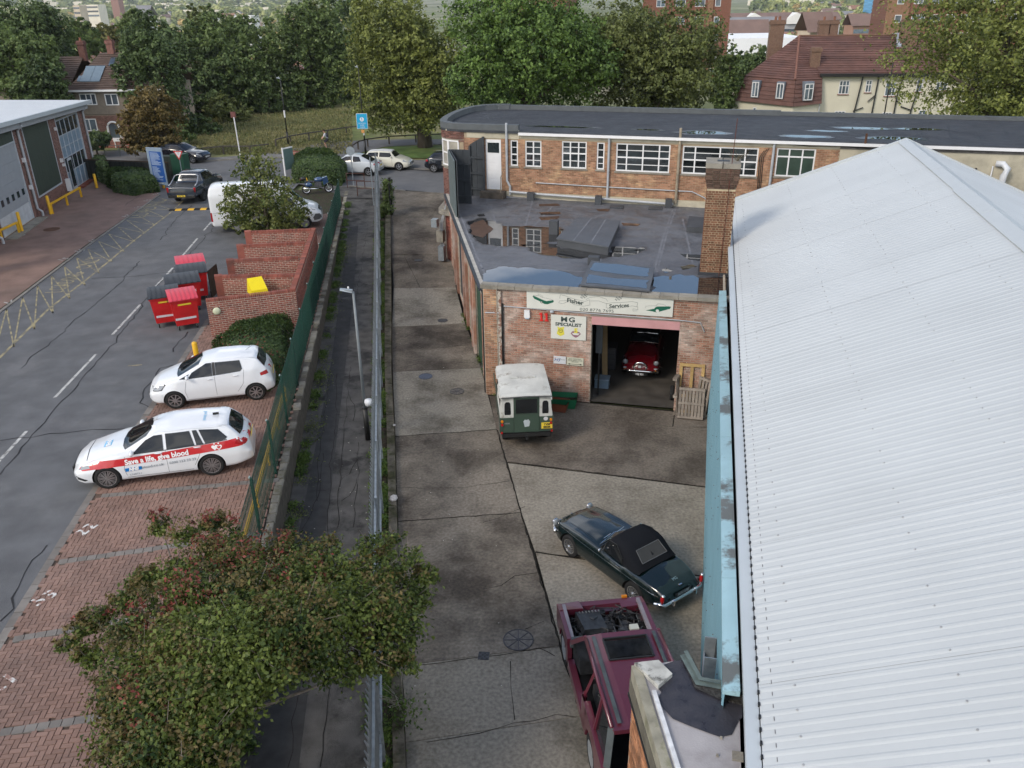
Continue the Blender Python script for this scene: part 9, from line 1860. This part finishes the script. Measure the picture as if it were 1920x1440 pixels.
# ---- foreground tree, its crown reaching over both fences
def fg_tree():
 bl=[];rgn=random.Random(4)
 spec=[(300,985,.22,3.9),(345,1000,.26,3.9),(400,985,.25,4.0),(440,1000,.22,4.0),(395,1040,.35,4.1),(330,1075,.35,4.0),(270,1090,.28,3.9),(235,1130,.25,3.8),(180,1165,.28,3.7),(140,1200,.20,3.6),(165,1235,.24,3.6),(230,1200,.35,3.9),(300,1150,.45,4.2),(380,1110,.5,4.4),(460,1060,.45,4.4),(520,1040,.38,4.3),(470,1130,.55,4.6),(560,1090,.5,4.5),(600,1040,.34,4.3),(640,1075,.42,4.4),(700,1030,.32,4.2),(740,1010,.2,4.1),(700,1090,.45,4.3),(765,1060,.38,4.1),(800,1080,.20,4.0),(775,1120,.34,3.9),(720,1150,.5,4.2),(640,1150,.6,4.5),(560,1170,.6,4.7),(460,1210,.65,4.8),(360,1210,.6,4.5),(270,1250,.5,4.1),(230,1310,.45,3.9),(290,1330,.55,4.2),(370,1300,.6,4.5),(450,1290,.5,4.5),(520,1250,.45,4.4),(600,1230,.4,4.2),(690,1225,.38,3.9),(640,1262,.28,3.9),(740,1235,.3,3.7),(760,1190,.35,3.8),(235,1390,.45,3.9),(310,1400,.5,4.2),(390,1380,.45,4.3),(430,1370,.3,4.2),(250,1460,.5,3.8),(340,1470,.5,4.0),(420,1440,.3,4.0),(770,1250,.15,3.5),(120,1215,.13,3.6)]
 for px,py,r,z in spec:
  X,Y=G(px,py,z);bl.append((X,Y,z,r,r,r*.8))
 bx,by=G(440,1290,2.0);bx,by=-5.15,9.4
 t=thing('hawthorn_tree','large foreground tree turning red at its top, overhanging both fences','tree',(bx,by,.6),0);b=np.array((bx,by,.6));L=[(x-b[0],y-b[1],z-b[2],rx,ry,rz)for x,y,z,rx,ry,rz in bl]
 leaf_obj('crown',L,66000,.036,L_FG,t,seed=3,clump=20,shell=.25,spread=.22,aspect=.62,up=.55)
 top=[l for l,s_ in zip(L,spec)if(s_[0]<620 and s_[1]<1180)or s_[0]<330];leaf_obj('bronze_leaves',[(x,y,z+.12,a*1.0,b_*1.0,c)for x,y,z,a,b_,c in top+L[::2]],15000,.033,L_FGB,t,seed=4,clump=18,shell=.6,spread=.2,up=.55)
 red=[l for l,s_ in zip(L,spec)if(340<s_[0]<580 and s_[1]<1120)or(250<s_[0]<330 and 1280<s_[1]<1350)or s_[0]in(300,180)];leaf_obj('red_leaves',[(x,y,z+.18,a*.9,b_*.9,c*.9)for x,y,z,a,b_,c in red],2300,.032,L_FGR,t,seed=8,clump=14,shell=.7,spread=.2,up=.6)
 mb=MB().tube([(0,0,-.8),(.1,.1,1.0),(.0,.3,2.2),(.2,.5,3.2)],[.17,.13,.10,.05],8);mb.build('trunk',M_BARKG,t,smooth=True);rg2=random.Random(2)
 for i,l in enumerate(L[::2]):
  s=Vector((0,.1+.1*(i%3),1.2+.18*(i%9)));e=Vector(l[:3])+Vector((0,0,l[5]*.4));m_=s.lerp(e,.55)+Vector((rg2.uniform(-.2,.2),rg2.uniform(-.2,.2),rg2.uniform(.0,.35)));MB().tube([s,s.lerp(m_,.5)+Vector((0,0,.1)),m_,e],[.05,.04,.022,.008],5).build('limb',M_BARKG,t,smooth=True)
 tw=MB()
 for l in L:
  for k in range(5):
   a=Vector(l[:3]);d=Vector((rg2.uniform(-1,1),rg2.uniform(-1,1),rg2.uniform(-.2,1))).normalized();tw.tube([a,a+d*l[3]*.7,a+d*l[3]*1.25+Vector((0,0,.03))],[.008,.006,.003],3)
 o=tw.build('twigs',M_BARKG,t);o['kind']='stuff'
fg_tree()
t=thing('bare_shrub','straggly bare-stemmed plant between the steel fence and the lane, bottom','plant',(-2.25,12.2,.1),0);mb=MB();rg3=random.Random(9)
for k in range(22):
 a=rg3.uniform(0,6.28);l=rg3.uniform(.3,.7);mb.tube([(rg3.uniform(-.1,.1),rg3.uniform(-.3,.3),0),(l*.5*math.cos(a),l*.5*math.sin(a),l*.7),(l*math.cos(a),l*math.sin(a),l*1.1)],.006,3)
mb.build('stems',mat('pale_stem',(.28,.26,.22),.9),t);leaf_obj('foliage',[(0,-.3,.3,.3,.5,.25)],260,.035,L_WEED,t,seed=2,shell=.2,spread=.5)
# ------------------------------------------------------------------ houses, tower blocks and the distance
M_TILE=mat('roof_tile_red',(.135,.072,.06),.8,var=.15,scale=1.5,pos=True,isl=.15,col2=(.10,.06,.055),lo=.45,hi=.7,s2=.6);M_TILEB=mat('roof_tile_brown',(.105,.075,.062),.85,var=.15,scale=1.5,pos=True,isl=.1)
M_CREAM=mat('cream_wall',(.60,.57,.46),.8,var=.06,scale=.6,pos=True,col2=(.45,.43,.35),lo=.55,hi=.75,s2=.3);M_FGL=mat('house_glass',(.10,.13,.16),.08,var=.4,scale=1,spec=1.,objr=.4)
def roofplane(nm,a,b,c,d,m,parent,th=.12,row=.32):
 """tiled slope: courses laid from eave a-b up to ridge d-c, each proud of the one above"""
 A,B,C_,D_=map(Vector,(a,b,c,d));n=max(2,int(((D_-A).length)/row));N_=(B-A).cross(D_-A).normalized();mb=MB()
 for k in range(n):
  f0,f1=k/n,(k+1.02)/n;f1=min(f1,1);p,q,r,s_=A.lerp(D_,f0),B.lerp(C_,f0),B.lerp(C_,f1),A.lerp(D_,f1);mb.add([p+N_*.07,q+N_*.07,r+N_*.02,s_+N_*.02,p,q],[(0,1,2,3),(4,5,1,0)])
 mb.add([A,B,C_,D_],[(3,2,1,0)]);o=mb.build(nm,m,parent);return o
def chimney(parent,x,y,z0,z1,w,d,pots=2,m=None,nm='chimney_stack'):
 c=MB().box(x-w/2,x+w/2,y-d/2,y+d/2,z0,z1-.35).box(x-w/2-.07,x+w/2+.07,y-d/2-.07,y+d/2+.07,z1-.35,z1-.12).box(x-w/2-.02,x+w/2+.02,y-d/2-.02,y+d/2+.02,z1-.12,z1).build(nm,m or M_BRFAR,parent)
 for k in range(pots):MB().lathe([(.11,z1),(.10,z1+.28),(.13,z1+.30),(.001,z1+.28)],8,Matrix.Translation((x-(pots-1)*.18+k*.36,y,0))).build('chimney_pot',mat('pot_orange',(.22,.10,.06),.8),c)
 return c
def brick_tex(name,c,mort,sc_=1.):
 m=bpy.data.materials.new(name);m.use_nodes=True;nt=m.node_tree;b=nt.nodes['Principled BSDF'];tc_=nt.nodes.new('ShaderNodeTexCoord');mp=nt.nodes.new('ShaderNodeMapping');mp.inputs['Rotation'].default_value=(math.pi/2,0,0);nt.links.new(tc_.outputs['Object'],mp.inputs[0]);bt=nt.nodes.new('ShaderNodeTexBrick');nt.links.new(mp.outputs[0],bt.inputs['Vector']);bt.inputs['Color1'].default_value=lin(c);bt.inputs['Color2'].default_value=lin([q*.7 for q in c]);bt.inputs['Mortar'].default_value=lin(mort);bt.inputs['Scale'].default_value=4.4*sc_;bt.inputs['Mortar Size'].default_value=.02;bt.inputs['Row Height'].default_value=.33;nt.links.new(bt.outputs[0],b.inputs['Base Color']);b.inputs['Roughness'].default_value=.9;return m
M_BRFAR=brick_tex('far_brick',(.19,.105,.07),(.19,.15,.11));M_BRTOW=brick_tex('tower_brick',(.215,.085,.055),(.17,.10,.07));M_BRTOW2=brick_tex('tower_brick_pale',(.27,.145,.085),(.2,.13,.09))
# ---- cream house with red hipped and mansard roofs
wh=thing('cream_house','cream rendered house with red-brown hipped roof and brick chimneys, top right','house',(26.7,76,0),R(-8))
MB().hexa([(.5,0,0),(16,0,0),(16,9,0),(.5,9,0),(.5,0,6.2),(16,0,6.2),(16,9,6.2),(.5,9,6.2)]).build('wall',M_CREAM,wh)
MB().add([(-6.4,1.2,0),(-1.9,-1.6,0),(.5,-.6,0),(.5,8,0),(-6.4,8,0),(-6.4,1.2,3.95),(-1.9,-1.6,3.75),(.5,-.6,3.85),(.5,8,3.9),(-6.4,8,3.95)],[(0,1,6,5),(1,2,7,6),(2,3,8,7),(3,4,9,8),(4,0,5,9)]).build('wing_wall',M_CREAM,wh)
roofplane('roof',(.4,-.25,6.15),(16.2,-.25,6.15),(16.2,4.4,9.05),(-1.0,4.4,9.05),M_TILE,wh);MB().add([(16.2,4.4,9.05),(16.2,9.3,6.15),(-3,9.3,6.15),(-1.0,4.4,9.05)],[(0,1,2,3)]).build('rear_roof',M_TILE,wh)
roofplane('roof',(-1.9,-1.2,5.85),(.5,-.4,5.85),(-.6,4.3,9.0),(-1.0,4.4,9.05),M_TILE,wh);roofplane('roof',(-5.8,1.5,5.95),(-1.9,-1.2,5.85),(-1.0,4.4,9.05),(-1.1,4.5,9.05),M_TILE,wh)
roofplane('mansard',(-6.5,1.0,3.95),(-1.9,-1.8,3.75),(-1.85,-1.15,5.85),(-5.75,1.55,5.95),M_TILE,wh);roofplane('mansard',(-1.9,-1.8,3.75),(.62,-.75,3.9),(.5,-.35,5.85),(-1.85,-1.15,5.85),M_TILE,wh)
MB().tube([(-1.9,-1.2,5.9),(-1.0,4.4,9.12)],.1,6).build('hip_tiles',mat('hip_tile',(.20,.10,.075),.8),wh);MB().tube([(-1.0,4.4,9.1),(16,4.4,9.1)],.1,6).build('ridge_tiles',mat('ridge_tile',(.15,.085,.06),.8),wh)
MB().box(.3,16.2,-.45,-.05,6.05,6.3).build('eaves_gutter',M_BLACK,wh)
def wwin(x,z,w,h,y=0.,par=wh,m=M_WHITE):
 window(par,(x,y-.03,z),(1,0,0),w,h,[.5]if w<.7 else[.33,.67],[.62],m,M_FGL,bar=.06,dep=.06,inset=-.03,sill=mat('sill_red',(.25,.12,.09),.8))
for x,z,w,h in((2.05,4.6,.85,1.12),(4.25,4.75,.5,1.0),(5.9,4.45,.85,1.1),(8.4,4.8,.5,1.0),(10.0,4.9,.9,1.1),(2.0,2.2,.9,1.0),(4.3,2.4,.5,.6),(6.0,2.1,.8,1.0),(9,2.3,.6,1.0)):wwin(x,z,w,h)
for p,q,z0 in(((-1.7,-1.72),(.45,-.82),4.3),):
 P,Qv=Vector((*p,0)),Vector((*q,0));u_=(Qv-P).normalized();d_=MB().hexa([P+u_*.65+Vector((0,-.05,4.2)),P+u_*1.55+Vector((0,-.05,4.2)),P+u_*1.55+Vector((-.2,.6,4.2)),P+u_*.65+Vector((-.2,.6,4.2)),P+u_*.65+Vector((0,-.05,5.75)),P+u_*1.55+Vector((0,-.05,5.75)),P+u_*1.55+Vector((-.2,.6,5.75)),P+u_*.65+Vector((-.2,.6,5.75))]).build('dormer',mat('lead_grey',(.18,.21,.25),.6),wh);window(wh,P+u_*.68+Vector((0,-.1,4.25)),u_,.84,1.35,[.5],[.7],M_WHITE,M_FGL,bar=.07,dep=.05,inset=-.03)
for f in(.25,.68):
 P=Vector((-6.4,1.0,0)).lerp(Vector((-1.9,-1.7,0)),f);u_=Vector((4.5,-2.7,0)).normalized();MB().hexa([P+Vector((0,-.05,4.3)),P+u_*.7+Vector((0,-.05,4.3)),P+u_*.7+Vector((.3,.6,4.3)),P+Vector((.3,.6,4.3)),P+Vector((0,-.05,5.7)),P+u_*.7+Vector((0,-.05,5.7)),P+u_*.7+Vector((.3,.6,5.7)),P+Vector((.3,.6,5.7))]).build('dormer',mat('lead_grey',0),wh);window(wh,P+u_*.04+Vector((0,-.1,4.35)),u_,.62,1.25,[.5],[],M_WHITE,M_FGL,bar=.07,dep=.05,inset=-.03)
for x,z in((-5,2.6),(-3.4,2.5)):P=Vector((x,1.0-(x+6.4)*.62-.25,z));window(wh,P,(4.5,-2.7,0),.3,.9,[],[],M_WHITE,M_FGL,inset=-.05)
for x,pts_ in((3.3,[(3.9,-.12,6.1),(3.75,-.12,4.5),(3.5,-.12,2.0),(3.4,-.12,0)]),(0,[(5.2,-.12,6.1),(5.0,-.12,0)]),(0,[(7.2,-.12,6.1),(6.95,-.12,4.6),(6.9,-.12,0)]),(0,[(8.7,-.12,6.1),(8.3,-.12,3.2),(8.2,-.12,0)])):MB().tube(pts_,.06,6).build('downpipe',M_BLACK,wh)
for a,b in(((3.5,3.2),(4.3,3.5)),((4.6,4.0),(5.1,4.5)),((6.95,4.1),(7.4,3.8)),((7.4,3.6),(8.3,3.3))):MB().tube([(a[0],-.12,a[1]),(b[0],-.12,b[1])],.05,5).build('branch_pipe',M_BLACK,wh)
MB().tube([(.5,-.1,6.1),(.5,-.7,3.9),(.5,-.7,0)],.05,6).build('downpipe',M_PIPE,wh)
chimney(wh,-2.9,5.4,6.5,10.4,1.25,.8,2);chimney(wh,-.05,1.0,5.5,8.35,.8,.6,0);chimney(wh,1.5,7.0,7.5,10.3,.9,.8,1);chimney(wh,2.4,7.0,7.5,10.3,.7,.8,1);chimney(wh,8.1,3.6,8,10.4,1.4,.8,0)
MB().hexa([(7.1,3.0,8.2),(7.5,3.0,8.2),(7.7,4.4,9.1),(7.3,4.4,9.1),(7.1,3.0,8.35),(7.5,3.0,8.35),(7.7,4.4,9.3),(7.3,4.4,9.3)]).build('lead_flashing',mat('lead_pale',(.3,.33,.38),.6),wh)
# ---- brick tower blocks
def tower(label,O,ang,x0,x1,cols,zt,pale=None,dep=14,zrow=None):
 t=thing('tower_block',label,'tower block',(O[0],O[1],0),ang);MB().box(x0,x1,0,dep,-8,zt).build('wall',M_BRTOW,t)
 if pale:MB().box(pale[0],pale[1],-.25,0,-8,zt).build('pale_wall_bay',M_BRTOW2,t)
 for z in[8.45-2.95*k+2.95*3 for k in range(0,9)]:
  if z+1>zt:continue
  for x,w in cols:
   y=-.27 if pale and pale[0]<=x<pale[1]else-.02;f=MB().box(x,x+w,y-.05,y+.1,z-1.25,z).build('window',M_WHITE,t)
   nb_=max(1,round(w/.75))
   for k in range(nb_):MB().box(x+.08+k*(w-.08)/nb_,x+(k+1)*(w-.08)/nb_,y-.06,y-.051,z-1.15,z-.1).build('pane',M_FGL,f)
 return t
tower('brown brick tower block behind the cream house, cut by the top edge',(45,165),R(-12),22.8,46,[(24.3,1.1),(27.1,2.2),(30.0,1.8),(32.8,1.4),(35.2,2.4),(39,1.8),(42.5,1.6)],20,pale=(22.75,26.5))
tower('narrow brick tower block half hidden behind the darker tree',(45,165),R(-12),-20,-4.05,[(-6.9,1.0),(-10.5,1.8),(-14,1.8),(-17.5,1.6)],20,pale=(-8.2,-7.2))
tower('red brick tower glimpsed between the two tall trees at the top',(8,150),R(-12),-12,2.0,[(-11,1.8),(-8,1.8),(-5,1.4),(-2,1.6)],15)
# ---- pebble-dashed semi with brown roof, left
lh_=thing('semi_detached_house','brown roofed brick and pebble-dashed house with solar panels behind the autumn tree','house',(-38.2,80,.8),0)
M_PEB=mat('pebbledash',(.215,.18,.145),.95,var=.12,scale=3,pos=True,bump=.4,bscale=50)
MB().box(-1.6,6.5,0,8,2.55,4.8).build('upper_wall',M_PEB,lh_);w_=MB().box(-1.6,6.5,-.02,8,0,2.5).build('lower_wall',mat('house_mortar',(.3,.24,.18),.9),lh_);bricks(lh_,(-1.6,-.02,0),(1,0,0),8.1,2.5,M_BRP,[(.95,1.85,.0,1.25)],0,dp=.01)
roofplane('roof',(-1.85,-.35,4.7),(6.8,-.35,4.7),(6.8,4.2,7.6),(-.1,4.2,7.6),M_TILEB,lh_);MB().add([(6.8,4.2,7.6),(6.8,8.4,4.7),(-1.85,8.4,4.7),(-.1,4.2,7.6)],[(0,1,2,3)]).build('rear_roof',M_TILEB,lh_);MB().add([(-1.85,-.35,4.7),(-.1,4.2,7.6),(-1.85,8.4,4.7)],[(0,1,2)]).build('hip_roof',M_TILEB,lh_)
MB().box(-1.8,6.7,-.45,-.3,4.58,4.75).build('eaves_gutter',M_WHITE,lh_)
def onroof_l(x0,x1,f0,f1,nm,m,up=.1):
 g=lambda x,f:Vector((x+.0,-.35+4.55*f,4.7+2.9*f+up));MB().hexa([g(x0,f0)-Vector((0,0,.08)),g(x1,f0)-Vector((0,0,.08)),g(x1,f1)-Vector((0,0,.08)),g(x0,f1)-Vector((0,0,.08)),g(x0,f0),g(x1,f0),g(x1,f1),g(x0,f1)]).build(nm,m,lh_)
onroof_l(-.85,.02,.2,.6,'solar_panel',mat('solar_panel',(.16,.21,.25),.2,var=.05,spec=.9),.16);onroof_l(.05,.92,.2,.6,'solar_panel',mat('solar_panel',0),.16);onroof_l(1.15,1.6,.62,.84,'roof_window',M_FGL,.12);onroof_l(-1.2,-.9,.22,.36,'roof_window',M_FGL,.1);onroof_l(2.1,2.2,.45,.95,'white_pipe',M_WHITE,.12)
window(lh_,(-.95,-.02,3.4),(1,0,0),1.5,1.0,[.4,.7],[],M_WHITE,M_FGL,bar=.08,inset=-.03);window(lh_,(1.35,-.02,3.35),(1,0,0),1.2,1.0,[.5],[],M_WHITE,M_FGL,bar=.08,inset=-.03);window(lh_,(-1.2,-.05,1.1),(1,0,0),1.3,1.1,[.5],[],M_WHITE,M_FGL,bar=.08,inset=-.03)
mb=MB();mb.tube([(1.6+.55*math.cos(a_),-.1,1.35+.55*math.sin(a_))for a_ in np.linspace(0,math.pi,11)]+[],.09,6).tube([(1.05,-.1,0),(1.05,-.1,1.35)],.09,6).tube([(2.15,-.1,0),(2.15,-.1,1.35)],.09,6);mb.build('arched_porch',M_WHITE,lh_);MB().box(1.2,2.0,-.06,-.03,0,1.7).build('front_door',M_FGL,lh_)
chimney(lh_,.95,4.2,7.0,8.75,.6,.5,1,M_BRP);
lh2=thing('semi_detached_house','brown roofed neighbour half hidden at the left of the solar-panelled house','house',(-47.5,82,.8),0);MB().box(-4,6,0,8,0,4.6).build('wall',M_PEB,lh2);roofplane('roof',(-4.3,-.3,4.5),(6.6,-.3,4.5),(6.6,4.2,7.2),(-4.3,4.2,7.2),M_TILEB,lh2);MB().add([(6.6,4.2,7.2),(6.6,8.4,4.5),(-4.3,8.4,4.5),(-4.3,4.2,7.2)],[(0,1,2,3)]).build('rear_roof',M_TILEB,lh2);chimney(lh2,6.6,4.2,6.8,8.6,.6,.5,1,M_BRP);window(lh2,(1,-.02,3.0),(1,0,0),1.6,1.1,[.5],[],M_WHITE,M_FGL,inset=-.03)
lh3=thing('bungalow','small grey house glimpsed through the dark trees left of the lawn','house',(-38,104,.8),0);MB().box(-1,5,0,6,0,3.6).build('wall',M_PEB,lh3);roofplane('roof',(-1.3,-.3,3.5),(5.3,-.3,3.5),(4,3,5.6),(0,3,5.6),M_TILEB,lh3);MB().box(3.2,5.5,-2.5,-.3,0,2.2).build('garage',M_TILEB,lh3)
# ---- far town: individual houses and trees, then a mass of woodland
def zg(X,Y):return float(terr(np.array(X),np.array(Y)))
WALLS=[mat('far_wall_%s'%n,c,.85,var=.08,scale=.3)for n,c in(('cream',(.75,.69,.57)),('white',(.75,.74,.70)),('brick',(.34,.20,.14)),('buff',(.60,.50,.38)))]  # wall colours lightened: sunlight on the far town is put into them
ROOFS=[mat('far_roof_%s'%n,c,.85,var=.12,scale=.3)for n,c in(('brown',(.19,.13,.11)),('red',(.26,.14,.10)),('grey',(.22,.22,.23)))]
WM=[MB().box(-5,5,-4,4,0,5).add([(-5,-4,5),(-5,4,5),(-5,0,7.9)],[(0,2,1)]).add([(5,-4,5),(5,4,5),(5,0,7.9)],[(0,1,2)])for _ in range(1)][0]
def mesh_of(mb,nm,m):me=bpy.data.meshes.new(nm);me.from_pydata(mb.v,[],mb.f);me.materials.append(m);return me
wall_me=[mesh_of(WM,'wall',m)for m in WALLS];RMB=MB().add([(-5.3,-4.5,4.75),(5.3,-4.5,4.75),(5.3,0,8.0),(-5.3,0,8.0),(5.3,4.5,4.75),(-5.3,4.5,4.75)],[(0,1,2,3),(3,2,4,5)]);roof_me=[mesh_of(RMB,'roof',m)for m in ROOFS]
CMB=MB().box(-.5,.5,-.4,.4,7,9.4);chim_me=mesh_of(CMB,'chimney_stack',WALLS[2]);WNB=MB()
for x in(-3.6,-1.2,1.2,3.0):
 for z in(.9,3.3):WNB.box(x,x+1.3,-4.06,-4.0,z,z+1.2)
win_me=mesh_of(WNB,'windows',M_FGL)
rgf=random.Random(11)
def far_pos(ranges,d0,d1):
 x0,x1=rgf.choice(ranges);px=rgf.uniform(x0,x1);D=math.exp(rgf.uniform(math.log(d0),math.log(d1)));return(px-960)/1553*D*1.0/.905,D
VIS=[(-60,340),(300,720),(1340,1720),(1400,1650)]
for k in range(230):
 X,Y=far_pos(VIS,240,1500);z=zg(X,Y);t=thing('house','pale house with pitched roof among trees in the far suburb','house',(X,Y,z-.3),rgf.choice((0,.2,-.3,1.4,-.1,.1))+rgf.uniform(-.15,.15),'houses of the far suburb')
 s=rgf.uniform(.8,1.25);t.scale=(s*rgf.uniform(.9,1.7),s,s);inst('wall',rgf.choice(wall_me+[wall_me[0],wall_me[1]]),t);inst('roof',rgf.choice(roof_me),t)
 if Y<700:inst('chimney_stack',chim_me,t);inst('windows',win_me,t)['kind']='stuff'
def far_crown(seed,n,size,m):return quads_mesh('crown',leaves(lumps((0,0,6.5),(4.6,4.6,5.2),9,seed),n,size,seed=seed,clump=14,spread=.14,up=.6),m)
L_FA=leafmat('leaf_far_green',(.13,.165,.05),(.48,.50,.19),pos_s=.05);L_FB=leafmat('leaf_far_dark',(.075,.11,.045),(.26,.31,.12),pos_s=.05);L_FC=leafmat('leaf_far_autumn',(.27,.21,.08),(.62,.46,.19),pos_s=.05)  # far leaf colours raised and warmed to stand in for distant sunlight
crn=[far_crown(i+100,900,.62,m)for i,m in enumerate((L_FA,L_FB,L_FA,L_FC,L_FB,L_FA))];trk=mesh_of(MB().tube([(0,0,-1),(0,0,6)],.35,5),'trunk',M_BARK)
for k in range(290):
 X,Y=far_pos(VIS,215,850);z=zg(X,Y);s=rgf.uniform(.45,.85);t=thing('tree','leafy tree standing among the houses of the far suburb','tree',(X,Y,z-.2),rgf.uniform(0,6.28),'trees of the far suburb');t.scale=(s,s,s*rgf.uniform(.85,1.2));inst('crown',rgf.choice(crn),t);inst('trunk',trk,t)
def wood(name,cnt,d0,d1,m,size,per,seed,r=5.):
 rg=np.random.default_rng(seed);N=cnt;D=np.exp(rg.uniform(math.log(d0),math.log(d1),N));rng_=np.array(VIS)[rg.integers(0,4,N)];px=rng_[:,0]+(rng_[:,1]-rng_[:,0])*rg.random(N);X=(px-960)/1553*D/.905;Z=terr(X,D);s=rg.uniform(.5,.95,N)
 n=N*per;i=np.repeat(np.arange(N),per);d=rg.normal(size=(n,3));d/=np.linalg.norm(d,axis=1)[:,None];P=np.stack([X[i],D[i],Z[i]+5.5*s[i]],1)+d*np.array([r,r,r*.9])*s[i][:,None]*(.6+.4*rg.random(n))[:,None]
 nrm=d*.8+rg.normal(size=(n,3))*.5;nrm[:,2]+=.5;nrm/=np.linalg.norm(nrm,axis=1)[:,None];t=rg.normal(size=(n,3));t-=nrm*(t*nrm).sum(1)[:,None];t/=np.linalg.norm(t,axis=1)[:,None];b=np.cross(nrm,t);q=size*rg.uniform(.6,1.4,n)[:,None]*(1+D[i]/3000)[:,None]
 V=np.empty((n,4,3));V[:,0]=P-t*q;V[:,1]=P-b*q;V[:,2]=P+t*q;V[:,3]=P+b*q;o=bpy.data.objects.new(name,quads_mesh(name,V.reshape(-1,3),m));COL.objects.link(o);return tag(o,kind='stuff')
wood('suburb_trees',900,400,1500,L_FA,1.5,55,1);wood('suburb_trees',500,400,1500,L_FB,1.5,55,2);wood('suburb_trees',200,300,1400,L_FC,1.5,55,3)
wood('far_woodland',2600,1300,5500,L_FB,3.4,34,4,8);wood('far_woodland',1800,1300,5500,L_FA,3.4,30,5,8)
hb=MB();rg5=random.Random(8)
for k in range(420):
 x0,x1=rg5.choice(VIS);px=rg5.uniform(x0,x1);D=math.exp(rg5.uniform(math.log(1300),math.log(4500)));X=(px-960)/1553*D/.905;z=zg(X,D);w=rg5.uniform(6,16)*(1+D/4000);M=Matrix.Translation((X,D,z+1))@Matrix.Rotation(rg5.uniform(-.5,.5),4,'Z');hb.box(-w,w,-5,5,0,rg5.uniform(6,10),0,M)
o=hb.build('far_houses',[WALLS[0]]);tag(o,kind='stuff')
def far_block(name,label,px0,px1,py_top,D,m,h=None,roof=None,cat='building',dep=20,rows=0,py_bot=None):
 a,b=PD(px0,py_top,D),PD(px1,py_top,D);zt=(a[2]+b[2])/2;z0=PD(px0,py_bot,D)[2]-4 if py_bot else zg(a[0],D)-3;t=thing(name,label,cat,(a[0],D,z0),math.atan2(0,1));W=b[0]-a[0];H=zt-z0;MB().box(0,W,0,dep,0,H).build('wall',m,t)
 if roof:MB().add([(-1,-1,H),(W+1,-1,H),(W+1,dep/2,H+4),(-1,dep/2,H+4),(W+1,dep,H),(-1,dep,H)],[(0,1,2,3),(3,2,4,5)]).build('roof',roof,t)
 for r_ in range(rows):MB().box(W*.03,W*.97,-.1,0,H-2.6-r_*3.4,H-1.2-r_*3.4).build('window_band',M_FGL,t)
 return t,W,H
far_block('white_warehouse','long low white building between the brick tower and the cream house',1362,1512,71,260,mat('bright_white',(.82,.83,.84),.6,var=.02),dep=30)
t,W,H=far_block('school_building','long far building with brown roof and three white gables',1368,1576,38,520,mat('school_wall',(.42,.42,.42),.7),roof=ROOFS[0],rows=2,dep=18)
for f in(.22,.60,.80):MB().add([(W*f-6,-1.5,H-2),(W*f+6,-1.5,H-2),(W*f+6,-1.5,H+1),(W*f,-1.5,H+4),(W*f-6,-1.5,H+1),(W*f,9,H+4)],[(0,1,2,3,4),(2,5,3),(3,5,4)]).build('gable',WALLS[1],t)
far_block('grey_hall','pale grey roofed hall in front of the far school',1368,1460,50,420,WALLS[1],roof=ROOFS[2],dep=16)
far_block('scaffolded_tower','distant tower wrapped in blue sheeting beside the brick tower block',1638,1667,-14,900,mat('blue_sheeting',(.12,.33,.55),.7,var=.25,scale=.15,stretch=(.3,.3,3)),rows=6,dep=20)
far_block('office_block','pale office block far off at the upper left',136,148,10,700,WALLS[3],dep=12,rows=4);far_block('office_block','long pale office block right of the narrow one',150,183,9,800,WALLS[0],dep=16,rows=3)
far_block('brick_tower','reddish narrow tower on the far left skyline',205,219,-10,1100,mat('far_tower',(.30,.17,.14),.8),dep=14)
far_block('white_office','white modern building beyond the lawn trees',438,470,30,420,WALLS[1],dep=14,rows=2);far_block('white_house','white gabled building in the far left suburb',255,275,30,380,WALLS[1],roof=ROOFS[2],dep=10)
for lab,a,b,c,D in(('terrace roofs right of the cream house chimneys',1520,1560,60,200),('brick terrace left of the brown tower block',1600,1655,48,330),('terrace of pale chimneys beyond the dark round tree',1365,1440,62,300)):far_block('terrace_house',lab,a,b,c,D,WALLS[3]if D!=330 else WALLS[2],roof=ROOFS[0],dep=9,rows=1)
t=thing('blue_hoarding','blue panel showing between the tower and the cream house','hoarding',tuple(PD(1380,175,100)[:2])+(1.,),0);MB().box(-.5,4,0,.1,0,3.2).build('panel',mat('deep_blue',(.02,.05,.15),.6),t)
# ---- air: pale haze over the whole scene
hz=MB().box(-9500,9500,-120,9300,-40,140).build('haze',mat('haze_blank',.5),None);hz.data.materials.clear();hm=bpy.data.materials.new('haze_air');hm.use_nodes=True;nt=hm.node_tree;nt.nodes.clear();vo=nt.nodes.new('ShaderNodeVolumePrincipled');vo.inputs['Color'].default_value=(.93,.96,1,1);vo.inputs['Density'].default_value=.00011;vo.inputs['Anisotropy'].default_value=.2;oo=nt.nodes.new('ShaderNodeOutputMaterial');nt.links.new(vo.outputs[0],oo.inputs['Volume']);hz.data.materials.append(hm);hz['kind']='stuff'
